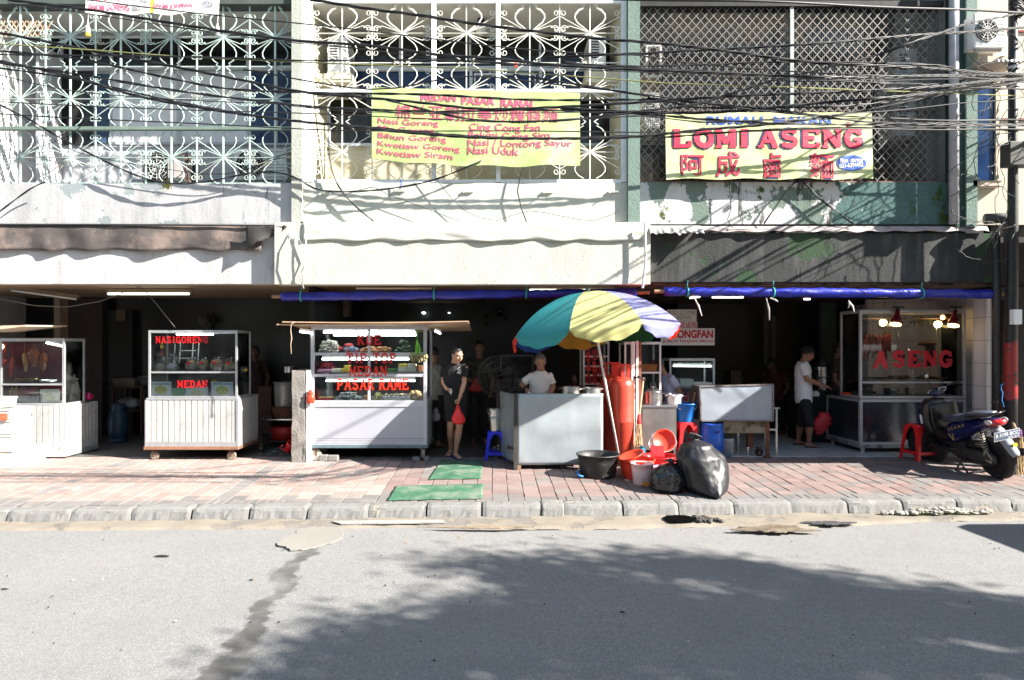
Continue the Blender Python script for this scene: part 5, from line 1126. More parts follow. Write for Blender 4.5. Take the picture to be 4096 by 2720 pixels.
cw=Q(5,1180,0,yf).x;mb=MB().lathe([(.01,-.02),(rw*.95,-.022),(rw,0),(rw*.95,.022),(.01,.02)],(cw,yf+.06,gz(yf)+rw+.02),18,axis=(1,.25,0));mb.build('wheel',M('worn_wheel',(.3,.28,.25),.8),t);MB().box(cw-.05,cw+.05,yf,yf+.12,gz(yf)+2*rw,z0-.051).build('fork',RUST,t)
for x in(xl+.3,xr-.2):caster(t,x,ybk-.15,0,rw,RUBBER)
for(x0,x1,y_,Y_)in((450,1125,514,yf+.06),(525,1135,535,yf+.35),(440,1080,712,yf+.15),(470,1125,872,yf+.2)):tubelamp(t,Q(5,x0,y_,Y_),Q(5,x1,y_,Y_),.014)
for(x0,x1,y0_,y1_,Y_)in((275,357,510,520,9.66),(1272,1315,505,525,9.85)):tubelamp(t,Q(5,x0,y0_,Y_),Q(5,x1,y1_,Y_),.013)
for i,(txt,x0,x1,y0_,y1_)in enumerate((('KUE',700,875,532,612),('TIP TOP',618,985,665,748),('MEDAN',638,920,762,842),('PASAR RAME',550,1078,855,943))):
 mb=MB();fit(mb,txt,Q(5,x0,0,yf).x,Q(5,x1,0,yf).x,QZ(5,y1_,yf),QZ(5,y0_,yf),yf-.0025,slab=True);mb.build('red_lettering',LETTER if i<2 else M('red_letter_bright',(.80,.03,.01),.4),t)
BRK=M('grey_block',(.22,.21,.20),.9,bmp=.6)
for(x0,x1,y0_,y1_,lab)in((415,480,1425,1470,'darker grey block against the left wheel of the cake cart'),(480,555,1423,1465,'pale grey block, right one of the pair by the left wheel of the cake cart'),(1105,1160,1420,1450,'round ended grey block left of the right wheel of the cake cart'),(1190,1228,1420,1452,'small grey block right of the right wheel of the cake cart')):
 a,b=Q(5,x0,y1_,9.7),Q(5,x1,y0_,9.7);tag(MB().box(a.x,b.x-.002,9.7,9.82,gz(9.7),gz(9.7)+(b.z-a.z)).build('block',BRK,bevel=.012),lab,'block','blocks chocking the wheels of the cake cart')
PLY=M('plywood',(.50,.33,.21),.75,var=.3,scale=3,bmp=.2)
t_=thing('plank_roof','warped plywood sheets laid as a roof over the cake cart','roof board',(Q(5,800,0,9.3).x,9.3,2.0))
def plank(x0,y0_,x1,y1_,Yf,Yb,dzb,th,sag):
 mb=MB();a,b=Q(5,x0,y0_,Yf),Q(5,x1,y1_,Yf);n=16;vs=[]
 for i in range(n+1):
  q=i/n;c=a.lerp(b,q);c.z+=sag*math.sin(math.pi*q)
  for(y,z)in((Yf,0),(Yb,dzb),(Yb,dzb-th),(Yf,-th)):vs.append((c.x,y,c.z+z))
 mb.add(vs,[(i*4+j,i*4+(j+1)%4,(i+1)*4+(j+1)%4,(i+1)*4+j)for i in range(n)for j in range(4)]+[(3,2,1,0),tuple(n*4+j for j in range(4))]);return mb
plank(105,453,1130,440,9.32,10.7,.02,.018,-.012).build('lower_sheet',PLY,t_);plank(145,434,1520,430,9.28,10.75,-.10,.015,-.015).build('upper_sheet',PLY,t_)
mb=MB();mb.tube([Q(5,238,440,9.27),Q(5,212,455,9.26),Q(5,208,500,9.26),Q(5,215,560,9.26),Q(5,208,600,9.26),Q(5,212,675,9.26)],[.005,.006,.006,.009,.006,.008],5);tag(mb.build('jute_string',M('jute',(.42,.33,.24),.9),smooth=True),'frayed jute string hanging from the left end of the plywood roof','string')
def pile(name,lab,k,x0,x1,y,Y,mat,n,s,hgt,cat='food',grp='food on display in the cake cart',seed=1,flat=.7,z=None,dep=.25,smooth=True):
 a,b=Q(k,x0,y,Y),Q(k,x1,y,Y);z0_=a.z if z is None else z;r_=random.Random(seed);mb=MB()
 for i in range(n):
  h=r_.random()**1.5*hgt;e=1-.5*h/max(hgt,.001);cx=(a.x+b.x)/2+r_.uniform(-1,1)*((b.x-a.x)/2-s*.6)*e
  mb.ell((cx,Y+dep/2+r_.uniform(-1,1)*dep/2*e,z0_+s*flat+h),s*r_.uniform(.8,1.2),s*r_.uniform(.7,1.1),s*flat*r_.uniform(.8,1.1),9,6,lump=.45,seed=i+seed)
 return tag(mb.build(name,mat,smooth=smooth),lab,cat,grp)
pile('garlic_pile','heap of white garlic like bundles at the left of the top shelf',5,388,565,655,9.80,M('garlic',(.62,.58,.52),.6,var=.4,scale=25,dirt=(.25,.2,.15),dthr=.55),60,.035,.17,z=s1,seed=3)
pile('red_bag_pile','flat red plastic bags lying on the top shelf of the cake cart',5,505,695,600,9.95,M('film_red2',(.55,.02,.04),.35,var=.4),10,.06,.09,z=s1,seed=5,flat=.5)
pile('blue_basket_goods','grey blue packets behind the red bags on the top shelf',5,570,690,655,9.9,M('greyblue',(.16,.22,.32),.6),10,.05,.05,z=s1,seed=6)
pile('pastry_pile','heap of brown fried pastries in the middle of the top shelf',5,690,965,655,9.82,M('pastry_brown',(.42,.18,.07),.5,var=.5,scale=20),30,.05,.07,z=s1,seed=7,flat=.45)
pile('green_leaf_pile','dark green leaf wrapped bundles at the right of the top shelf',5,965,1100,655,9.86,M('leaf_dark',(.02,.06,.015),.6,var=.5,scale=20),40,.03,.16,z=s1,seed=8)
def cake(lab,x0,x1,y0_,y1_,mat,Y=9.82,d=.16,top=None):
 a,b=Q(5,x0,y1_,Y),Q(5,x1,y0_,Y);t_=thing('cake',lab,'cake',((a.x+b.x)/2,Y,a.z),'cakes on the middle shelf of the cake cart')
 h=(b.z-a.z);MB().box(a.x,b.x,Y,Y+d,s2+.001+max(0,a.z-s2),s2+.001+max(0,a.z-s2)+h*(.6 if top else 1)).build('cake_body',mat,t_,bevel=.006)
 if top:MB().box(a.x+.002,b.x-.002,Y+.002,Y+d-.002,s2+.002+max(0,a.z-s2)+h*.6,s2+max(0,a.z-s2)+h).build('cake_top',top,t_,bevel=.005)
YE=M('cake_yellow',(.72,.52,.06),.6,var=.15);WH=M('cake_white',(.74,.70,.60),.6,var=.15);PK=M('cake_pink',(.72,.30,.48),.6);GN=M('cake_green',(.06,.22,.05),.6)
cake('small yellow square cake left of the mullion',600,638,760,808,YE,top=YE);cake('low yellow cake in front of the small yellow square cake',580,612,785,810,YE,Y=9.79,d=.08)
cake('row of pink cakes at the left of the middle shelf',400,500,790,812,PK);cake('pale white cake beside the pink ones',505,575,785,812,WH)
cake('tall white and yellow cake block, left one of the pair near the right post',1000,1062,750,806,WH,top=YE);cake('tall white cake block, right one of the pair near the right post',1066,1132,748,806,WH,top=WH)
cake('green striped cake beside the tall white blocks',920,996,785,808,GN);cake('brown sponge cake at the right end of the middle shelf',1136,1178,760,806,M('sponge',(.25,.09,.04),.7))
pile('red_bag_pile','dark red plastic bags bunched behind the pink cakes',5,388,545,770,10.1,M('film_red3',(.30,.01,.03),.35),16,.055,.12,z=s2,seed=15)
pile('leaf_cake_pile','small green cakes behind the yellow ones on the middle shelf',5,470,600,790,9.95,GN,14,.03,.03,z=s2,seed=16)
zc_=zm+.016
t_=tray('red_tray','red tray of yellow snacks at the left of the cake cart counter',5,385,522,1026,9.79,.2,RED,.03,(M('snack_yellow',(.7,.5,.2),.6),26,.022),grp='trays on the cake cart counter');t_.location.z=zc_
pile('wrapped_sweets','grey film wrapped rice cakes piled on the cake cart counter',5,525,718,1022,9.80,M('film_greygreen',(.42,.46,.44),.25,var=.6,scale=30),90,.026,.10,z=zc_,seed=9,flat=.5)
pile('pastry_tub','small clear tub of green and yellow bites in front of the mullion',5,808,878,1022,9.80,M('mixed_bites',(.45,.42,.12),.6,var=.6,scale=25),30,.026,.07,z=zc_,seed=10)
a,b=Q(5,885,1016,9.78),Q(5,1092,985,9.78);tt=thing('steel_tray','deep rectangular steel tray with pale buns on the cake cart counter','tray',((a.x+b.x)/2,9.85,zc_),'trays on the cake cart counter')
tbm=MB();tbm.box(a.x,b.x,9.78,10.0,zc_,zc_+.065);tbm.build('tray_body',STEEL,tt,bevel=.008);pm_=MB();r_=random.Random(3)
for i in range(22):pm_.ell((r_.uniform(a.x+.03,b.x-.03),r_.uniform(9.8,9.97),zc_+.075),.03,.03,.018,9,6)
pm_.build('buns',M('bun',(.55,.42,.28),.6,var=.3),tt,smooth=True)
pile('round_bun_pile','heap of round sesame balls at the right of the cake cart counter',5,1070,1178,1020,9.79,M('sesame_ball',(.50,.32,.14),.7,var=.3,scale=60),34,.036,.09,z=zc_,seed=12,flat=.85)
pile('orange_snack','orange and grey wrapped snacks beside the mullion',5,728,775,1020,9.8,M('snack_or',(.6,.25,.06),.5,var=.5),12,.022,.04,z=zc_,seed=13)
mb=MB();r_=random.Random(8)
c=Q(5,1148,700,9.66)
for i in range(26):
 p=c+Vector((r_.uniform(-.12,.12),r_.uniform(-.03,.03),r_.uniform(-.06,.05)));mb.ell(p,.028,.02,.035,4,3,lump=.5,seed=i)
tt=thing('dumpling_bunch','bunch of leaf wrapped dumplings hanging on green ribbon at the cake cart corner','dumplings',c);mb.build('leaf_dumplings',M('dry_leaf',(.30,.28,.14),.7,var=.6,scale=20,dirt=(.12,.07,.03),dthr=.5),tt)
mb=MB()
for d_ in(-.03,0,.035):mb.tube([c+Vector((d_,-.01,.03)),Q(5,1145+d_*400,620,9.65),Q(5,1140,575,9.65)],[.012,.008,.012],5)
mb.tube([Q(5,1140,575,9.65),Q(5,1150,470,9.6)],.004,4);mb.build('ribbon',M('ribbon_green',(.18,.62,.05),.5),tt)
t=thing('metal_counter','dented galvanised sheet metal counter under the striped umbrella','counter',(.95,9.14,gz(9.14)))
yf=9.14;xa_,xb_=P(517,0,yf).x,P(603,0,yf).x;zt=P(0,393.7,yf).z;zb_=P(0,465,yf).z
def dent(x0,y0,z0,x1,y1,z1,amp,s,n=(30,20)):
 nrm=Vector((y1-y0,-(x1-x0),0)).normalized()
 return lambda a,b:Vector((x0+(x1-x0)*a,y0+(y1-y0)*a,z0+(z1-z0)*b))+nrm*amp*mnoise.noise(Vector((a*3,b*3,s)))
mb=MB();mb.grid(30,20,dent(xa_,yf,zb_,xb_,yf,zt,.018,1));mb.build('front_sheet',GALV,t,smooth=True,solid=.002)
XBk=.12;mb=MB();mb.grid(20,20,dent(XBk,9.86,zb_+.02,xa_-.025,yf,zt-.01,.02,2));mb.build('side_sheet',M('galv_side',(.36,.40,.42),.4,.5,.3,3),t,smooth=True,solid=.002)
mb=MB();mb.bar((xa_-.02,yf,gz(yf)),(xa_-.02,yf,zt),.05,.05,up=(0,1,0));mb.build('corner_post',M('dark_post',(.05,.045,.04),.7,dirt=(.35,.34,.32),dthr=.62),t)
mb=MB();mb.bar((xa_+.03,yf+.03,gz(yf)),(xa_+.03,yf+.03,zb_+.1),.05);mb.build('foot',WOOD,t);mb=MB();mb.bar((XBk,9.88,gz(9.88)),(XBk,9.88,zt-.03),.04);mb.build('foot',DWOOD,t);mb=MB();mb.bar((xb_-.02,yf+.03,gz(yf)),(xb_-.02,yf+.03,zb_+.1),.05);mb.build('foot',DWOOD,t)
MB().prism([(xa_,yf+.012,zt-.06),(xb_,yf+.012,zt-.06),(xb_,9.9,zt-.06),(XBk+.03,9.9,zt-.06)],(0,0,.02)).build('work_top',STEEL,t)
MB().box(XBk+.1,xb_,yf+.05,9.9,.25,.27).build('lower_shelf',DWOOD,t)
MB().bar((xb_+.01,yf+.02,zt-.02),(xb_+.01,9.9,zt-.02),.02).build('side_rail',DWOOD,t)
ztop=zt-.04
def pot(lab,k,x0,x1,y0,y1,Y,mat=STEEL,lid=False,handles=True,group='cooking pots',z0=None,rim=.006,name='cooking_pot',inner=None):
 a,b=Q(k,x0,y1,Y),Q(k,x1,y0,Y);r=(b.x-a.x)/2;c=Vector(((a.x+b.x)/2,Y+r,a.z if z0 is None else z0));h=b.z-c.z
 t_=thing(name,lab,'pot',c,group)
 MB().lathe([(0,0),(r*.94,0),(r*.97,h*.05),(r*.97,h*.97),(r+rim,h*.98),(r+rim,h),(r*.93,h),(r*.93,h*.75),(0,h*.75)],c,30).build('pot_body',mat,t_,smooth=False)
 if lid:MB().lathe([(r*1.02,h+.001),(r*.95,h+.015),(r*.5,h+.045),(.03,h+.055),(.03,h+.07),(.045,h+.085),(0,h+.09)],c,24).build('lid',mat,t_,smooth=True)
 if handles:
  for s in(-1,1):MB().tube([c+Vector((s*r,-.03,h*.82)),c+Vector((s*(r+.035),-.02,h*.84)),c+Vector((s*(r+.035),.02,h*.84)),c+Vector((s*r,.03,h*.82))],.006,6).build('handle',mat,t_)
 if inner:MB().lathe([(r*.92,h*.8),(0,h*.85)],c,20).build('contents',inner,t_)
 return t_
pot('low aluminium pan at the left on the counter beside the umbrella pole',6,582,702,742,778,9.3,M('alu_pan',(.6,.6,.6),.3,.8),z0=ztop);pot('dull aluminium pan half hidden behind the right corner of the counter',6,735,840,748,778,9.35,M('alu_pan',(.6,.6,.6),.3,.8),z0=ztop)
mb=MB();mb.tube([Q(6,650,760,9.28),Q(6,720,748,9.3)],.008,6);mb.lathe([(0,0),(.03,.01),(.04,.03)],Q(6,735,752,9.3),12);tag(mb.build('ladle',STEEL,smooth=True),'steel ladle resting across the pans on the counter','ladle')
UX,UY=1.41,9.45;apex=Vector((P(588.8,0,UY).x,UY,P(0,292,UY).z));foot=Vector((1.86,9.42,gz(9.42)))
ax=(apex-foot).normalized();pole_ax=ax;ax=Vector((-.085,.05,1)).normalized();e1=Vector((1,0,0));e1=(e1-ax*e1.dot(ax)).normalized();e2=ax.cross(e1)
t=thing('market_umbrella','large tilted market umbrella with teal, yellow, lavender and red panels','umbrella',foot)
def fabric(name,c):
 m,n,b=newmat(name);out=n.nodes['Material Output'];tl=nd(n,'ShaderNodeBsdfTranslucent');tl.inputs[0].default_value=(*c,1);mx=nd(n,'ShaderNodeMixShader');mx.inputs[0].default_value=.4
 cc=mix(n,ramp(n,noise_(n,ocoords(n),3,6),.3,.7),tuple(q*.85 for q in c),c);n.links.new(cc,b.inputs['Base Color']);b.inputs['Roughness'].default_value=.6
 n.links.new(b.outputs[0],mx.inputs[1]);n.links.new(tl.outputs[0],mx.inputs[2]);n.links.new(mx.outputs[0],out.inputs[0]);return m
TEAL=fabric('fabric_teal',(.03,.34,.38));YEL=fabric('fabric_yellow',(.62,.62,.26));LAV=fabric('fabric_lavender',(.27,.29,.56));REDF=fabric('fabric_red',(.75,.05,.02));GRN=fabric('fabric_green',(.02,.16,.05));BLF=fabric('fabric_blue',(.02,.12,.55));ORF=fabric('fabric_orange',(.75,.42,.03))
RR=1.24;HH=.60
for i,(mt,nm)in enumerate(((TEAL,'teal'),(YEL,'yellow'),(LAV,'lavender'),(REDF,'red'),(GRN,'dark green'),(ORF,'orange'),(BLF,'blue'),(REDF,'red'))):
 a0=R(202.5+45*i);a1=a0+R(45)
 def fn(a,b,a0=a0,a1=a1,i=i):
  if b<=.86:
   q=b/.86;s=math.sin(q*.98)/math.sin(.98);rr=RR*s;th=a0+(a1-a0)*a
   chord=math.cos(R(22.5))/math.cos((a-.5)*R(45));rr2=rr*(chord*.75+.25);h=-HH*(1-math.cos(q*1.2))/(1-math.cos(1.2));h-=.02*math.sin(math.pi*a)*q
   return apex+e1*(rr2*math.cos(th))+e2*(rr2*math.sin(th))+ax*h
  q=(b-.86)/.14;th=a0+(a1-a0)*a;chord=math.cos(R(22.5))/math.cos((a-.5)*R(45));rr=RR*(chord*.75+.25)*(1-.02*q)
  drop=(.17*math.sin(math.pi*a)**.45+.012*math.sin(a*19+i))*q
  k=.015*q*math.sin(a*22+i*2)
  return apex+e1*((rr+k)*math.cos(th))+e2*((rr+k)*math.sin(th))+ax*(-HH-.02*math.sin(math.pi*a)-drop)
 mb=MB();mb.grid(16,22,fn);mb.build('canopy_panel',mt,t,smooth=True,label=nm+' fabric panel of the umbrella')
PW_=M('pole_white',(.75,.72,.70),.4)
MB().tube([foot,apex+pole_ax*.05],.019,12).build('pole',PW_,t,smooth=True)
MB().lathe([(.03,0),(.02,.05),(0,.07)],apex,10,axis=ax).build('cap',PW_,t)
for i in range(8):
 th=R(202.5+45*i);mb=MB();pts=[]
 for q in(0,.3,.6,.85,1):s=math.sin(q*.98)/math.sin(.98);pts.append(apex+(e1*math.cos(th)+e2*math.sin(th))*(RR*s)+ax*(-HH*(1-math.cos(q*1.2))/(1-math.cos(1.2))-.012))
 mb.tube(pts,.005,5);mb.tube([apex-ax*.75,apex+(e1*math.cos(th)+e2*math.sin(th))*.72+ax*(-.20)],.005,5);mb.build('rib',STEEL,t)
MB().lathe([(.035,-.02),(.035,.02)],apex-ax*.75,12,axis=ax).build('runner',BLACK,t)
def cyl(lab,u,Y,w_,zt_):
 x=P(u,0,Y).x;g0=gz(Y);t_=thing('gas_cylinder',lab,'gas cylinder',(x,Y,g0),'tall red gas cylinders');RC=M('cylinder_red',(.52,.055,.03),.4,0,.25,3,dirt=(.22,.02,.015),dscale=6,dthr=.66,bmp=.15)
 r=w_/2;H=zt_-g0
 MB().lathe([(r*.8,0),(r*.8,.05),(r*.9,.07),(r,.12),(r,H*.47),(r*1.012,H*.475),(r*1.012,H*.49),(r,H*.495),(r,H-.14),(r*.93,H-.06),(r*.7,H-.02),(r*.3,H),(0,H)],(x,Y,g0),32).build('tank',RC,t_,smooth=True)
 m_=MB();rr=r*.62
 for q in range(3):
  a=2.1*q+.4;p=Vector((x+rr*math.cos(a),Y+rr*math.sin(a),g0+H-.03));m_.bar(p,p+Vector((0,0,.20)),.05,.014)
 m_.tube([(x+rr*math.cos(k*.35),Y+rr*math.sin(k*.35),g0+H+.18)for k in range(19)],.014,6);m_.build('guard_collar',M('collar_red',(.72,.05,.03),.4),t_)
 MB().lathe([(.02,0),(.02,.05),(.035,.055),(.035,.07),(.012,.075),(.012,.10),(.03,.105),(.03,.12),(0,.12)],(x,Y,g0+H-.01),12).build('valve',M('valve_red',(.4,.06,.03),.4,.3),t_)
cyl('tall red gas cylinder in the sun just behind the white umbrella pole',622.3,9.62,.345,1.25);cyl('second tall red gas cylinder, mostly hidden behind the front one',612.5,9.98,.345,1.27)
mb=MB();mb.tube([Q(6,845,600,9.35),Q(6,870,640,9.4),Q(6,900,610,9.5),Q(6,860,590,9.4),Q(6,848,606,9.34)],.008,5);tag(mb.build('pole_rope',CAB,smooth=True),'black rope knotted round the umbrella pole beside the red cylinder','rope')
for(x0,x1,y0,y1,Y,m_,lab)in((1030,1054,440,775,9.75,PW_,'slim white post, left of the two standing behind the red cylinders'),(1063,1078,435,660,9.8,PW_,'thinner white post leaning beside the brown post'),(1066,1096,440,890,9.85,M('brown_post',(.22,.08,.05),.7,bmp=.3),'reddish brown wooden post wrapped with black cord')):
 a,b=Q(6,(x0+x1)/2,y0,Y),Q(6,(x0+x1)/2,y1,Y);tag(MB().bar(a,(b.x,b.y,gz(Y)),(x1-x0)/6.604*Y/650).build('post',m_),lab,'post')
mb=MB()
for q in range(4):mb.tube([Q(6,1045,668+q*9,9.7),Q(6,1080,680-q*5,9.66),Q(6,1125,688+q*4,9.7)],.007,5)
mb.tube([Q(6,1050,690,9.7),Q(6,1046,760,9.68),Q(6,1052,820,9.7)],.008,5)
tag(mb.build('cord_wrap',CAB,smooth=True),'black cord wrapped round the brown and white posts','cord')
t=thing('broom','straw broom with pale wooden stick leaning by the red cylinder','broom',(Q(6,1075,0,9.5).x,9.5,gz(9.5)))
MB().tube([Q(6,1113,680,9.72),Q(6,1083,950,9.52)],.014,8).build('stick',M('broom_stick',(.55,.38,.24),.7),t);MB().lathe([(.03,-.1),(.036,0),(.02,.1)],Q(6,1083,965,9.52),12).build('red_binding',M('binding_red',(.5,.04,.04),.6),t)
mb=MB();r_=random.Random(2)
for i in range(150):
 a=Q(6,1083,985,9.5)+Vector((r_.gauss(0,.014),r_.gauss(0,.012),0));b=Q(6,1075+r_.uniform(-35,36),1185+r_.uniform(-25,5),9.42+r_.uniform(-.05,.05));mb.tube([a,a.lerp(b,.5)+Vector((r_.gauss(0,.008),0,0)),b],.0028,3)
mb.build('bristles',M('straw',(.45,.30,.17),.9),t)
def basin(lab,k,x0,x1,y0,y1,Y,mat,taper=.78,name='basin',cat='basin',grp='washing basins and tubs',handle=False,lid=None,inside=None,wobble=0):
 a,b=Q(k,x0,y1,Y),Q(k,x1,y0,Y);r=(b.x-a.x)/2;cy=Y;c=Vector(((a.x+b.x)/2,cy,gz(cy-r*.7)if Y<10 else 0))
 zr=Q(k,0,y0,Y).z-0;h=zr-c.z
 t_=thing(name,lab,cat,c,grp)
 MB().lathe([(0,0),(r*taper*.96,0),(r*taper,.015),(r*.90,h*.7),(r*.95,h-.02),(r*1.0,h-.018),(r*1.0,h),(r*.95,h),(r*.88,h*.7),(r*taper*.93,.03),(0,.025)],c,36,wob=wobble).build('basin_body',mat,t_,smooth=True)
 if handle:MB().tube([c+Vector((r*math.cos(q),-.015-.0,h-.02-.14*math.sin((q))))+Vector((0,-r*math.sin(q)*.98,0))for q in[math.pi*s/16 for s in range(17)]],.006,6).build('handle',WHITEP,t_,smooth=True)
 if inside:MB().lathe([(r*.86,h*.6),(0,h*.62)],c,24).build('contents',inside,t_)
 return t_,c,r,h
BLKB=M('black_basin',(.018,.018,.018),.5,dirt=(.12,.12,.11),dscale=4,dthr=.55)
basin('wide black rubber basin on the pavement before the counter corner',6,668,955,1178,1335,8.78,BLKB,.8,inside=M('grey_water',(.16,.16,.15),.08))
basin('orange red plastic basin with a lid on it, behind the white tub',6,945,1190,1212,1350,8.68,REDO,.72)
basin('large bright red basin holding the stacked red dishes',6,1100,1335,1190,1330,8.98,RED,.8)
basin('translucent whitish pink tub in front of the orange red basin',6,1028,1182,1240,1385,8.32,M('tub_pinkwhite',(.78,.58,.58),.35,sss=.1),.76,inside=M('pulp',(.8,.5,.4),.7))
basin('lilac plastic tub beside the small black rubbish bag',6,1176,1308,1265,1385,8.36,M('tub_lilac',(.66,.40,.72),.35),.8)
def tilted_dish(name,lab,c,r,tiltv,mat,depth=.05,cat='lid',holes=False):
 m_=MB();m_.lathe([(0,0),(r*.8,.004),(r*.95,depth),(r,depth),(r,depth-.01),(r*.83,-.004),(0,-.008)],c,30,axis=tiltv);return tag(m_.build(name,mat,smooth=True),lab,cat)
c=Q(6,1035,1198,8.6);tilted_dish('flat_dish','flat red orange lid lying tilted across the basin rim',c,.17,(-.35,-.1,1),REDO,.03)
c=Q(6,1247,1095,8.95);tilted_dish('red_dish','round red dish standing upright in the red basin',c,.155,(-.1,-1,.35),REDO,.05)
mb=MB();a=Q(6,1205,1162,8.83);m3=Matrix.Rotation(.06,3,'Y')@Matrix.Rotation(-.3,3,'X')
for(w_,h_,d0,d1)in((.165,.075,0,.03),(.145,.055,-.002,.0)):
 pts=[a+m3@Vector((sx*w_*.5*1.1,d0,sz*h_))for sx,sz in((-1,-1),(1,-1),(1,1),(-1,1))];mb.prism(pts,m3@Vector((0,d1-d0,0)))
tag(mb.build('red_box_lid',RED,bevel=.008),'red rectangular food box leaning in the large red basin','box')
mb=MB();c=Q(6,1238,1110,9.12)
for q in range(7):mb.tube([c+Vector((.20*math.cos(k*.4)*(1-.05*q),.03*q,.13*math.sin(k*.4)))for k in range(17)],.006,4)
for q in range(12):mb.tube([c+Vector((.20*math.cos(q*.52),0,.13*math.sin(q*.52))),c+Vector((.13*math.cos(q*.52),.18,.08*math.sin(q*.52)))],.004,4)
tag(mb.build('grey_basket',M('basket_grey',(.42,.40,.40),.5)),'grey plastic basket lying behind the round red dish','basket')
r_=random.Random(6);mb=MB();c=Q(6,1137,1388,8.1)
for i in range(70):p=c+Vector((r_.gauss(0,.035),r_.gauss(0,.03),abs(r_.gauss(0,.012))));mb.tube([p,p+Vector((r_.gauss(0,.02),r_.gauss(0,.02),r_.uniform(0,.02))),p+Vector((r_.gauss(0,.03),r_.gauss(0,.02),0))],.003,3)
tag(mb.build('orange_netting',M('net_orange',(.75,.28,.02),.7)),'scrunched orange net scourer in front of the white tub','scourer')
mb=MB();mb.tube([Q(6,715,1330,8.6),Q(6,685,1325,8.6),Q(6,672,1308,8.65),Q(6,690,1292,8.75),Q(6,710,1300,8.8)],.012,8);tag(mb.build('blue_hose',M('hose_blue',(.02,.2,.7),.4),smooth=True),'short curl of bright blue hose beside the black basin','hose')
mb=MB();a=Q(6,1105,1160,9.25);mb.ell(a,.05,.03,.07,12,8,lump=.3);tag(mb.build('blue_cloth',M('cloth_teal',(.02,.25,.4),.8),smooth=True),'small blue cloth tucked between the broom and the red basin','cloth')
def rubbish(lab,c,w_,d,h,seed,lean=(0,0),knot=.12,mat=None):
 c=Vector(c);n=72;L=46;vs=[]
 for i in range(L):
  q=i/(L-1)
  r=(1-abs(2*(q*.86+.02)-.72)**2.6*.55)if q<.8 else None
  if q<.12:r*=.55+.45*(q/.12)**.5
  if q>=.8:r=max(.09,.62*(1-(q-.8)/.12))if q<.91 else .10+(q-.91)*2.2
  if .62<q<.8:r*=1-(q-.62)*1.6
  for j in range(n):
   th=6.283*j/n;dx,dy=math.cos(th),math.sin(th)
   fold=mnoise.noise(Vector((dx*4.2,dy*4.2,q*1.2+seed)));ridge=1-abs(mnoise.noise(Vector((dx*7+seed,dy*7,q*2.4))))*2
   big=mnoise.noise(Vector((dx*1.3+seed,dy*1.3,q*2.2)))
   rid2=1-abs(mnoise.noise(Vector((dx*3+q*5,dy*3+seed,q*7-dx*3))))*2
   e=r*(1+.20*big+.06*fold*(.4+q)+.035*ridge*(.3+q)+.035*rid2)
   vs.append((c.x+dx*w_/2*e+lean[0]*q**1.5+(.06*math.sin(q*30+th)if q>.92 else 0),c.y+dy*d/2*e+lean[1]*q,c.z+h*(q+(.03*mnoise.noise(Vector((dx*5,dy*5,seed)))if q>.9 else 0))))
 mb=MB();mb.add(vs,[(i*n+j,i*n+(j+1)%n,(i+1)*n+(j+1)%n,(i+1)*n+j)for i in range(L-1)for j in range(n)]+[tuple(range(n-1,-1,-1))]);return mb
def bagmat(name,c,rough):
 m,n,b=newmat(name);b.inputs['Base Color'].default_value=(*c,1);b.inputs['Roughness'].default_value=rough;b.inputs['Specular IOR Level'].default_value=.6;v=ocoords(n,(1,1,.45))
 t1=nd(n,'ShaderNodeTexNoise');t1.noise_type='RIDGED_MULTIFRACTAL' if hasattr(t1,'noise_type')else t1.noise_type;t1.inputs['Scale'].default_value=9;t1.inputs['Detail'].default_value=5;n.links.new(v,t1.inputs['Vector']);bump(n,b,t1.outputs[0],.4,.01);return m
BAG=bagmat('bin_bag_film',(.010,.011,.015),.46);BAGB=bagmat('bin_bag_black',(.012,.012,.014),.22)
c=P(703,0,7.9);t=thing('rubbish_bag','big full grey black rubbish bag slumped over the kerb edge','rubbish bag',(c.x,7.9,gz(7.9)),'rubbish bags at the kerb')
mb=rubbish('',(c.x+.03,7.92,gz(7.9)-.01),.60,.52,.72,3,lean=(-.12,.06));
tip=Vector((P(716,0,7.5).x,7.46,P(0,503,7.46).z))
vs=[]
for v in mb.v:
 p=Vector(v);k=max(0,1-(p.z-gz(7.9))/.40)**1.3*max(0,min(1,(8.0-p.y)/.35))*max(0,1-abs(p.x-c.x-.12)/.30);p=p.lerp(Vector((tip.x+(p.x-tip.x)*.3,tip.y,tip.z+(p.z-gz(7.9))*.35)),min(1,k*.95));vs.append(tuple(p))
mb.v=vs;mb.build('bag_film',BAG,t,smooth=True)
c=P(668.5,0,7.98);t=thing('rubbish_bag','small crumpled jet black rubbish bag left of the big one','rubbish bag',(c.x,7.98,gz(8)),'rubbish bags at the kerb')
rubbish('',(c.x-.02,7.98,gz(8)-.01),.44,.40,.40,8,lean=(.06,0)).build('bag_film',BAGB,t,smooth=True)
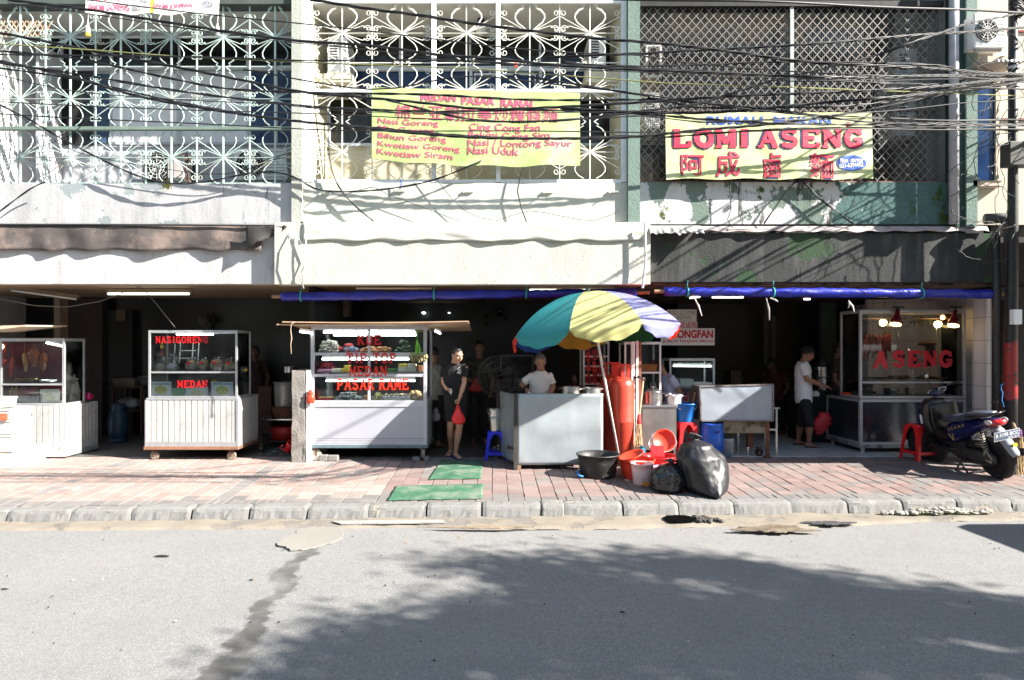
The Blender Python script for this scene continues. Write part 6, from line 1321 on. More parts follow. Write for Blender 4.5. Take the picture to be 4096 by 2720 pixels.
def stool(lab,x,y,zb,H,top,bot,mat,rot=0,grp=None):
 t_=thing('plastic_stool',lab,'stool',(x,y,zb),grp,local=True,rot=rot);hT,hB=top/2,bot/2
 def ring(z,h):return[(-h,-h,z),(h,-h,z),(h,h,z),(-h,h,z)]
 m_=MB();n=4;prof=[(H-.035,hT*1.08),(H-.012,hT*1.04),(H,hT*.96),(H-.003,hT*.3)]
 vs=[]
 for z,h in prof:
  for k in range(24):
   a=6.283*k/24+.13;cx,sy=math.cos(a),math.sin(a);q=(abs(cx)**5+abs(sy)**5)**(-.2);vs.append((cx*q*h,sy*q*h,z))
 m_.add(vs,[(i*24+j,i*24+(j+1)%24,(i+1)*24+(j+1)%24,(i+1)*24+j)for i in range(3)for j in range(24)]+[tuple(72+j for j in range(24)),tuple(range(23,-1,-1))]);m_.build('seat',mat,t_,smooth=False,bevel=.003)
 wT,wB=top*.26,top*.17
 for sx in(-1,1):
  for sy in(-1,1):
   m_=MB();th=.012
   for ax_ in(0,1):
    def pt(u,d,z):
     f=1-z/H;h=hT+(hB-hT)*f;a=h-u;b=h-d
     return(sx*a,sy*b,z)if ax_==0 else(sx*b,sy*a,z)
    zs_=[0,H*.3,H*.7,H*.86,H-.03];ws=[wB,wB*1.05,wB*1.3,wB*1.9,hT*.98]
    vs=[]
    for z,w_ in zip(zs_,ws):
     for(u,d)in((0,0),(w_,0),(w_,th),(0,th)):vs.append(pt(u+(.0004 if ax_ else 0),d+(.0006 if ax_ else 0),z))
    m_.add(vs,[(i*4+j,i*4+(j+1)%4,(i+1)*4+(j+1)%4,(i+1)*4+j)for i in range(4)for j in range(4)]+[(3,2,1,0),(16,17,18,19)])
   m_.build('leg',mat,t_)
 for q in range(4):
  z=H*.22;h=hT+(hB-hT)*(1-z/H);a=[(-h+.012,-h+.006),(h-.012,-h+.006)]if q==0 else[(-h+.012,h-.006),(h-.012,h-.006)]if q==1 else[(-h+.006,-h+.013),(-h+.006,h-.013)]if q==2 else[(h-.006,-h+.013),(h-.006,h-.013)]
  MB().bar((*a[0],z),(*a[1],z),.010,.042).build('stretcher',mat,t_)
 return t_
yq=9.83;stool('bright red plastic stool on the pavement before the ASENG cart',Q(8,748,0,yq).x,yq,gz(yq-.1),QZ(8,1092,yq)+.01,.27,.37,RED,.15,'plastic stools')
yq=9.9;stool('royal blue plastic stool with a metal bucket on it beside the counter',Q(5,1708,0,yq).x+.03,yq,gz(yq),QZ(5,1240,yq),.24,.34,BLUES,0,'plastic stools')
yq=10.1;zst=QZ(6,968,yq);stool('red plastic stool carrying the blue bucket behind the rubbish bags',Q(6,1390,0,yq).x,yq,0,zst,.25,.36,RED,.1,'plastic stools')
def bucket(lab,x,y,z0,rt,rb,h,mat,bands=False,bail=True,hand=None):
 t_=thing('bucket',lab,'bucket',(x,y,z0),'buckets standing on stools');m_=MB()
 prof=[(0,0),(rb,0),(rb,.01)]+([(rb+(rt-rb)*.55,h*.55),(rb+(rt-rb)*.56+.004,h*.57),(rb+(rt-rb)*.6,h*.6),(rb+(rt-rb)*.63+.004,h*.64),(rb+(rt-rb)*.7,h*.68)]if bands else[])+[(rt*.98,h-.02),(rt*1.05,h-.015),(rt*1.05,h),(rt*.97,h),(rb*.97,.02),(0,.015)]
 m_.lathe(prof,(x,y,z0),30).build('bucket_body',mat,t_,smooth=not bands)
 if bail:MB().tube([(x+rt*1.06*math.cos(q),y-rt*1.06*math.sin(q)*.75,z0+h-.02-.09*math.sin(q))for q in[math.pi*s/14 for s in range(15)]],.005,6).build('bail',hand or STEEL,t_,smooth=True)
 return t_
bucket('silver metal bucket standing on the blue stool',Q(5,1703,0,9.9).x+.03,9.9,QZ(5,1240,9.9)+.001,.115,.085,.33,STEEL,True)
bucket('bright blue plastic bucket with white handle on the red stool',Q(6,1390,0,yq).x,yq,zst+.001,.165,.12,QZ(6,846,yq)-zst,M('bucket_blue',(.01,.16,.55),.3),False,True,WHITEP)
for(a,b,lab)in(((1410,838),(1435,765),'dark wooden stick standing in the blue bucket'),((1432,838),(1452,775),'pale wooden stick standing in the blue bucket')):tag(MB().tube([Q(6,*a,yq+.02)-Vector((0,0,.1)),Q(6,*b,yq+.02)],.022,8).build('wooden_stick',DWOOD if 'dark' in lab else WOOD),lab,'stick')
yq=9.95;c=Vector((Q(6,1570,0,yq).x,yq+.05,gz(yq)));t=thing('blue_barrel','blue plastic barrel under the left end of the grey metal box','barrel',c);H=QZ(6,980,yq)-c.z;r=75/6.604*yq/650
MB().lathe([(0,0),(r*.86,0),(r*.93,.02),(r*.97,H*.3),(r*.985,H*.305),(r*.985,H*.335),(r,H*.34),(r,H*.66),(r*.985,H*.665),(r*.985,H*.695),(r*.98,H*.7),(r*.92,H*.93),(r*.93,H*.95),(r*.93,H*.99),(r*.85,H),(0,H*.985)],c,36).build('barrel_body',BLUE,t,smooth=True)
MB().box(c.x-.02,c.x+.07,c.y-r*.99,c.y-r*.9,c.z+H*.74,c.z+H*.80).build('hand_hold',M('blue_dark',(.005,.04,.25),.5),t,bevel=.01)
tt=thing('paint_pail','white pail with worn blue and red print behind the blue barrel','pail',(Q(7,407,0,10.1).x,10.1,0));cc_=(Q(7,405,0,10.1).x,10.12,0);MB().lathe([(0,0),(.10,0),(.115,.26),(.12,.262),(.12,.27),(0,.27)],cc_,20).build('pail_body',M('pail_print',(.55,.6,.65),.5,var=.4,dirt=(.05,.2,.45),dthr=.5),tt,smooth=True)
yq=9.95;a,b=Q(6,1105,1125,yq),Q(6,1330,858,yq);t=thing('steel_table','stainless steel fronted work table with cooking pots on top','table',((a.x+b.x)/2,yq,0))
MB().box(a.x,b.x,yq,yq+.02,.12,b.z-.04).build('front_sheet',M('dull_steel',(.42,.40,.39),.28,.85,.35,3,dirt=(.2,.17,.15),dthr=.6),t)
MB().box(a.x-.02,b.x+.02,yq-.02,yq+.75,b.z-.035,b.z).build('table_top',STEEL,t,bevel=.004)
for x in(a.x+.02,b.x-.02):
 for y in(yq+.03,yq+.7):MB().box(x-.015,x+.015,y-.003,y+.03,0,b.z-.036).build('leg',STEEL,t)
ztb=b.z
pot('large steel cooking pot with lid on the steel work table',6,1120,1255,775,852,10.0,STEEL,True,z0=ztb);pot('white enamel pot beside the large steel pot',6,1285,1378,790,852,10.0,M('enamel_white',(.7,.68,.7),.2),False,z0=ztb)
c=Q(6,1280,790,9.95);mb=MB();mb.ell(c,.045,.04,.035,16,10);mb.tube([c,c+Vector((.06,.02,-.02)),c+Vector((.14,.03,-.005))],.007,6);mb.tube([c,c+Vector((-.05,.02,.02))],.006,5);tag(mb.build('round_ladle',STEEL,smooth=True),'shiny round steel ladle balanced between the two pots','ladle')
for(x,y0_,m_,lab)in((1135,715,M('bottle_green',(.03,.09,.03),.1),'green glass bottle at the left of the bottle group behind the pots'),(1163,705,M('bottle_dark',(.03,.012,.008),.1),'dark sauce bottle in the middle of the group behind the pots'),(1190,708,M('bottle_clear',(.35,.38,.36),.1),'clear glass bottle at the right of the group behind the pots')):
 c=Q(6,x,770,10.45);c.z=ztb;h=Q(6,x,y0_,10.45).z-ztb;tag(MB().lathe([(0,0),(.033,0),(.034,h*.6),(.014,h*.78),(.013,h*.95),(.016,h),(0,h)],c,14).build('glass_bottle',m_,smooth=True),lab,'bottle','bottles behind the pots')
yq=10.25;a,b=Q(6,1092,752,yq),Q(6,1230,300,yq);t=thing('glass_cabinet','tall glass food cabinet with an orange tray behind the brown post','cabinet',((a.x+b.x)/2,yq,ztb+.002));ORG[t]=Vector(t.location)
cabinet(t,a.x-.25,b.x,yq,yq+.45,ztb+.002,b.z-.35,shelves=(QZ(6,642,yq),),p=.028,fm=WHITEI)
tub('orange_tray','orange plastic tray on the shelf of the glass cabinet',Q(6,1092,0,10.3).x,Q(6,1202,0,10.3).x,10.3,10.6,QZ(6,641,yq)+.001,QZ(6,590,10.3),M('orange_plastic',(.75,.22,.02),.4),cat='tray')
yq=10.7;a,b=Q(6,713,745,yq),Q(6,888,440,yq);t=thing('sign_cabinet','glass cabinet with KWETIA and GORENG in upright red letters','cabinet',((a.x+b.x)/2,yq,0))
cabinet(t,a.x,b.x,yq,yq+.4,a.z,b.z,shelves=[QZ(6,v,yq)for v in(535,600,660,715)],p=.03,fm=WHITEI)
MB().box(a.x,b.x,yq,yq+.4,0,a.z-.001).build('lower_cabinet',M('cab_grey',(.3,.3,.31),.6),t)
mb=MB()
RDL=M('red_letter_big',(.62,.02,.015),.4)
for i,ch in enumerate('KWETIAU'):vv=428+i*42.5;fit(mb,ch,Q(6,735,0,yq).x,Q(6,765,0,yq).x,QZ(6,vv+36,yq),QZ(6,vv,yq),yq-.003,off=.06)
mb.build('upright_letters',RDL,t);mb=MB()
for i,ch in enumerate('GORENG'):vv=492+i*38.5;fit(mb,ch,Q(6,776,0,yq).x,Q(6,808,0,yq).x,QZ(6,vv+33,yq),QZ(6,vv,yq),yq-.003,off=.06)
mb.build('upright_letters',RDL,t);mb=MB()
for i,ch in enumerate('BIHUN'):vv=525+i*44;fit(mb,ch,Q(6,820,0,yq).x,Q(6,850,0,yq).x,QZ(6,vv+36,yq),QZ(6,vv,yq),yq-.003,off=.06)
mb.build('upright_letters',RDL,t)
c=Q(6,655,742,10.3);tag(MB().lathe([(0,0),(.04,0),(.042,.12),(.018,.18),(.018,.2),(0,.2)],c,14).build('soda_bottle',M('cola',(.06,.015,.012),.15,dirt=(.5,.02,.02),dthr=.5),smooth=True),'dark soda bottle with a red label left of the sign cabinet','bottle')
tag(MB().box(c.x-.3,c.x+.4,10.28,10.9,c.z-.04,c.z-.001).build('side_table',DWOOD),'dark table top carrying the soda bottle behind the counter','table')
yq=11.0;a,b=Q(6,1285,752,yq),Q(6,1585,556,yq);t=thing('display_cooler','lit white display cooler with a glass front behind the work table','display cooler',((a.x+b.x)/2,yq,0))
cabinet(t,a.x,b.x,yq,yq+.5,a.z,b.z,p=.03,fm=WHITEI);tubelamp(t,Q(6,1310,600,yq+.08),Q(6,1560,602,yq+.08),.012)
MB().box(a.x,b.x,yq,yq+.5,.1,a.z-.001).build('lower_panel',M('cooler_white',(.5,.52,.58),.5),t)
mb=MB();
for ch,x0,x1 in(('G',1376,1404),('H',1412,1444),('A',1450,1478)):fit(mb,ch,Q(6,x0,0,yq).x,Q(6,x1,0,yq).x,QZ(6,835,yq),QZ(6,778,yq),yq-.002,off=.05)
mb.build('red_lettering',LETTER,t)
tub('food_box','clear food box of green vegetables on the front ledge of the display cooler',Q(6,1345,0,10.85).x,Q(6,1430,0,10.85).x,10.75,10.98,QZ(6,728,10.85),QZ(6,686,10.85),M('pale_greenbox',(.5,.6,.55),.3));tub('food_box','low white box at the right of the display cooler ledge',Q(6,1438,0,10.85).x,Q(6,1550,0,10.85).x,10.75,10.98,QZ(6,728,10.85),QZ(6,708,10.85),WHITEP)
tag(MB().box(Q(6,1290,0,10.85).x,Q(6,1582,0,10.85).x,10.7,10.995,QZ(6,732,10.85)-.02,QZ(6,729,10.85)).build('ledge',ALU),'metal ledge along the front of the display cooler','ledge')
def board(lab,k,x0,y0,x1,y1,Y,mat,texts):
 a,b=Q(k,x0,y1,Y),Q(k,x1,y0,Y);t_=thing('sign_board',lab,'sign',((a.x+b.x)/2,Y,a.z),'hand painted boards');MB().box(a.x,b.x,Y,Y+.012,a.z,b.z).build('panel',mat,t_)
 for(txt,p,q,r_,s,m_,off)in texts:mb=MB();fit(mb,txt,Q(k,p,0,Y).x,Q(k,r_,0,Y).x,QZ(k,s,Y),QZ(k,q,Y),Y-.003,off=off);mb.build('painted_lettering',m_,t_)
BW=M('board_white',(.55,.54,.54),.6,var=.1);PG=M('paint_green',(.03,.22,.06),.6);PR=M('paint_dred',(.35,.01,.02),.6)
board('white board reading ASLI LOMIE ASENG in thin green letters',6,1266,228,1463,308,10.62,BW,(('ASLI LOMIE',1276,234,1458,262,PG,.0),('ASENG',1330,266,1428,292,PG,.0)))
board('narrow white board with dark red Chinese characters half hidden by the umbrella',6,1290,309,1470,351,10.60,BW,(('亞成鹵麵',1310,313,1468,350,PR,.0),))
board('wide white board reading CICONGFAN above JL.SELAT PANJANG MEDAN',6,1228,352,1583,464,10.58,BW,(('CICONGFAN',1242,362,1572,418,PR,.045),('JL.SELAT PANJANG MEDAN',1240,428,1580,450,PR,.02)))
yq=9.95;t=thing('metal_box_stall','rusty edged grey sheet metal box on legs with a stained board below','stall',(Q(7,480,0,yq).x,yq,0))
GM=M('grey_blue_sheet',(.30,.34,.40),.5,.2,.15,3,dirt=(.46,.48,.50),dscale=2,dthr=.6)
a,b=Q(7,195,1142,yq),Q(7,768,868,yq);mb=MB();nz=Vector((0,0,0))
mb.grid(26,14,lambda p,q:(a.x+(b.x-a.x)*p+.02*(1-q)*(1-p),yq+.008*mnoise.noise(Vector((p*4,q*3,1))),a.z+(b.z-a.z)*q+.02*p*q-.01*(1-p)*q));mb.build('front_sheet',GM,t,smooth=True)
mb=MB();mb.box(a.x,b.x,yq+.015,yq+.42,a.z,b.z-.01);mb.build('box_body',M('box_dark',(.10,.09,.09),.6),t)
mb=MB();e=.012
for p,q in(((a.x+.02,a.z),(b.x,a.z)),((a.x,b.z-.01),(b.x,b.z+.02)),((a.x+.02,a.z),(a.x,b.z-.01)),((b.x,a.z),(b.x,b.z+.02))):mb.bar((p[0],yq-.008,p[1]),(q[0],yq-.008,q[1]),.022,.012,up=(0,1,0))
mb.build('edge_trim',M('edge_rust',(.20,.19,.19),.7,dirt=(.07,.03,.02),dscale=6,dthr=.48),t)
mb=MB().box(Q(7,385,0,yq).x,Q(7,745,0,yq).x,yq+.03,yq+.05,QZ(7,1242,yq),a.z-.005);mb.build('stained_board',M('stained_wood',(.22,.19,.13),.8,dirt=(.05,.03,.02),dscale=5,dthr=.5,bmp=.4),t)
for x0,x1 in((718,745),):MB().box(Q(7,x0,0,yq).x,Q(7,x1,0,yq).x,yq+.01,yq+.05,gz(yq),a.z-.006).build('leg',RUST,t);MB().box(Q(7,705,0,yq).x,Q(7,752,0,yq).x,yq-.02,yq+.08,gz(yq),gz(yq)+.02).build('foot',RUST,t)
MB().box(Q(7,612,0,yq).x,Q(7,655,0,yq).x,yq+.2,yq+.26,.13,a.z-.006).build('leg',RUST,t);caster(t,Q(7,648,0,yq+.2).x,yq+.15,gz(yq),.06)
for x in(a.x+.1,):MB().box(x,x+.04,yq+.3,yq+.34,0,a.z-.006).build('leg',RUST,t)
yq=10.15;t=thing('steel_frame_table','bare stainless steel frame table beside the grey metal box','table',(Q(7,700,0,yq).x,yq,0));zt_=QZ(7,1040,yq)
x0,x1=Q(7,570,0,yq).x,Q(7,828,0,yq).x;MB().box(x0,x1,yq+.02,yq+.5,zt_-.02,zt_).build('table_top',STEEL,t)
for x in(x0+.02,Q(7,805,0,yq).x):
 for y in(yq+.05,yq+.46):MB().box(x-.015,x+.015,y-.015,y+.015,0,zt_-.021).build('leg',STEEL,t)
MB().box(x0+.04,x1-.06,yq+.04,yq+.06,QZ(7,1222,yq),QZ(7,1208,yq)).build('rail',STEEL,t)
mb=MB();mb.tube([Q(7,440,1240,10.2),Q(7,445,1330,10.15),Q(7,460,1380,10.1),Q(7,455,1392,10.1)],.012,6);tag(mb.build('yellow_hose',M('hose_yellow',(.5,.35,.03),.5),smooth=True),'short yellow hose hanging down beside the white pail','hose')
def matsheet(lab,pts,m_,s):
 P4=[Vector((x,y,0))for x,y in pts];mb=MB()
 def fn(a,b):
  p=P4[0].lerp(P4[1],a).lerp(P4[3].lerp(P4[2],a),b);w_=.008*mnoise.noise(Vector((p.x*5,p.y*5,s)));return(p.x+.008*mnoise.noise(Vector((p.y*9,s,0))),p.y+.01*mnoise.noise(Vector((p.x*6,s,0))),gz(p.y)+.010+abs(w_))
 mb.grid(40,16,fn);tag(mb.build('floor_mat',m_,smooth=True,solid=.005),lab,'mat','green mats on the pavement')
GMT=M('green_mat',(.035,.14,.075),.85,var=.4,scale=4,dirt=(.13,.18,.13),dscale=3,dthr=.46,bmp=.5,bscale=200)
def gp(u,v):Y=1325/(v-325);return((u-CU)*Y/F,Y)
matsheet('wider worn green mat nearer the kerb',[gp(387,501.5),gp(482.5,499.5),gp(483,485),gp(396,487)],GMT,1)
matsheet('smaller green mat lying half in shade at the shop entrance',[gp(428.5,480.5),gp(481,479.5),gp(483,461.5),gp(441,461)],GMT,4)
yf,ybk=10.4,11.0;xl,xr=Q(8,375,0,yf).x,Q(8,1042,0,yf).x;zt=QZ(8,380,yf);zm=QZ(8,932,yf);z0=QZ(8,1222,yf)
t=thing('food_cart','tall aluminium and glass roast meat cart with ASENG in red letters','food cart',((xl+xr)/2,yf,0),'glass fronted food carts')
zs=QZ(8,828,yf);AL2=M('alu_grey',(.50,.51,.55),.4,.4,.1,8)
cabinet(t,xl,xr,yf,ybk,zm,zt,shelves=(zs,),p=.04,fm=AL2,shelfm=GLASS)
SMK=M('smoked_panel',(.16,.17,.20),.10,.75,.6,1.5,dirt=(.30,.30,.30),dscale=1.8,dthr=.60,bmp=.25,bscale=3)
zw=zm-.012
mb=MB();e=.045
mb.box(xl,xl+e,yf-.004,yf+e,z0,zw-e);mb.box(xr-e,xr,yf-.004,yf+e,z0,zw-e);mb.box(xl,xr,yf-.004,yf+e,zw-e+.001,zw);mb.box(xl+e+.001,xr-e-.001,yf-.002,yf+e,z0,z0+e)
for y in(11.45,):mb.box(xl,xl+e,y-e,y,z0,zw-e);mb.box(xr-e,xr,y-e,y,z0,zw-e)
mb.box(xl,xl+e-.002,yf+e+.001,11.45,zw-e+.001,zw-.001);mb.box(xl,xl+e-.002,yf+e+.001,11.45-e-.001,z0,z0+e);mb.box(xr-e,xr,yf+e+.001,11.45,zw-e+.001,zw-.001)
mb.build('lower_frame',AL2,t)
MB().box(xl+e,xr-e,yf+.01,yf+.015,z0+e,zw-e).build('smoked_front',SMK,t);MB().box(xl+.01,xl+.014,yf+e,11.4,z0+e,zw-e).build('smoked_side',SMK,t)
MB().box(xl+e,xr-.01,yf+e,11.44,zw-.03,zw-.005).build('counter',ALU,t)
MB().box(xl-.01,xr+.01,yf-.01,11.46,z0-.05,z0-.001).build('base_rim',M('base_scuffed',(.32,.32,.32),.6,dirt=(.06,.05,.05),dscale=5,dthr=.5),t)
for x in(xl+.04,xr-.1):
 for y in(yf+.05,11.35):MB().lathe([(.03,0),(.035,.2),(.03,z0-.05)],(x+.03,y,0),10).build('leg',AL2,t)
mb=MB();fit(mb,'A',Q(8,457,0,yf).x,Q(8,552,0,yf).x,QZ(8,743,yf),QZ(8,628,yf),yf-.003,slab=True,fat=1.4);fit(mb,'SENG',Q(8,578,0,yf).x,Q(8,957,0,yf).x,QZ(8,741,yf),QZ(8,625,yf),yf-.003,slab=True,fat=1.4);mb.build('red_lettering',M('aseng_red',(.62,.01,.03),.4),t)
mb=MB().box(xl+.05,xr-.05,yf+.25,yf+.27,QZ(8,430,yf),QZ(8,424,yf));mb.build('hanging_rail',WOOD,t)
def lamp(lab,x,y,Y,kind):
 c=Q(8,x,y,Y);t_=thing('heat_lamp',lab,'heat lamp',c,'heat lamps of the roast meat cart')
 if kind:d=Vector((-.25,-.15,-1)).normalized()
 else:d=Vector((-.15,-.85,-.35)).normalized()
 if kind:
  MB().lathe([(.085,0),(.08,.05),(.05,.12),(.035,.16),(.03,.24),(0,.24)],c,22,axis=-d).build('lamp_shade',M('lamp_maroon',(.16,.008,.015),.25),t_,smooth=True)
  MB().lathe([(0,.006),(.075,.006),(.08,-.02),(.04,-.035),(0,-.04)],c,22,axis=-d).build('glowing_bulb',M('heat_glow2',(1,.68,.25),.4,emit=2.2,var=0),t_,smooth=True)
  MB().tube([c-d*.22,Q(8,x+15,375,Y-.02),Q(8,x+18,358,Y-.02)],.014,6).build('arm',BLACK,t_)
  MB().bar(Q(8,x-20,358,Y-.02),Q(8,x+50,360,Y-.02),.03).build('clamp',BLACK,t_);MB().tube([Q(8,x+18,360,Y),Q(8,x-20,385,Y-.03),Q(8,x-40,378,Y)],.005,5).build('wire',BLACK,t_)
 else:
  MB().lathe([(0,-.02),(.045,-.015),(.058,0),(.05,.03),(.025,.08),(0,.09)],c,22,axis=-d).build('glowing_bulb',M('heat_glow',(1,.72,.30),.4,emit=3.5,var=0),t_,smooth=True)
lamp('round glowing heat lamp facing the street, the left of the two without a red shade',522,457,10.55,0);lamp('maroon heat lamp clipped above the letters, the left of the pair',600,462,10.33,1)
lamp('round glowing heat lamp without a red shade, just under the small orange bulb',866,467,10.55,0);lamp('maroon heat lamp clipped near the right top corner of the cart',962,470,10.33,1)
tt=thing('small_bulb','small bright orange bulb above the right glowing heat lamp','bulb',Q(8,895,420,10.5));MB().ell(Q(8,895,423,10.5),.03,.03,.038,12,8).build('glass_bulb',M('bulb_orange',(1,.45,.1),.4,emit=8,var=0),tt,smooth=True)
SAU=M('sausage',(.30,.035,.02),.35,var=.6,scale=18,bmp=.4,spec=.6);DRIED=M('roast_duck',(.16,.04,.015),.3,var=.6,scale=14,bmp=.5,spec=.6)
mb=None;r_=random.Random(12)
for i in range(15):
 x=405+i*11.5+r_.uniform(-3,3);y0_=520+r_.uniform(0,25)+(10 if i<3 else 0);y1_=640+r_.uniform(-20,55);Y=10.62+r_.uniform(-.05,.06);m_=MB();rs=[];ps=[]
 for q in range(9):ps.append(Q(8,x+r_.uniform(-2,2)-q*.6,y0_+(y1_-y0_)*q/8,Y));rs.append(.015+.009*abs(math.sin(q*1.2+i)))
 m_.tube(ps,rs,7);m_.tube([ps[0],ps[0]+Vector((0,0,.09))],.003,4)
 tag(m_.build('sausage_string',SAU,smooth=True),'string of dark red sausage hanging at the left inside the roast meat cart','sausage','sausages hanging in the roast meat cart')
for(x,y0_,y1_,w_,lab)in((812,575,730,26,'dark roast duck hanging behind the letter N in the roast meat cart'),(705,640,750,20,'small dark roast piece hanging behind the letter E'),(630,640,700,18,'small dark roast piece hanging behind the letter S')):
 m_=MB();rings=[]
 for q in range(9):k=q/8;rr=w_/6.27/62*(.3+math.sin(math.pi*(.1+.85*k)));rings.append((Q(8,x+5*math.sin(k*4),y0_+(y1_-y0_)*k,10.65),(rr,0,0),(0,rr*.7,0)))
 m_.loft(rings,12);tag(m_.build('roast_duck',DRIED,smooth=True),lab,'roast meat','roast meats hanging in the roast meat cart')
m_=MB();m_.ell(Q(8,800,588,10.6),.16,.05,.035,16,8,lump=.5,seed=2);tag(m_.build('roast_wing',DRIED,smooth=True),'wide dark roast piece laid across the hooks behind the letter N','roast meat','roast meats hanging in the roast meat cart')
for x,y0_,lab in((622,620,'left'),(728,600,'middle'),(858,590,'right')):
 m_=MB();m_.tube([Q(8,x,430,10.6),Q(8,x-4,y0_-30,10.6),Q(8,x-14,y0_,10.6),Q(8,x,y0_+4,10.6),Q(8,x+20,y0_-12,10.58)],.004,5);tag(m_.build('meat_hook',STEEL,smooth=True),f'bare steel meat hook, the {lab} of three in the roast meat cart','hook')
for i,(x0,x1,lab)in enumerate(((400,590,'left black edged tray on the shelf of the roast meat cart'),(595,775,'middle tray with roast pieces on the shelf of the roast meat cart'),(780,965,'right tray with pale pastries on the shelf of the roast meat cart'))):
 tray('tray',lab,8,x0,x1,812,10.48,.42,M('tray_dark',(.07,.07,.08),.3,.5),.025,None if i==0 else((MEAT if i==1 else FRY),26,.024),grp='trays on the shelf of the roast meat cart');
for(x,r_p,h,lab)in((572,45,.10,'wide steel bowl under the shelf, behind the letter S'),(688,28,.11,'small steel pot under the shelf, behind the letter E'),(425,30,.17,'tall grey tub at the lower left inside the roast meat cart')):
 c=Q(8,x,908,10.6);r=r_p/6.27*10.6/650;tag(MB().lathe([(0,0),(r*.8,0),(r,h),(r*1.06,h),(r*.95,h-.01),(r*.76,.01),(0,.01)],c,24).build('steel_bowl',STEEL,smooth=True),lab,'bowl','bowls under the shelf of the roast meat cart')
a=Q(8,330,895,10.8);tag(MB().box(a.x-.12,a.x+.12,10.7,10.95,zm+.035,zm+.07).build('red_tray',REDO,bevel=.01),'bright red flat tray at the left side inside the roast meat cart','tray')
m_=MB();r_=random.Random(5)
for i in range(200):c=Q(8,740+r_.gauss(0,60),440+r_.gauss(0,18),10.7);m_.add([c,c+Vector((r_.uniform(-.03,.03),0,-.04)),c+Vector((r_.uniform(-.02,.02),.01,-.015))],[(0,1,2)])
tag(m_.build('dried_herbs',M('herb',(.10,.11,.03),.8)),'thin bunch of dried green herbs hanging from the rail in the roast meat cart','herbs')
m_=MB();c=Q(7,1150,1250,10.9);L_=[]
for i in range(14):
 k=i/13;cc=Q(7,1165-45*k*k+6*math.sin(k*9),1075+175*k,10.9);rr=(.03+.12*math.sin(math.pi*min(1,k*.9+.08)));L_.append((cc,(rr*(1+.2*math.sin(i*2.1)),0,0),(0,rr*.6,0)))
m_.loft(L_,14);o=m_.build('red_bag',M('red_bag_cloth',(.55,.02,.03),.5,bmp=.5,var=.4),smooth=True);tag(o,'red plastic bag hanging low at the side of the roast meat cart','bag')
yq=11.8;a,b=Q(7,1090,900,yq),Q(7,1238,720,yq);t=thing('steamer_pot','big shiny steel steamer pot with dark cone lid behind the man in the cap','pot',((a.x+b.x)/2,yq,a.z));r=(b.x-a.x)/2;h=b.z-a.z
MB().lathe([(0,0),(r*.85,0),(r*.88,h*.5),(r*.95,h*.6),(r*.95,h*.8),(r,h*.82),(r,h),(0,h)],((a.x+b.x)/2,yq,a.z),32).build('pot_body',STEEL,t,smooth=False);MB().lathe([(r*.98,h+.001),(r*.5,h+.12),(.05,h+.17),(.05,h+.24),(0,h+.25)],((a.x+b.x)/2,yq,a.z),28).build('lid',M('lid_black',(.02,.02,.022),.4),t,smooth=True)
tag(MB().box(a.x-.3,b.x+.6,yq-.3,yq+.4,0,a.z-.002).build('stove_table',DARK),'dark stove table under the big steamer pot','table')
for v,lab in((1100,'a'),):
 m_=MB().lathe([(0,0),(.06,0),(.07,.05),(.03,.09)],Q(7,1100,950,11.2),14);tag(m_.build('white_bowl',WHITEP),'small pale bowl beside the steamer stove','bowl')
def cooker(lab,x0,x1,y0,y1,Y):
 a,b=Q(4,x0,y1,Y),Q(4,x1,y0,Y);r=(b.x-a.x)/2;h=b.z-a.z;c=Vector(((a.x+b.x)/2,Y+r,a.z));t_=thing('stock_pot',lab,'pot',c)
 MB().lathe([(0,0),(r*.86,0),(r*.9,.03),(r*.97,h*.8),(r*.97,h*.93),(r*1.04,h*.95),(r*1.04,h),(r*.9,h),(r*.88,h*.8),(0,h*.8)],c,32).build('pot_body',M('sooty_alu',(.42,.41,.40),.4,.5,.3,3,dirt=(.08,.06,.05),dscale=4,dthr=.56),t_,smooth=True)
 MB().lathe([(r*.9,h+.002),(r*.5,h+.02),(.02,h+.03)],c,20).build('lid',STEEL,t_);return c,r
c,r=cooker('tall dented aluminium stock pot on the gas burner beside the concrete stub',1615,1745,1015,1165,10.9)
tag(MB().lathe([(0,0),(.09,0),(.095,.10),(.09,.10),(.085,.01)],c+Vector((.08,0,.60-.02)),20).build('steel_mug',STEEL),'small steel mug standing on the stock pot','mug')
a=Q(4,1605,1165,10.9);tb=thing('burner_table','low dark table with gas burner holding the stock pot','table',(c.x,11.05,0));zt_=QZ(4,1232,10.9)
MB().box(c.x-.38,c.x+.30,10.85,11.4,zt_-.02,zt_).build('table_top',STEEL,tb);MB().lathe([(0,0),(.16,0),(.2,.09),(.22,c.z-zt_-.002),(.12,c.z-zt_-.002)],(c.x,c.y,zt_),20).build('burner',RUST,tb)
for x in(c.x-.34,c.x+.26):
 for y in(10.9,11.35):MB().box(x,x+.03,y-.015,y+.015,0,zt_-.021).build('leg',M('leg_dark',(.05,.05,.05),.5),tb)
tag(MB().lathe([(0,0),(.20,0),(.24,.22),(.22,.22),(.18,.02)],(c.x-.02,11.15,.12),24).build('red_pail',M('red_dim',(.45,.02,.02),.4),smooth=True),'red pail standing under the burner table','pail')
tag(MB().box(c.x-.3,c.x+.25,10.95,11.35,.09,.115).build('lower_shelf_board',DWOOD),'dark board carrying the red pail under the burner table','board')
c=Q(4,1720,1450,10.15);tt=thing('red_kettle','small fallen red plastic pitcher by the foot of the concrete stub','pitcher',c);c.z=gz(c.y)+.005
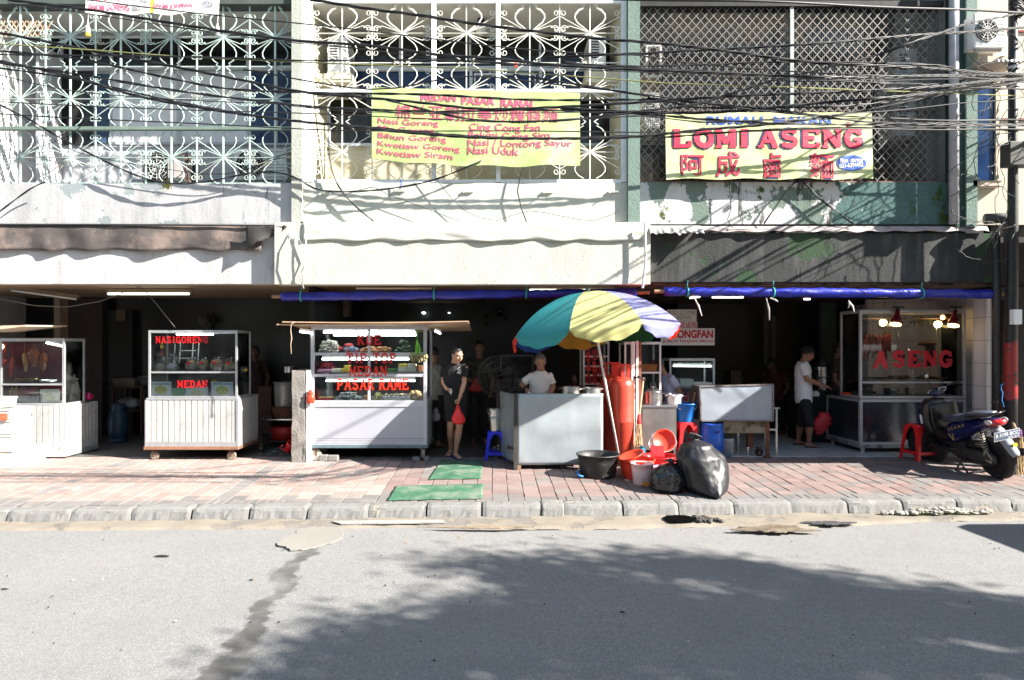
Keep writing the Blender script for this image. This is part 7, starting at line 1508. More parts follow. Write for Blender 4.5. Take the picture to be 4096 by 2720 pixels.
MB().lathe([(0,0),(.06,0),(.075,.12),(.08,.16),(.07,.16),(.05,.01)],c+Vector((0,0,.07)),20,axis=(.5,-.3,.8)).build('pitcher_body',RED,tt,smooth=True);MB().tube([c+Vector((-.06,-.03,.16)),c+Vector((-.12,-.03,.13)),c+Vector((-.06,-.02,.07))],.01,6).build('handle',RED,tt)
r_=random.Random(22);LM=[M('litter_white',(.6,.6,.62),.8),M('litter_blue',(.2,.35,.6),.8),M('litter_green',(.2,.3,.15),.8)]
for i in range(22):
 p=Vector((Q(4,1640+r_.uniform(-95,100),1440,10.4).x,10.15+r_.uniform(0,.8),.012));s_=r_.uniform(.012,.04);m_=MB();m_.grid(4,4,lambda a,b:(p.x+(a-.5)*s_*2,p.y+(b-.5)*s_*2,p.z+.02*abs(mnoise.noise(Vector((a*4,b*4,i))))));tag(m_.build('paper_scrap',r_.choice(LM)),'crumpled paper scrap on the dark floor beside the cracker cart','litter','paper scraps on the floor by the stub wall')
c=Vector((Q(4,706,0,11.6).x,11.6,0));t=thing('gas_cylinder','dark blue gas cylinder standing in the gloom of the left shop','gas cylinder',c);BD=M('blue_cyl',(.015,.05,.10),.4)
MB().lathe([(.15,0),(.15,.04),(.13,.06),(.16,.10),(.165,.2),(.165,.42),(.14,.54),(.06,.6),(0,.61)],c,26).build('tank',BD,t,smooth=True);MB().lathe([(.12,.56),(.12,.68),(.11,.68),(.11,.56)],c,20).build('collar',BD,t);MB().lathe([(.02,.6),(.03,.67),(0,.67)],c,8).build('valve',STEEL,t)
tb=thing('kitchen_table','dark wooden table at the back of the left shop','table',(Q(4,790,0,12).x,12,0));z_=QZ(4,1035,12);xA,xB=Q(4,690,0,12).x,Q(4,890,0,12).x
MB().box(xA,xB,11.8,12.3,z_-.03,z_).build('table_top',DWOOD,tb)
for x in(xA+.03,xB-.07):
 for y in(11.82,12.24):MB().box(x,x+.04,y,y+.04,0,z_-.031).build('leg',DWOOD,tb)
MB().box(xA+.07,xB-.07,11.85,12.2,QZ(4,1175,12)-.02,QZ(4,1175,12)).build('lower_shelf',DWOOD,tb)
m_=MB();c=Q(4,775,1140,11.95);m_.ell(c,.20,.14,.10,22,12,lump=.4,seed=3);tag(m_.build('wrapped_sack',M('clear_sack',(.22,.22,.24),.25,var=.4,bmp=.8),smooth=True),'grey shiny plastic wrapped sack on the lower shelf of the left shop table','sack')
tub('basket','tan plastic basket on the table at the back of the left shop',Q(4,697,0,12).x,Q(4,830,0,12).x,11.85,12.2,z_+.001,QZ(4,990,12),M('basket_tan',(.12,.10,.07),.6),cat='basket')
m_=MB().lathe([(0,0),(.13,0),(.14,.16),(.15,.16),(.15,.17),(0,.19)],(Q(4,865,0,12).x,12.05,z_+.001),22);tag(m_.build('rice_pot',M('dull_alu',(.20,.20,.20),.4,.3),smooth=True),'pale round rice pot on the table behind the cracker cart','pot')
def fan(lab,c,r,stand,mcol,floor=0,n_=14,yaw=0):
 c=Vector(c);t_=thing('electric_fan',lab,'fan',(c.x,c.y,floor if stand else c.z));ax_=Vector((math.sin(yaw),-math.cos(yaw),0));Mx=ax_.to_track_quat('Z','Y').to_matrix();m_=MB()
 for d in(-.05,.05):
  for q in(1.0,.72,.4):m_.tube([c+Mx@Vector((r*q*math.cos(k*.2618),r*q*math.sin(k*.2618),d*(1.25-.3*q*q)))for k in range(25)],.0045 if q<1 else .007,4)
  for k in range(26):a=k*.2417;m_.tube([c+Mx@Vector((r*.12*math.cos(a),r*.12*math.sin(a),d*1.3)),c+Mx@Vector((r*.6*math.cos(a),r*.6*math.sin(a),d*1.25)),c+Mx@Vector((r*math.cos(a),r*math.sin(a),d*.9))],.0022,3)
 m_.build('guard',M('fan_wire',mcol,.3,.6),t_);m_=MB()
 for k in range(3):
  a=k*2.094+.4;pts=[c+Mx@Vector((rr*r*math.cos(a+s),rr*r*math.sin(a+s),.02*sg))for rr,s,sg in((.12,-.3,1),(.8,-.25,1.2),(.85,.1,0),(.75,.42,-1),(.12,.5,-1))];m_.prism(pts,ax_*.004)
 m_.build('blades',BLACK,t_);MB().lathe([(0,.07),(r*.13,.06),(r*.15,.0),(r*.15,-.1),(r*.2,-.16),(0,-.2)],c,18,axis=ax_).build('motor',BLACK,t_,smooth=True)
 if stand:
  MB().tube([(c.x,c.y+.12,floor+.02),(c.x,c.y+.12,c.z)],.014,8).build('stand_pole',M('pole_chrome',(.3,.3,.3),.3,.8),t_);MB().lathe([(.035,.02),(.03,.35),(.014,.4)],(c.x,c.y+.12,floor),12).build('sleeve',BLACK,t_);m_=MB()
  for k in range(4):m_.bar((c.x,c.y+.12,floor+.03),(c.x+.28*math.cos(k*1.57+.3),c.y+.12+.28*math.sin(k*1.57+.3),floor+.015),.03,.02)
  m_.build('feet',BLACK,t_)
 else:MB().bar(c+Vector((0,.15,0)),c+Vector((0,.15,-.25)),.05).build('mount',BLACK,t_)
fan('large pedestal fan with wire guard between the men and the counter',Q(6,148,668,10.7),.335,True,(.10,.09,.085),yaw=-.35);fan('dark wall fan high at the back of the left shop',Q(4,1232,640,12.3),.12,False,(.10,.10,.10),yaw=.5)
a,b=Q(10,920,690,11.6),Q(10,1270,320,11.6);t=thing('glass_showcase','dark glass showcase behind the pedestal fan and the woman','showcase',((a.x+b.x)/2,11.6,0));cabinet(t,a.x,b.x,11.6,12.0,a.z,b.z,p=.02,fm=M('case_dark',(.16,.17,.18),.4,.5));MB().box(a.x,b.x,11.6,12.0,0,a.z-.001).build('lower_cabinet',DARK,t)
for i in range(4):
 q=Q(10,985+(i%2)*120,680-(i//2)*60,11.7);tub('food_box',['left lower','right lower','left upper','right upper'][i]+' pale foam food box piled in the dark showcase',q.x-.08,q.x+.08,11.68,11.85,a.z+.03+(i//2)*.1,a.z+.11+(i//2)*.1,M('foam_dim',(.25,.25,.25),.6),grp='foam boxes in the dark showcase')
for(x,y,r,lab)in((1190,372,.04,'wide bright glint of a lamp on the back wall of the middle shop'),(1377,372,.022,'small round bright lamp on the back wall of the middle shop')):  # the first is only a lamp's glint, made as a glowing blob
 c=Q(5,x,y,13.8);tag(MB().ell(c,r,.02,r*.55,12,8).build('wall_lamp_and_glint',M('lamp_cool',(.8,1,.95),.4,emit=3,var=0),smooth=True),lab,'lamp')
for(x,y,r,lab)in((1745,368,.09,'large'),(1655,404,.045,'left small'),(1793,412,.045,'right small'),(1658,465,.03,'lowest tiny')):
 c=Q(5,x,y,13.7);tag(MB().lathe([(0,.02),(r*.6,.02),(r*.7,.03),(r,.02),(r,0),(0,0)],c,24,axis=(0,-1,0)).build('round_ornament',M('ornament',(.05,.045,.03),.12,.8),smooth=True),lab+' dark shiny round ornament on the back wall of the middle shop','ornament')
a,b=Q(5,525,400,12),Q(5,632,285,12);tag(MB().box(a.x,b.x,12,12.25,a.z,b.z+.1).build('fuse_box',M('fuse_tan',(.30,.22,.15),.7)),'tan fuse box under the ceiling behind the cake cart roof','box')
MB_=MB();MB_.tube([Q(5,525,330,11.9),Q(5,560,345,11.85),Q(5,630,300,11.9)],.008,5);tag(MB_.build('dark_wire',CAB),'dark wire looped in front of the tan fuse box','wire')
def tl(lab,k,x0,x1,y,Y,on=True,y1=None):
 a,b=Q(k,x0,y,Y),Q(k,x1,y if y1 is None else y1,Y);t_=thing('ceiling_tube',lab,'tube light',(a+b)/2,'tube lights under the shop ceilings')
 MB().tube([a,b],.016,10).build('tube',M('lit_tube_dim',(.95,1,.85),.4,emit=1.3,var=0)if on else WHITEP,t_,smooth=True);MB().bar(a+Vector((-.03,.03,.045)),b+Vector((.03,.03,.045)),.06,.05).build('fitting',M('fitting_brown',(.20,.14,.09),.7),t_)
tl('lit tube light under the left ceiling between the two carts',4,645,1130,486,10.3);tl('unlit tube light slanting under the left ceiling at the far left',4,70,455,465,10.6,False,518)
tl('pale unlit tube light half hidden above the blue tarp over the cake cart',5,690,1250,190,10.0,False);tl('lit tube light above the blue tarp beside the umbrella top',6,360,920,100,10.0);tl('short lit tube light below the right tarp near its left end',7,115,195,180,11.2,True,170);tl('long lit tube light seen below the right tarp',7,292,535,174,11.6);tl('very short glimpse of a lit tube light below the right tarp',7,1012,1058,189,11.8)
m_=MB();m_.tube([Q(4,0,515,9.7),Q(4,200,555,9.7),Q(4,400,565,9.7),Q(4,600,530,9.7),Q(4,840,440,9.7),Q(4,930,540,9.72),Q(4,1045,685,9.75)],.006,5);tag(m_.build('sagging_wire',M('wire_grey',(.12,.12,.10),.6),smooth=True),'thin grey wire sagging under the left ceiling','wire')
m_=MB();m_.tube([Q(4,1755,105,9.26),Q(4,1710,200,9.25),Q(4,1700,310,9.25),Q(4,1730,400,9.25)],.008,5);m_.tube([Q(4,1765,110,9.26),Q(4,1838,270,9.25),Q(4,1790,380,9.25),Q(4,1815,455,9.3)],.008,5);m_.tube([Q(4,1828,90,9.22),Q(4,1825,250,9.22),Q(4,1805,430,9.25)],.008,5)
tag(m_.build('hanging_cable',M('cord_white',(.62,.62,.60),.6),smooth=True),'pale cords hanging over the left end of the cream beam','cord')
for(k,x0,x1,y0,y1,Y,lab)in((4,1540,1620,1040,1320,11.6,'dark bench table at the right of the cracker cart shop'),(7,440,520,750,870,12.2,'dark crate of bottles at the back of the right shop')):
 a,b=Q(k,x0,y1,Y),Q(k,x1,y0,Y);tag(MB().box(a.x,b.x,Y,Y+.4,max(0,a.z),b.z).build('dark_crate',DWOOD),lab,'furniture')
def hand(mb,w_,d,nrm,side,curl=.6,s=1.0,grip=1):
 """palm, four unequal jointed fingers and a thumb; nrm is the palm side, side points to the thumb"""
 w_=Vector(w_);d=Vector(d).normalized();nrm=Vector(nrm);nrm=(nrm-d*nrm.dot(d)).normalized();sd=Vector(side);sd=(sd-d*sd.dot(d)-nrm*sd.dot(nrm)).normalized()
 P_=[(0,.026,.020),(.03,.034,.017),(.065,.040,.015),(.09,.038,.012)]
 mb.loft([(w_+d*a*s,sd*b*s,nrm*c*s)for a,b,c in P_],12)
 for i,(off,ln_)in enumerate(((.028,.068),(.010,.078),(-.009,.072),(-.027,.056))):
  p=w_+d*.085*s+sd*off*s;a=curl*.5;pts=[p-d*.02*s,p];
  for k,f in enumerate((.45,.3,.25)):
   a+=curl*(.5 if k==0 else .9);p=p+(d*math.cos(a)+nrm*math.sin(a))*ln_*f*s;pts.append(p)
  mb.tube(pts,[.009*s,.0095*s,.0088*s,.008*s,.0062*s],7)
 p=w_+d*.03*s+sd*.026*s;q=p+(d*.6+sd*.6+nrm*.25).normalized()*.035*s;r_=q+(d*.8+nrm*.45*(1+curl)).normalized()*.032*s;e=r_+(d*.6+nrm*.8-sd*.2).normalized()*.022*s
 mb.tube([p-sd*.015*s,q,r_,e],[.013*s,.0115*s,.010*s,.007*s],7)
def limb(mb,a,b,ra,rb,n=12,bulge=.0,bend=None):
 a=Vector(a);b=Vector(b);pts=[];rs=[]
 for i in range(7):q=i/6;pts.append(a.lerp(b,q));rs.append(ra+(rb-ra)*q+bulge*math.sin(math.pi*min(1,q*1.5)))
 mb.tube(pts,rs,n);mb.ell(a,ra,ra,ra,10,7);mb.ell(b,rb,rb,rb,10,7)
def voxel(o,size,smooth=3):
 m_=o.modifiers.new('Remesh','REMESH');m_.mode='VOXEL';m_.voxel_size=size;m_.use_smooth_shade=True
 if smooth:s_=o.modifiers.new('Smooth','SMOOTH');s_.iterations=smooth;s_.factor=.5
def person(label,J,yaw=0,pitch=0,skin=SKIN,hair=HAIR,shirt=None,sleeve=.55,shorts=None,leg=.6,sandal=None,group=None,build=1.0,hairlen=0,cap=None,detail=True,lat=None,shirt_hem=None,mark=None,hands=(('d',.7),('d',.7)),vx=.008,bald=False):
 """J: world joints head neck chest pelvis, shL shR elL elR wrL wrR, hipL hipR knL knR anL anR, toeL toeR (L is towards +X)"""
 J={k:Vector(v)for k,v in J.items()};t_=thing('person',label,'person',((J['anL'].x+J['anR'].x)/2,(J['anL'].y+J['anR'].y)/2,0),group);B=build;mb=MB()
 lt=(J['shL']-J['shR']).normalized();up=(J['neck']-J['pelvis']).normalized();dp=lt.cross(up).normalized()
 sw=(J['shL']-J['shR']).length/2
 def torso(m_,g=0.0,lo=0,hem=None):
  pel,ch,nk=J['pelvis'],J['chest'],J['neck'];rows=[(pel-up*.06,.15,.10),(pel,.165,.115),(pel.lerp(ch,.45),.145,.10),(ch,.165,.115),(ch.lerp(nk,.55),max(.15,sw*.86),.10),(ch.lerp(nk,.85),sw*.62,.07),(nk,.062,.058)]
  m_.loft([(c,lt*(a*B+g),dp*(b*B+g))for c,a,b in rows[lo:]],20)
 torso(mb)
 H=J['head'];Rm=Matrix.Rotation(yaw,3,'Z')@Matrix.Rotation(pitch,3,'X');hp=lambda x,y,z:H+Rm@Vector((x,y,z))
 mb.ell(hp(0,.012,.022),.076,.094,.098,18,14,rot=Rm);mb.ell(hp(0,-.018,-.045),.056,.066,.066,16,10,rot=Rm);mb.ell(hp(0,-.05,-.088),.028,.026,.024,10,8,rot=Rm)
 mb.tube([hp(0,-.088,.012),hp(0,-.103,-.018),hp(0,-.110,-.030),hp(0,-.09,-.037)],[.010,.013,.016,.012],8)
 for s in(-1,1):mb.ell(hp(s*.078,.012,-.008),.010,.021,.031,8,8,rot=Rm);mb.ell(hp(s*.032,-.078,.030),.026,.012,.009,8,6,rot=Rm);mb.ell(hp(s*.036,-.066,-.022),.022,.018,.018,8,6,rot=Rm)
 mb.ell(hp(0,-.083,-.058),.024,.012,.010,8,6,rot=Rm)
 mb.tube([J['neck']-up*.03,J['neck'].lerp(H,.35),hp(0,.02,-.05)],[.062,.056,.056],14)
 for s in 'LR':
  sh,el,wr,hi,kn,an=(J[a+s]for a in('sh','el','wr','hip','kn','an'))
  mb.ell(sh,.058*B,.055*B,.055*B,12,8);limb(mb,sh,el,.048*B,.037*B);limb(mb,el,wr,.038*B,.025*B,bulge=.004)
  limb(mb,hi,kn,.082*B,.055*B);limb(mb,kn,an,.052*B,.034*B,bulge=.010)
  toe=J.get('toe'+s,an+Vector((0,-.2,-.07)));fd=(toe-an);fl=Vector((fd.x,fd.y,0)).normalized();sd=Vector((-fl.y,fl.x,0));g0=min(an.z,toe.z)
  base=Vector((an.x,an.y,an.z-.055));mb.loft([(base-fl*.06+Vector((0,0,.01)),sd*.026,Vector((0,0,.028))),(base+Vector((0,0,.015)),sd*.034,Vector((0,0,.042))),(base+fl*.08+Vector((0,0,.0)),sd*.042,Vector((0,0,.028))),(base+fl*.135-Vector((0,0,.010)),sd*.046,Vector((0,0,.016))),(base+fl*.16-Vector((0,0,.012)),sd*.040,Vector((0,0,.012)))],14)
  for q in range(5):o_=(.032-.0165*q)*(1 if s=='R' else-1);L_=(.052,.047,.042,.036,.028)[q];mb.tube([base+fl*.145+sd*o_-Vector((0,0,.012)),base+fl*(.15+L_)+sd*o_*1.05-Vector((0,0,.016))],[.011,.010 if q==0 else .008],7)
  dr,cu=hands[0 if s=='L' else 1];d=(wr-el).normalized()if dr=='d' else Vector(dr)
  nr=Vector((-1 if s=='L' else 1,.2,0))if not isinstance(cu,tuple)else Vector(cu[1]);th=Vector((0,-1,0))if not isinstance(cu,tuple)else Vector(cu[2]);hand(mb,wr,d,nr,th,cu if not isinstance(cu,tuple)else cu[0])
 body=mb.build('body',skin,t_,smooth=True);voxel(body,vx,2)
 ey=MB();ir=MB();br=MB()
 for s in(-1,1):ey.ell(hp(s*.031,-.0795,.010),.0125,.006,.006,10,6,rot=Rm);ir.ell(hp(s*.031,-.0845,.009),.0055,.0025,.0055,8,6,rot=Rm);br.tube([hp(s*.014,-.091,.030),hp(s*.030,-.093,.036),hp(s*.050,-.080,.031)],[.003,.004,.002],5)
 if not bald:ey.build('eyes',M('eye_white',(.6,.57,.54),.3),body,smooth=True);ir.build('irises',BLACK,body,smooth=True);br.build('eyebrows',hair,body)
 MB().ell(hp(0,-.0935,-.060),.020,.005,.006,10,6,rot=Rm).build('lips',M('lip_'+skin.name,(.38,.13,.11),.5),body,smooth=True)
 m_=MB();n,L=40,24;vs=[];keep=[]
 for i in range(L+1):
  a=math.pi*i/L
  for j in range(n):
   th=6.283*j/n;dx,dy,dz=math.sin(a)*math.cos(th),math.sin(a)*math.sin(th),math.cos(a);e=1+.05*mnoise.noise(Vector((dx*5,dy*5,dz*5)));vs.append(hp(dx*.086*e,.014+dy*.105*e,.028+dz*.106*e))
 for i in range(L):
  for j in range(n):
   a=math.pi*(i+.5)/L;th=6.283*(j+.5)/n;dy,dz=math.sin(a)*math.sin(th),math.cos(a);fr=-dy
   lim=(-.42-hairlen)if fr<-.05 else(-.15 if fr<.3 else .45+(fr-.3)*.25)
   if dz>lim:keep.append((i*n+j,(i+1)*n+j,(i+1)*n+(j+1)%n,i*n+(j+1)%n))
 m_.add(vs,keep);h=m_.build('hair',hair,t_,smooth=True);sm=h.modifiers.new('S','SOLIDIFY');sm.thickness=.012;sm.offset=-1
 if cap:
  m_=MB();vs=[]
  for i in range(9):
   a=math.pi/2*i/8
   for j in range(28):th=6.283*j/28;vs.append(hp(math.sin(a)*math.cos(th)*.094,.012+math.sin(a)*math.sin(th)*.112,.045+math.cos(a)*.098))
  m_.add(vs,[(i*28+j,(i+1)*28+j,(i+1)*28+(j+1)%28,i*28+(j+1)%28)for i in range(8)for j in range(28)]);bd=[(math.cos(q)*.075,-.09-.075*math.sin(q))for q in[math.pi*k/12 for k in range(13)]]
  m_.prism([hp(x,y if cap!='back' else-y,.045)for x,y in bd],Rm@Vector((0,0,.006)));cp=m_.build('cap',cap if not isinstance(cap,str)else BCLOTH,t_,smooth=True);
 if shirt:
  m_=MB();torso(m_,.012,0);hm=shirt_hem or .10;m_.loft([(J['pelvis']-up*hm,lt*.175*B,dp*.13*B),(J['pelvis']+up*.05,lt*.175*B,dp*.128*B),(J['chest'],lt*.17*B,dp*.125*B)],20)
  for s in 'LR':
   sh,el=J['sh'+s],J['el'+s];e=sh.lerp(el,sleeve);m_.ell(sh,.060*B,.060*B,.056*B,12,8);m_.tube([sh-(el-sh)*.1,sh.lerp(e,.5),e],[.054*B,.060*B,.066*B],16)
  o=m_.build('shirt',shirt,t_,smooth=True);voxel(o,.011,3);tx=bpy.data.textures.new('wr','CLOUDS');tx.noise_scale=.10;dm=o.modifiers.new('D','DISPLACE');dm.texture=tx;dm.strength=.032;dm.mid_level=.45
  if mark:
   for mk in mark:mk(t_)
 if shorts:
  m_=MB();m_.loft([(J['pelvis']-up*.05,lt*.165*B,dp*.12*B),(J['pelvis']+up*.06,lt*.165*B,dp*.118*B)],20)
  for s in 'LR':
   hi,kn,an=J['hip'+s],J['kn'+s],J['an'+s];m_.ell(hi,.098*B,.098*B,.09*B,12,8)
   if leg<=1:e=hi.lerp(kn,leg);m_.tube([hi,hi.lerp(e,.5),e],[.098*B,.095*B,.098*B],16)
   else:e=kn.lerp(an,leg-1);m_.tube([hi,kn,e],[.098*B,.075*B,.062*B],16);m_.ell(kn,.075*B,.075*B,.075*B)
  o=m_.build('shorts' if leg<=1.2 else 'trousers',shorts,t_,smooth=True);voxel(o,.012,3)
 if sandal:
  for s in 'LR':
   an=J['an'+s];toe=J.get('toe'+s,an+Vector((0,-.2,-.07)));fd=toe-an;fl=Vector((fd.x,fd.y,0)).normalized();sd=Vector((-fl.y,fl.x,0));b=Vector((an.x,an.y,an.z-.088));m_=MB()
   out=[b+fl*(-.07+.27*q)+sd*(.040+.012*math.sin(q*3.4))for q in(0,.15,.4,.7,.9)]+[b+fl*.205]+[b+fl*(-.07+.27*q)-sd*(.040+.012*math.sin(q*3.4))for q in(.9,.7,.4,.15,0)]
   m_.prism(out,(0,0,.016));m_.tube([b+fl*.14+Vector((0,0,.02)),b+fl*.10+Vector((0,0,.052)),b+sd*.05+fl*.03+Vector((0,0,.02))],.008,6);m_.tube([b+fl*.10+Vector((0,0,.052)),b-sd*.05+fl*.03+Vector((0,0,.02))],.008,6)
   m_.build('sandal',sandal,t_)
 return t_,hp
def J5(x,y,Y):return Q(5,x,y,Y)
Y0=9.95
flow=M('print_white',(.75,.75,.75),.7)
def mk1(t_):
 m_=MB();c=Q(5,1450,805,9.79)
 for a,b,r in((0,0,.018),(.02,.03,.014),(-.015,.035,.012),(.012,-.03,.012),(-.02,-.02,.012),(.03,-.01,.009),(.0,.06,.007)):m_.ell(c+Vector((a,0,b)),r,.012,r*.9,8,5)
 m_.build('white_print',flow,t_,smooth=True)
Jm=dict(head=J5(1437,683,9.87),neck=J5(1418,742,9.95),chest=J5(1412,840,9.97),pelvis=J5(1425,1035,10.0),shL=J5(1490,775,9.93),shR=J5(1342,778,9.99),elL=J5(1488,890,9.88),wrL=J5(1455,1000,9.76),elR=J5(1335,878,10.04),wrR=J5(1358,935,9.86),hipL=J5(1460,1070,9.98),hipR=J5(1392,1070,10.02),knL=J5(1452,1215,9.90),knR=J5(1388,1215,9.98),anL=J5(1425,1408,9.97),anR=J5(1390,1370,10.22))
Jm['anL'].z=.085+gz(9.97);Jm['anR'].z=.09;Jm['toeL']=Jm['anL']+Vector((.09,-.17,-.07));Jm['toeR']=Jm['anR']+Vector((-.04,-.19,-.07))
tp,hp=person('young man in black t-shirt and shorts looking down, red plastic bag in one hand',Jm,yaw=.75,pitch=.35,shirt=BCLOTH,sleeve=.62,shorts=BCLOTH,leg=.72,sandal=M('sandal_blue',(.01,.04,.25),.5),mark=[mk1],hands=(('d',(1.3,(-1,0,0),(0,-1,0))),((.6,-.75,.1),(1.2,(0,0,-1),(.6,.2,.6)))),vx=.0065,shirt_hem=.12)
hL=Jm['wrL']+(Jm['wrL']-Jm['elL']).normalized()*.08
def carrier(lab,top,w_,h,mat,seed=0,loops=True):
 top=Vector(top);t_=thing('carrier_bag',lab,'bag',top-Vector((0,0,h)),'red carrier bags');m_=MB();n,L=28,16;vs=[]
 for i in range(L):
  q=i/(L-1);r=.12+.88*min(1,q*1.45)**.8;r*=(1 if q<.85 else 1-(q-.85)*3.2)
  for j in range(n):th=6.283*j/n;e=1+.09*math.sin(th*6+seed+q*2)*(1.2-q)+.10*mnoise.noise(Vector((math.cos(th)*2,math.sin(th)*2,q*3+seed)));vs.append((top.x+math.cos(th)*w_/2*r*e+.01*q,top.y+math.sin(th)*w_*.3*r*e,top.z-.06-(h-.06)*q))
 m_.add(vs,[(i*n+j,i*n+(j+1)%n,(i+1)*n+(j+1)%n,(i+1)*n+j)for i in range(L-1)for j in range(n)]+[tuple((L-1)*n+j for j in range(n))]);m_.build('bag_film',mat,t_,smooth=True)
 for s in(-1,1):MB().tube([top+Vector((s*.03,0,-.09)),top+Vector((s*.012,0,-.03)),top+Vector((0,0,.01)),top+Vector((-s*.004,.012,-.03)),top+Vector((-s*.01,.015,-.09))],[.014,.009,.007,.009,.014],7).build('handle',mat,t_,smooth=True)
RBG=bagmat('red_carrier',(.80,.02,.02),.3)
carrier('bright red plastic carrier bag hanging from the hand of the man in black',hL+Vector((-.005,-.005,-.02)),.20,.30,RBG,1)
m_=MB().bar(Jm['wrL']+Vector((-.05,-.02,-.03)),Jm['wrL']+Vector((-.045,-.03,-.10)),.03,.012);tag(m_.build('phone',BLACK,bevel=.004),'black phone held against the red bag by the man in black','phone')
c=Jm['wrR']+Vector((.07,-.07,-.03));m_=MB();m_.ell(c,.02,.015,.035,10,8,lump=.7,seed=3);tag(m_.build('tissue',M('tissue',(.7,.7,.68),.9),smooth=True),'crumpled white tissue in the raised hand of the man in black','tissue')
JW=lambda x,y,Y:Q(10,x,y,Y)
Jw=dict(head=JW(1338,392,9.88),neck=JW(1342,478,9.98),chest=JW(1335,575,10.02),pelvis=JW(1325,760,10.05),shL=JW(1432,528,10.0),shR=JW(1246,528,10.0),elL=JW(1470,640,9.98),wrL=JW(1440,735,9.80),elR=JW(1140,620,10.02),wrR=JW(1188,672,9.78))
for s,x in(('L',.09),('R',-.09)):
 p=Jw['pelvis'];Jw['hip'+s]=p+Vector((x,0,-.06));Jw['kn'+s]=Vector((p.x+x,10.03,.46));Jw['an'+s]=Vector((p.x+x,10.08,.09))
tp,hp=person('grey haired woman in a plain white t-shirt working behind the metal counter',Jw,yaw=.05,pitch=.42,skin=M('skin_older',(.42,.22,.15),.55,0,.15,12,sss=.06,bmp=.2),hair=M('grey_hair',(.16,.15,.14),.6,0,.5,60,bmp=.6),shirt=WCLOTH,sleeve=.78,shorts=M('brown_trousers',(.08,.05,.04),.8),leg=1.9,sandal=BLACK,hairlen=.1,hands=(((0,-.6,-.5),(.8,(-1,0,-.3),(0,-1,0))),((.3,-.6,-.7),(.8,(.8,0,-.3),(.3,-1,0)))),vx=.0065,build=.97)
m_=MB();m_.tube([hp(-.03,.10,.06),hp(0,.12,.085),hp(.03,.10,.06)],[.03,.035,.03],10);m_.build('hair_bun',MC['grey_hair'],tp,smooth=True)
c=Jw['wrR']+Vector((0,0,.02));m_=MB();m_.lathe([(.034,-.01),(.036,0),(.034,.01)],c-Vector((.012,0,0)),16,axis=(.3,-.5,-.3));m_.build('wristband',BLACK,tp)
m_=MB();c=Jw['wrR']+Vector((.03,-.07,-.08));m_.bar(c+Vector((0,0,.05)),c+Vector((.10,-.06,-.06)),.012,.03);tag(m_.build('kitchen_knife',STEEL),'kitchen knife in the hand of the woman in white','knife')
J7=lambda x,y,Y:Q(7,x,y,Y)
Jc=dict(head=J7(1040,622,11.0),neck=J7(1000,680,11.0),chest=J7(1000,760,11.0),pelvis=J7(1010,945,11.0),shL=J7(1005,712,11.17),shR=J7(1005,715,10.84),elR=J7(1035,820,10.76),wrR=J7(1165,868,10.8),elL=J7(1030,810,11.25),wrL=J7(1140,850,11.3),hipL=J7(1015,990,11.09),hipR=J7(1015,990,10.91),knL=J7(985,1160,11.12),knR=J7(1055,1165,10.9),anL=J7(965,1290,11.25),anR=J7(1050,1300,10.95))
Jc['anL'].z=.085;Jc['anR'].z=.085;Jc['toeL']=Jc['anL']+Vector((.2,-.03,-.07));Jc['toeR']=Jc['anR']+Vector((.2,-.04,-.07))
person('man in white t-shirt, black shorts and black cap reaching to the right',Jc,yaw=1.45,pitch=.25,skin=SKIN2,shirt=WCLOTH,sleeve=.72,shorts=BCLOTH,leg=1.02,sandal=M('sandal_black',(.02,.015,.012),.6),cap='back',hands=(('d',.6),((.9,-.1,-.25),(.35,(0,.3,-1),(.3,.9,.3)))),build=1.05,shirt_hem=.12,vx=.007)
def simple(label,x,Y,k,ytop,yaw,shirt,legs,skin=SKIN2,arms=None,long=1.9,z0=0,cap=None,lean=(0,0),pitch=.1,H=None,group=None,hairlen=0,sleeve=.6):
 top=Q(k,0,ytop,Y).z if H is None else H;s=(top-z0)/1.72;X=Q(k,x,0,Y).x;c,sn=math.cos(yaw),math.sin(yaw)
 def L(a,b,z):z_=z*s;q=max(0,(z_-.9)/.8);return Vector((X+a*c-b*sn+lean[0]*q,Y+a*sn+b*c+lean[1]*q,z0+z_))
 J=dict(head=L(0,-.03,1.60),neck=L(0,.01,1.44),chest=L(0,0,1.24),pelvis=L(0,0,.93),shL=L(.185,0,1.38),shR=L(-.185,0,1.38),elL=L(.23,.0,1.10),wrL=L(.2,-.14,.90),elR=L(-.23,.0,1.10),wrR=L(-.2,-.14,.90),hipL=L(.09,0,.88),hipR=L(-.09,0,.88),knL=L(.10,-.02,.48),knR=L(-.10,-.02,.48),anL=L(.10,.02,.09),anR=L(-.10,.02,.09),toeL=L(.12,-.18,.02),toeR=L(-.12,-.18,.02))
 if arms:J.update({a:Vector(b)for a,b in arms.items()})
 return person(label,J,yaw=yaw,pitch=pitch,skin=skin,shirt=shirt,sleeve=sleeve,shorts=legs,leg=long,sandal=BLACK,cap=cap,vx=.011,group=group,hairlen=hairlen)
DK=M('dark_pattern_shirt',(.03,.025,.02),.8,var=.6,scale=30)
simple('man in dark shirt and trousers holding a red bag, dim behind the man in black',1600,11.2,5,580,.1,DK,BCLOTH,M('skin_dim',(.22,.11,.07),.6),dict(wrR=Q(5,1560,880,11.0)),hairlen=0)
carrier('dull red carrier bag held by the man in the dark patterned shirt',Q(5,1572,850,10.95),.24,.24,M('red_dull',(.35,.02,.02),.5),4)
simple('person in a grey check shirt half hidden behind the right end of the cake cart',1262,11.0,5,630,2.7,M('check_shirt',(.24,.23,.21),.8,var=.5,scale=40),BCLOTH,M('skin_dim',(.22,.11,.07),.6))
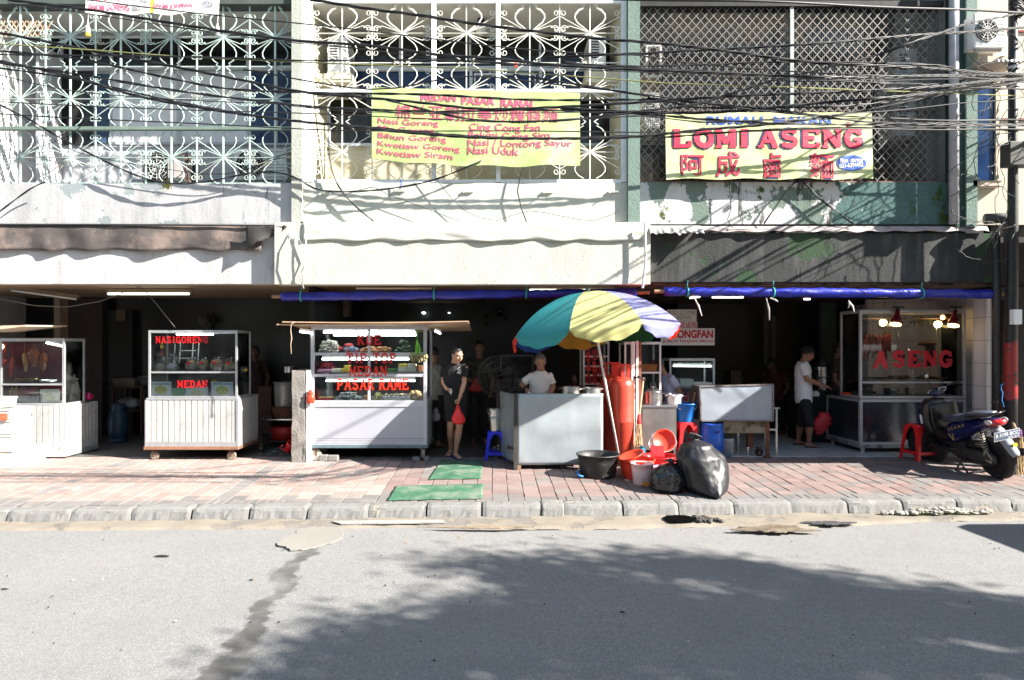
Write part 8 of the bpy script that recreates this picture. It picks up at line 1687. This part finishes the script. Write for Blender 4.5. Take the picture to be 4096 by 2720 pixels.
pbag=Q(5,1280,1170,10.8);plasticbag('whitish plastic bag hanging beside the person in the check shirt',(pbag.x,10.8,pbag.z),.14,.22,.1,M('white_film',(.35,.34,.38),.3),7)
LV=M('lavender_shirt',(.42,.44,.62),.8,var=.08)
sx=Q(6,1290,0,10.75)
simple('stooping man in lavender shirt and red cap beside the display cooler',1320,10.72,6,500,-1.3,LV,BCLOTH,SKIN2,None,cap=M('red_cap',(.30,.012,.02),.7),lean=(-.42,0),pitch=.9,H=1.48,sleeve=.6)
simple('woman in dark dotted shirt reaching up beside the roast meat cart',1275,11.5,7,535,.9,DK,BCLOTH,M('skin_dim',(.22,.11,.07),.6),dict(elL=Q(7,1330,640,11.25),wrL=Q(7,1400,575,11.15)),hairlen=.3)
simple('person in dark red shirt bending over a table at the back of the right shop',800,12.6,7,670,-.9,M('darkred_shirt',(.05,.006,.006),.8),BCLOTH,M('skin_dim2',(.12,.06,.04),.6),lean=(-.2,-.1),pitch=.6,H=1.45)
simple('barely visible man standing in the dark behind the cracker cart',1525,12.2,4,800,.3,M('black_red',(.03,.01,.01),.8),BCLOTH,M('skin_dim2',(.12,.06,.04),.6))
bx_,by_=6.74,8.62
t=thing('scooter','blue and black scooter with plate B 3195 BCC parked on the pavement at the right','scooter',(bx_,by_,gz(by_)),None,local=True)
t.rotation_euler=(R(-11),0,R(94))
NAVYB=M('scooter_blue',(.004,.008,.085),.25,.2,.15,4,coat=.6);BP=M('scooter_black',(.012,.012,.014),.3,0,.2,6,coat=.2);MET=M('engine_metal',(.06,.06,.06),.5,.6,.4,14,bmp=.4);SILV=M('silver_paint',(.50,.52,.58),.3,.4,.1,5);SEATM=M('seat_vinyl',(.07,.08,.12),.35,0,.4,9,bmp=.2,coat=.2)
def sl(mb,rows,n=20,p=2.6,axis='x'):
 rings=[];vs=[]
 for r_ in rows:
  a,zc,hw,hh=r_[:4];xo=r_[4]if len(r_)>4 else 0
  for k in range(n):
   th=6.283*k/n;c,s_=math.cos(th),math.sin(th);q=(abs(c)**p+abs(s_)**p)**(-1/p)
   vs.append((a,xo+c*q*hw,zc+s_*q*hh)if axis=='x' else(zc+s_*q*hh,xo+c*q*hw,a))
 L=len(rows);mb.add(vs,[(i*n+k,i*n+(k+1)%n,(i+1)*n+(k+1)%n,(i+1)*n+k)for i in range(L-1)for k in range(n)]+[tuple(range(n-1,-1,-1)),tuple((L-1)*n+k for k in range(n))]);return mb
def wheel(par,r,w_,T=lambda v:v):
 m_=MB();prof=[(r*.74,-w_*.3),(r*.80,-w_*.5),(r*.93,-w_*.48),(r*.985,-w_*.28),(r,0),(r*.985,w_*.28),(r*.93,w_*.48),(r*.80,w_*.5),(r*.74,w_*.3)]
 m_.lathe(prof+[prof[0]],(0,0,0),40,axis=(0,1,0));m_.v=[T(Vector(v))for v in m_.v];ty=m_.build('wheel',RUBBER,par,smooth=True)
 m_=MB();m_.lathe([(r*.76,-w_*.32),(r*.68,-w_*.25),(r*.68,w_*.25),(r*.76,w_*.32)],(0,0,0),36,axis=(0,1,0));m_.lathe([(0,-w_*.5),(r*.2,-w_*.45),(r*.2,w_*.45),(0,w_*.5)],(0,0,0),20,axis=(0,1,0))
 for k in range(5):a=k*1.2566+.3;m_.bar((r*.15*math.cos(a),0,r*.15*math.sin(a)),(r*.7*math.cos(a),0,r*.7*math.sin(a)),.022,.035,up=(0,1,0))
 m_.v=[T(Vector(v))for v in m_.v];m_.build('rim',M('rim_dark',(.05,.05,.055),.35,.6),ty);return ty
RW=.285;FX=1.17
wheel(t,RW,.105,lambda v:v+Vector((0,0,RW)))
st=Matrix.Rotation(R(24),3,'Z');pivot=Vector((FX-.13,0,0))
S_=lambda v:pivot+st@(Vector(v)-pivot)
wheel(t,RW,.085,lambda v:S_(v+Vector((FX,0,RW))))
def sb(m_,*a,**k):m_.v=[tuple(S_(v))for v in m_.v];return m_.build(*a,**k)
m_=MB();vs=[];n=14
for i in range(n+1):
 a=R(10+128*i/n);rr=RW+.035
 for(y,d)in((-.062,-.03),(-.055,0),(-.03,.014),(0,.02),(.03,.014),(.055,0),(.062,-.03)):vs.append((FX+(rr+d)*math.cos(a)*(1.06 if i<4 else 1),y*(1 if 2<i<n-1 else .7),RW+(rr+d)*math.sin(a)))
m_.add(vs,[(i*7+j,i*7+j+1,(i+1)*7+j+1,(i+1)*7+j)for i in range(n)for j in range(6)]);sb(m_,'front_mudguard',NAVYB,t,smooth=True,solid=.006)
m_=MB()
for y in(-.065,.065):m_.tube([(FX,y,RW),(FX-.12,y,.62),(FX-.16,y*.8,.80)],[.018,.022,.022],10)
sb(m_,'fork',MET,t,smooth=True)
m_=sl(MB(),[(.46,FX-.20,.10,.05),(.54,FX-.18,.15,.07),(.64,FX-.15,.18,.09),(.78,FX-.15,.185,.11),(.92,FX-.20,.17,.10),(1.0,FX-.24,.12,.08)],axis='z');m_.build('front_fairing',BP,t,smooth=True)
m_=sl(MB(),[(.50,FX-.09,.10,.04),(.62,FX-.055,.15,.05),(.78,FX-.06,.17,.06),(.92,FX-.11,.13,.06),(1.0,FX-.16,.09,.04)],axis='z');m_.build('front_cover',NAVYB,t,smooth=True)
m_=MB();m_.box(FX-.19,FX-.16,.19,.215,.66,.80);m_.build('turn_signal',M('signal_white',(.7,.72,.75),.2),t,bevel=.01)
m_=MB();m_.ell((FX-.29,-.10,.80),.012,.035,.022,12,8);m_.build('white_badge',M('badge_white',(.6,.6,.62),.4),t,smooth=True)
m_=sl(MB(),[(.60,FX-.33,.20,.02,-.06),(.70,FX-.31,.21,.03,-.06),(.90,FX-.31,.21,.03,-.06),(.93,FX-.31,.20,.02,-.06)],axis='z',p=5);m_.build('leg_shield',BP,t)
m_=sl(MB(),[(FX-.14,.55,.10,.09),(FX-.30,.50,.09,.09),(FX-.45,.46,.07,.07),(.60,.45,.10,.06)],p=3);m_.build('centre_tunnel',BP,t,smooth=True)
m_=sl(MB(),[(.52,.33,.12,.035),(.62,.32,.17,.04),(.95,.34,.17,.04),(1.02,.40,.13,.05)],p=4);m_.build('floorboard',BP,t)
m_=MB();m_.ell((FX-.26,0,1.10),.085,.15,.065,20,12);sb(m_,'handlebar_cowl',NAVYB,t,smooth=True)
m_=MB();m_.ell((FX-.315,0,1.125),.045,.085,.035,18,10);cl=sb(m_,'instrument_cluster',BP,t,smooth=True)
m_=MB();m_.tube([(FX-.345+.012*math.cos(k*.42),.072*math.cos(k*.42),1.135+.030*math.sin(k*.42))for k in range(16)],.006,6);sb(m_,'instrument_ring',SILV,cl,smooth=True)
m_=MB()
for s in(-1,1):m_.tube([(FX-.27,0,1.09),(FX-.27,s*.12,1.12),(FX-.33,s*.20,1.16),(FX-.37,s*.24,1.165)],.012,8)
sb(m_,'handlebar',BP,t,smooth=True)
for s in(-1,1):
 m_=MB();m_.tube([(FX-.36,s*.22,1.165),(FX-.41,s*.37,1.175)],.020,10);sb(m_,'grip',RUBBER,t,smooth=True)
 m_=MB();m_.tube([(FX-.30,s*.19,1.15),(FX-.30,s*.26,1.16),(FX-.34,s*.37,1.155)],.007,6);sb(m_,'brake_lever',SILV if s>0 else BP,t,smooth=True)
m_=MB();m_.tube([(FX-.29,.13,1.14),(FX-.27,.15,1.22),(FX-.25,.17,1.33)],.006,6);sb(m_,'mirror_stem',BP,t,smooth=True)
m_=MB();m_.ell((FX-.255,.18,1.37),.018,.065,.045,18,10);mr_=sb(m_,'mirror',BP,t,smooth=True);m_=MB();m_.ell((FX-.268,.18,1.37),.008,.057,.038,18,10);sb(m_,'mirror_glass',M('mirror_glass',(.35,.36,.38),.08,.9),mr_,smooth=True)
m_=MB();m_.tube([(FX-.29,-.13,1.14),(FX-.27,-.17,1.20),(FX-.26,-.2,1.25)],.006,6);sb(m_,'mirror_stem',BP,t,smooth=True)
m_=sl(MB(),[(.76,.48,.06,.10),(.66,.53,.115,.16),(.50,.585,.14,.165),(.32,.64,.145,.13),(.14,.70,.135,.09),(-.02,.755,.11,.065),(-.13,.79,.07,.04)]);m_.build('side_panel',NAVYB,t,smooth=True)
m_=sl(MB(),[(.78,.725,.06,.03),(.70,.745,.11,.05),(.52,.765,.14,.055),(.38,.785,.145,.05),(.30,.815,.14,.06),(.12,.855,.12,.05),(-.06,.885,.08,.03)]);m_.build('seat',SEATM,t,smooth=True)
m_=MB();m_.tube([(.22,.14,.83),(.05,.15,.87),(-.12,.12,.90),(-.17,0,.905),(-.12,-.12,.90),(.05,-.15,.87),(.22,-.14,.83)],.014,8);m_.build('grab_rail',BP,t,smooth=True)
m_=MB();r_=random.Random(1)
for k in range(9):
 p=Vector((.56-.035*k,.150,.60+.012*k));m_.bar(p,p+Vector((.012*(-1)**k,-.002,.04)),.007,.003)
m_.bar((.58,.150,.56),(.50,.151,.47),.012,.003);m_.bar((.50,.151,.57),(.50,.151,.47),.010,.003);m_.build('side_decal',M('decal_gold',(.55,.38,.12),.4),t)
m_=sl(MB(),[(-.02,.765,.105,.04),(-.10,.77,.115,.05),(-.16,.775,.10,.045),(-.19,.78,.07,.03)]);m_.build('tail_lens',M('tail_red',(.45,.01,.015),.15,coat=1),t,smooth=True)
for s in(-1,1):m_=MB();m_.ell((-.10,s*.115,.79),.06,.025,.035,14,8);m_.build('turn_signal',M('lens_clear',(.55,.55,.55),.15,coat=1),t,smooth=True)
m_=MB();pts=[(-.07,.72),(-.13,.68),(-.19,.60),(-.26,.50),(-.32,.40),(-.34,.36)];wd=[.06,.075,.075,.07,.06,.035];vs=[]
for(x,z),w_ in zip(pts,wd):
 for y,d in((-1,-.03),(-.8,0),(0,.01),(.8,0),(1,-.03)):vs.append((x-d,y*w_,z+d*.6))
m_.add(vs,[(i*5+j,i*5+j+1,(i+1)*5+j+1,(i+1)*5+j)for i in range(5)for j in range(4)]);m_.build('rear_mudguard',M('mudguard_grey',(.26,.27,.30),.45),t,smooth=True,solid=.008)
ptilt=Matrix.Rotation(R(-12),3,'Y')
def pl(y,z,d):v=ptilt@Vector((-d,0,z));return(-.245+v.x,.01+y,.625+v.z)
pw,ph=.175,.062
m_=MB();m_.prism([pl(-pw,-ph,0),pl(pw,-ph,0),pl(pw,ph,0),pl(-pw,ph,0)],(.004,0,0));PLT=m_.build('number_plate',M('plate_white',(.62,.64,.68),.4),t)
m_=MB();e=.007;m_.add([pl(-pw+e,-ph+e,.001),pl(pw-e,-ph+e,.001),pl(pw-e,ph-e,.001),pl(-pw+e,ph-e,.001)],[(0,1,2,3)]);m_.build('plate_field',M('plate_slate',(.10,.13,.20),.4,dirt=(.35,.35,.38),dscale=8,dthr=.62),PLT)
m_=MB()
def pf(X,Z,Y):return pl(-X,Z,.003)
fit(m_,'B 3195 BCC',-pw+.018,pw-.018,-.012,.040,0,off=.035,fn=pf);fit(m_,'02·21',.015,pw-.02,-.046,-.024,0,off=.03,fn=pf);m_.build('plate_lettering',M('plate_ink',(.66,.68,.72),.4),PLT)
m_=MB();m_.box(-.30,-.285,-.06,.0,.475,.515);m_.build('yellow_sticker',M('stk_y',(.55,.45,.03),.5),t)
m_=sl(MB(),[(.62,.30,.05,.08,.06),(.50,.29,.07,.115,.07),(.30,.28,.075,.11,.09),(.10,.285,.07,.105,.10),(-.04,.29,.05,.09,.10),(-.11,.29,.03,.05,.10)]);m_.build('transmission_case',MET,t,smooth=True)
m_=MB()
for k in range(9):m_.ell((.22+.03*k,.165,.28+.02*math.sin(k)),.012,.012,.07,8,6)
m_.build('case_ribs',BP,t,smooth=True)
m_=sl(MB(),[(.70,.33,.09,.09),(.55,.34,.10,.12),(.38,.36,.09,.12),(.28,.40,.07,.09)]);m_.build('engine_block',MET,t,smooth=True)
m_=sl(MB(),[(.34,.44,.05,.05,.08),(.18,.46,.06,.06,.09),(.02,.46,.05,.05,.09)]);m_.build('air_box',BP,t,smooth=True)
m_=MB();m_.tube([(.0,.11,.33),(.05,.115,.66)],.012,8);sh=m_.build('shock_absorber',MET,t,smooth=True);m_=MB();m_.tube([(.008+.05*k/80+.032*math.cos(k*.6),.113+.032*math.sin(k*.6),.38+.24*k/80)for k in range(81)],.0065,5);m_.build('spring',M('spring_pale',(.5,.46,.36),.4,.3),sh,smooth=True)
m_=MB();m_.tube([(.55,-.10,.22),(.35,-.16,.22),(.15,-.17,.27),(.10,-.175,.29)],.02,10);m_.tube([(.12,-.175,.285),(.05,-.18,.30),(-.25,-.185,.36),(-.33,-.185,.375)],[.035,.052,.055,.05],16);ex=m_.build('exhaust',BP,t,smooth=True);m_=MB();m_.lathe([(.035,0),(.054,0),(.058,.02),(.05,.04),(.035,.035)],(-.345,-.185,.378),20,axis=(-1,0,.2));m_.build('exhaust_cap',SILV,ex,smooth=True)
m_=MB();m_.tube([(.42,.12,.24),(.44,.20,.13),(.46,.26,.035)],.013,8);m_.box(.43,.50,.24,.29,.02,.035);m_.build('side_stand',MET,t)
m_=MB();m_.bar((.50,.12,.16),(.30,.19,.05),.02);m_.bar((.50,-.12,.16),(.30,-.19,.05),.02);m_.bar((.30,-.19,.05),(.30,.19,.05),.02);m_.build('centre_stand',MET,t)
m_=MB();m_.bar((.02,.15,.34),(-.05,.17,.42),.014);m_.bar((-.05,.17,.42),(-.12,.16,.30),.014);m_.bar((.0,.15,.28),(-.10,.17,.27),.018,.02);m_.build('chain_bracket',M('dirty_silver',(.38,.35,.30),.5,.3),t)
m_=MB()
for k in range(3):m_.tube([(FX-.28,.05*(k-1),1.05),(FX-.22,.09+.02*k,.96),(FX-.2,.06,.86)],.005,5)
m_.build('cables',BP,t)
Z11=lambda x,y,Y:P(925+x/12.06,355+y/12.06,Y)
t=thing('broom','straw broom with purple striped binding standing upside down behind the scooter','broom',Z11(1150,1290,8.95));t.location.z=gz(8.95)
r_=random.Random(3);a0=Z11(1120,800,8.9)
MB().tube([a0+Vector((-.02,0,.0)),a0+Vector((-.045,.06,.16))],.025,8).build('stick',WOOD,t);MB().lathe([(.04,-.1),(.05,-.02),(.045,.03),(.02,.05)],a0,14).build('purple_binding',M('binding_purple',(.12,.02,.14),.7,var=.7,scale=40),t)
m_=MB()
for i in range(260):
 p=a0+Vector((r_.gauss(0,.02),r_.gauss(0,.02),-.06));q=a0+Vector((.05+r_.gauss(0,.07),r_.gauss(0,.05),gz(8.9)-a0.z+r_.uniform(0,.06)));m_.tube([p,p.lerp(q,.5)+Vector((r_.gauss(0,.012),0,0)),q],.0032,3)
m_.build('bristles',M('straw_pale',(.48,.36,.20),.9),t)
m_=MB();m_.tube([Z11(975,345,9.0),Z11(920,355,8.95),Z11(918,420,8.95),Z11(938,460,8.95),Z11(925,540,8.95),Z11(955,630,8.95)],.006,5);tag(m_.build('blue_string',M('string_blue',(.03,.25,.7),.6),smooth=True),'thin bright blue string dangling between the sooty pipes above the scooter','string')
m_=MB();m_.ell(Z11(840,565,9.2),.04,.04,.04,12,8,lump=.3);tag(m_.build('valve_knob',BP,smooth=True),'small dark round valve knob on the sooty pipe above the scooter seat','valve')
def tree(label,base,trunk_h,crown,n,seed,leaf=.13):
 r=random.Random(seed);t_=thing('street_tree',label,'tree',base,'street trees across the road');base=Vector(base);m_=MB();top=base+Vector((.3,.1,trunk_h))
 BK=M('bark',(.12,.09,.07),.9,bmp=.8);m_.tube([base,base+Vector((.05,0,trunk_h*.5)),top],[.26,.19,.16],12)
 cs=[]
 for(cx,cy,cz,rx,ry,rz,k)in crown:
  c=Vector((cx,cy,cz));m_.tube([top,top.lerp(c,.5)+Vector((0,0,.25)),c],[.10,.06,.02],7);cs.append((c,rx,ry,rz,k))
 m_.build('trunk',BK,t_,smooth=True);m_=MB()
 for c,rx,ry,rz,k in cs:
  cl=[(c+Vector((r.gauss(0,rx*.36),r.gauss(0,ry*.36),r.gauss(0,rz*.5))))for _ in range(int(k*n/45)+1)]
  for _ in range(int(n*k)):
   q=r.choice(cl);p=q+Vector((r.gauss(0,.2),r.gauss(0,.2),r.gauss(0,.15)))
   d=Vector((r.gauss(0,1),r.gauss(0,1),r.gauss(0,.5))).normalized()*leaf;e=d.cross(Vector((r.gauss(0,1),r.gauss(0,1),r.gauss(0,1)))).normalized()*leaf*.4
   m_.add([p-d*.5,p+e*.5,p+d*.5,p-e*.5],[(0,1,2,3)])
 m_.build('crown',M('leaves',(.05,.10,.025),.6,var=.5,scale=3,obj=False),t_);return t_
def up(X,Y,h):k=(h-ROAD)/-SUN.z;return(X-SUN.x*k,Y-SUN.y*k,h)
cr=[];rr=random.Random(17);H0=6.2
for(X,Y,a,b,k)in((-.55,4.1,.55,.5,1),(.2,4.6,.9,.6,1.3),(.9,5.1,.8,.45,1.2),(1.2,4.2,1.0,.6,1.5),(2.3,4.6,1.0,.55,1.4),(3.2,4.9,.8,.35,1),(3.9,4.5,.8,.4,.9),(2.4,3.5,1.1,.6,1.1),(3.8,3.6,1.0,.6,.9),(.2,3.3,.9,.6,1.3),(5.2,4.0,1,.6,1),(.1,2.6,.9,.6,1.2),(1.4,2.6,1.2,.7,1.2),(1.4,5.75,.7,.22,.55),(.2,5.7,.6,.22,.45),(2.2,5.6,.6,.25,.5),(-.8,3.5,.3,.3,.3)):
 h=H0+rr.uniform(-.4,.5);p=up(X,Y,h);cr.append((*p,a,b*.9,.35,k))
tree('leafy street tree across the road, its shade falling over the asphalt',(11.2,1.2,ROAD),4.4,cr,1650,5,.14)
cr2=[(x,y,z,1.5,1.2,.9,1)for x,y,z in((-6,-6,4.6),(-4.5,-6.5,5.4),(-7.5,-6.8,5.2),(-5.5,-7,6.2))]
tree('broad street tree behind the viewer at the left of the road',(-6,-6.5,ROAD),3.2,cr2,900,6,.3)
cr2=[(x,y,z,1.6,1.2,1.0,1)for x,y,z in((2,-7,4.6),(3.6,-7.4,5.6),(.6,-7.6,5.2),(2.4,-7.8,6.6))]
tree('broad street tree directly behind the viewer across the road',(2,-7.3,ROAD),3.2,cr2,900,8,.3)
o=thing('opposite_building','plain three storey row of houses across the road behind the viewer','building',(0,-14,ROAD))
MB().box(-40,24,-18,-14,ROAD,8.5).build('wall',wall('opposite_plaster',(.30,.28,.25),(.2,.18,.16),dark=(.06,.05,.05),dthr=.6),o);m_=MB()
for i in range(24):
 for j in range(3):m_.box(-38+i*2.6,-36.6+i*2.6,-14.0,-13.96,.6+j*2.7,2.2+j*2.7)
m_.build('windows',BLK,o)
vx,vy=7.75,1.75
t=thing('shadow_van','white delivery van added unseen beyond the right edge to cast the road shadow','van',(vx+.9,vy+2.2,ROAD));W_=M('van_white',(.7,.7,.7),.3,coat=.5,var=.05)  # unseen van, added and placed to throw the hard shadow on the road
prof=[(0,.3),(0,1.2),(.12,1.85),(.3,1.98),(2.9,1.98),(3.55,1.25),(4.3,1.05),(4.5,.8),(4.5,.35)]
MB().prism([(vx,vy+4.5-a,ROAD+b)for a,b in prof],(1.75,0,0)).build('body',W_,t,bevel=.05)
for s_ in(-.004,1.75):MB().prism([(vx+s_,vy+4.5-a,ROAD+b)for a,b in((.5,1.25),(.5,1.75),(2.75,1.75),(3.2,1.25))],(.004,0,0)).build('side_window',BLK,t)
MB().prism([(vx+.15,vy+1.5,ROAD+1.9),(vx+1.6,vy+1.5,ROAD+1.9),(vx+1.6,vy+.98,ROAD+1.3),(vx+.15,vy+.98,ROAD+1.3)],(0,.01,.01)).build('windscreen',BLK,t)
for y in(.9,3.65):
 for x in(.08,1.67):wl=MB().lathe([(0,-.1),(.3,-.1),(.32,-.06),(.32,.06),(.3,.1),(0,.1)],(vx+x,vy+y,ROAD+.32),26,axis=(1,0,0)).build('wheel',RUBBER,t);MB().lathe([(0,-.105),(.18,-.105),(.18,.105),(0,.105)],(vx+x,vy+y,ROAD+.32),20,axis=(1,0,0)).build('rim',STEEL,wl)
for x in(.25,1.5):MB().ell((vx+x,vy+.01,ROAD+.75),.12,.03,.08,14,8).build('headlight',WHITEP,t,smooth=True)
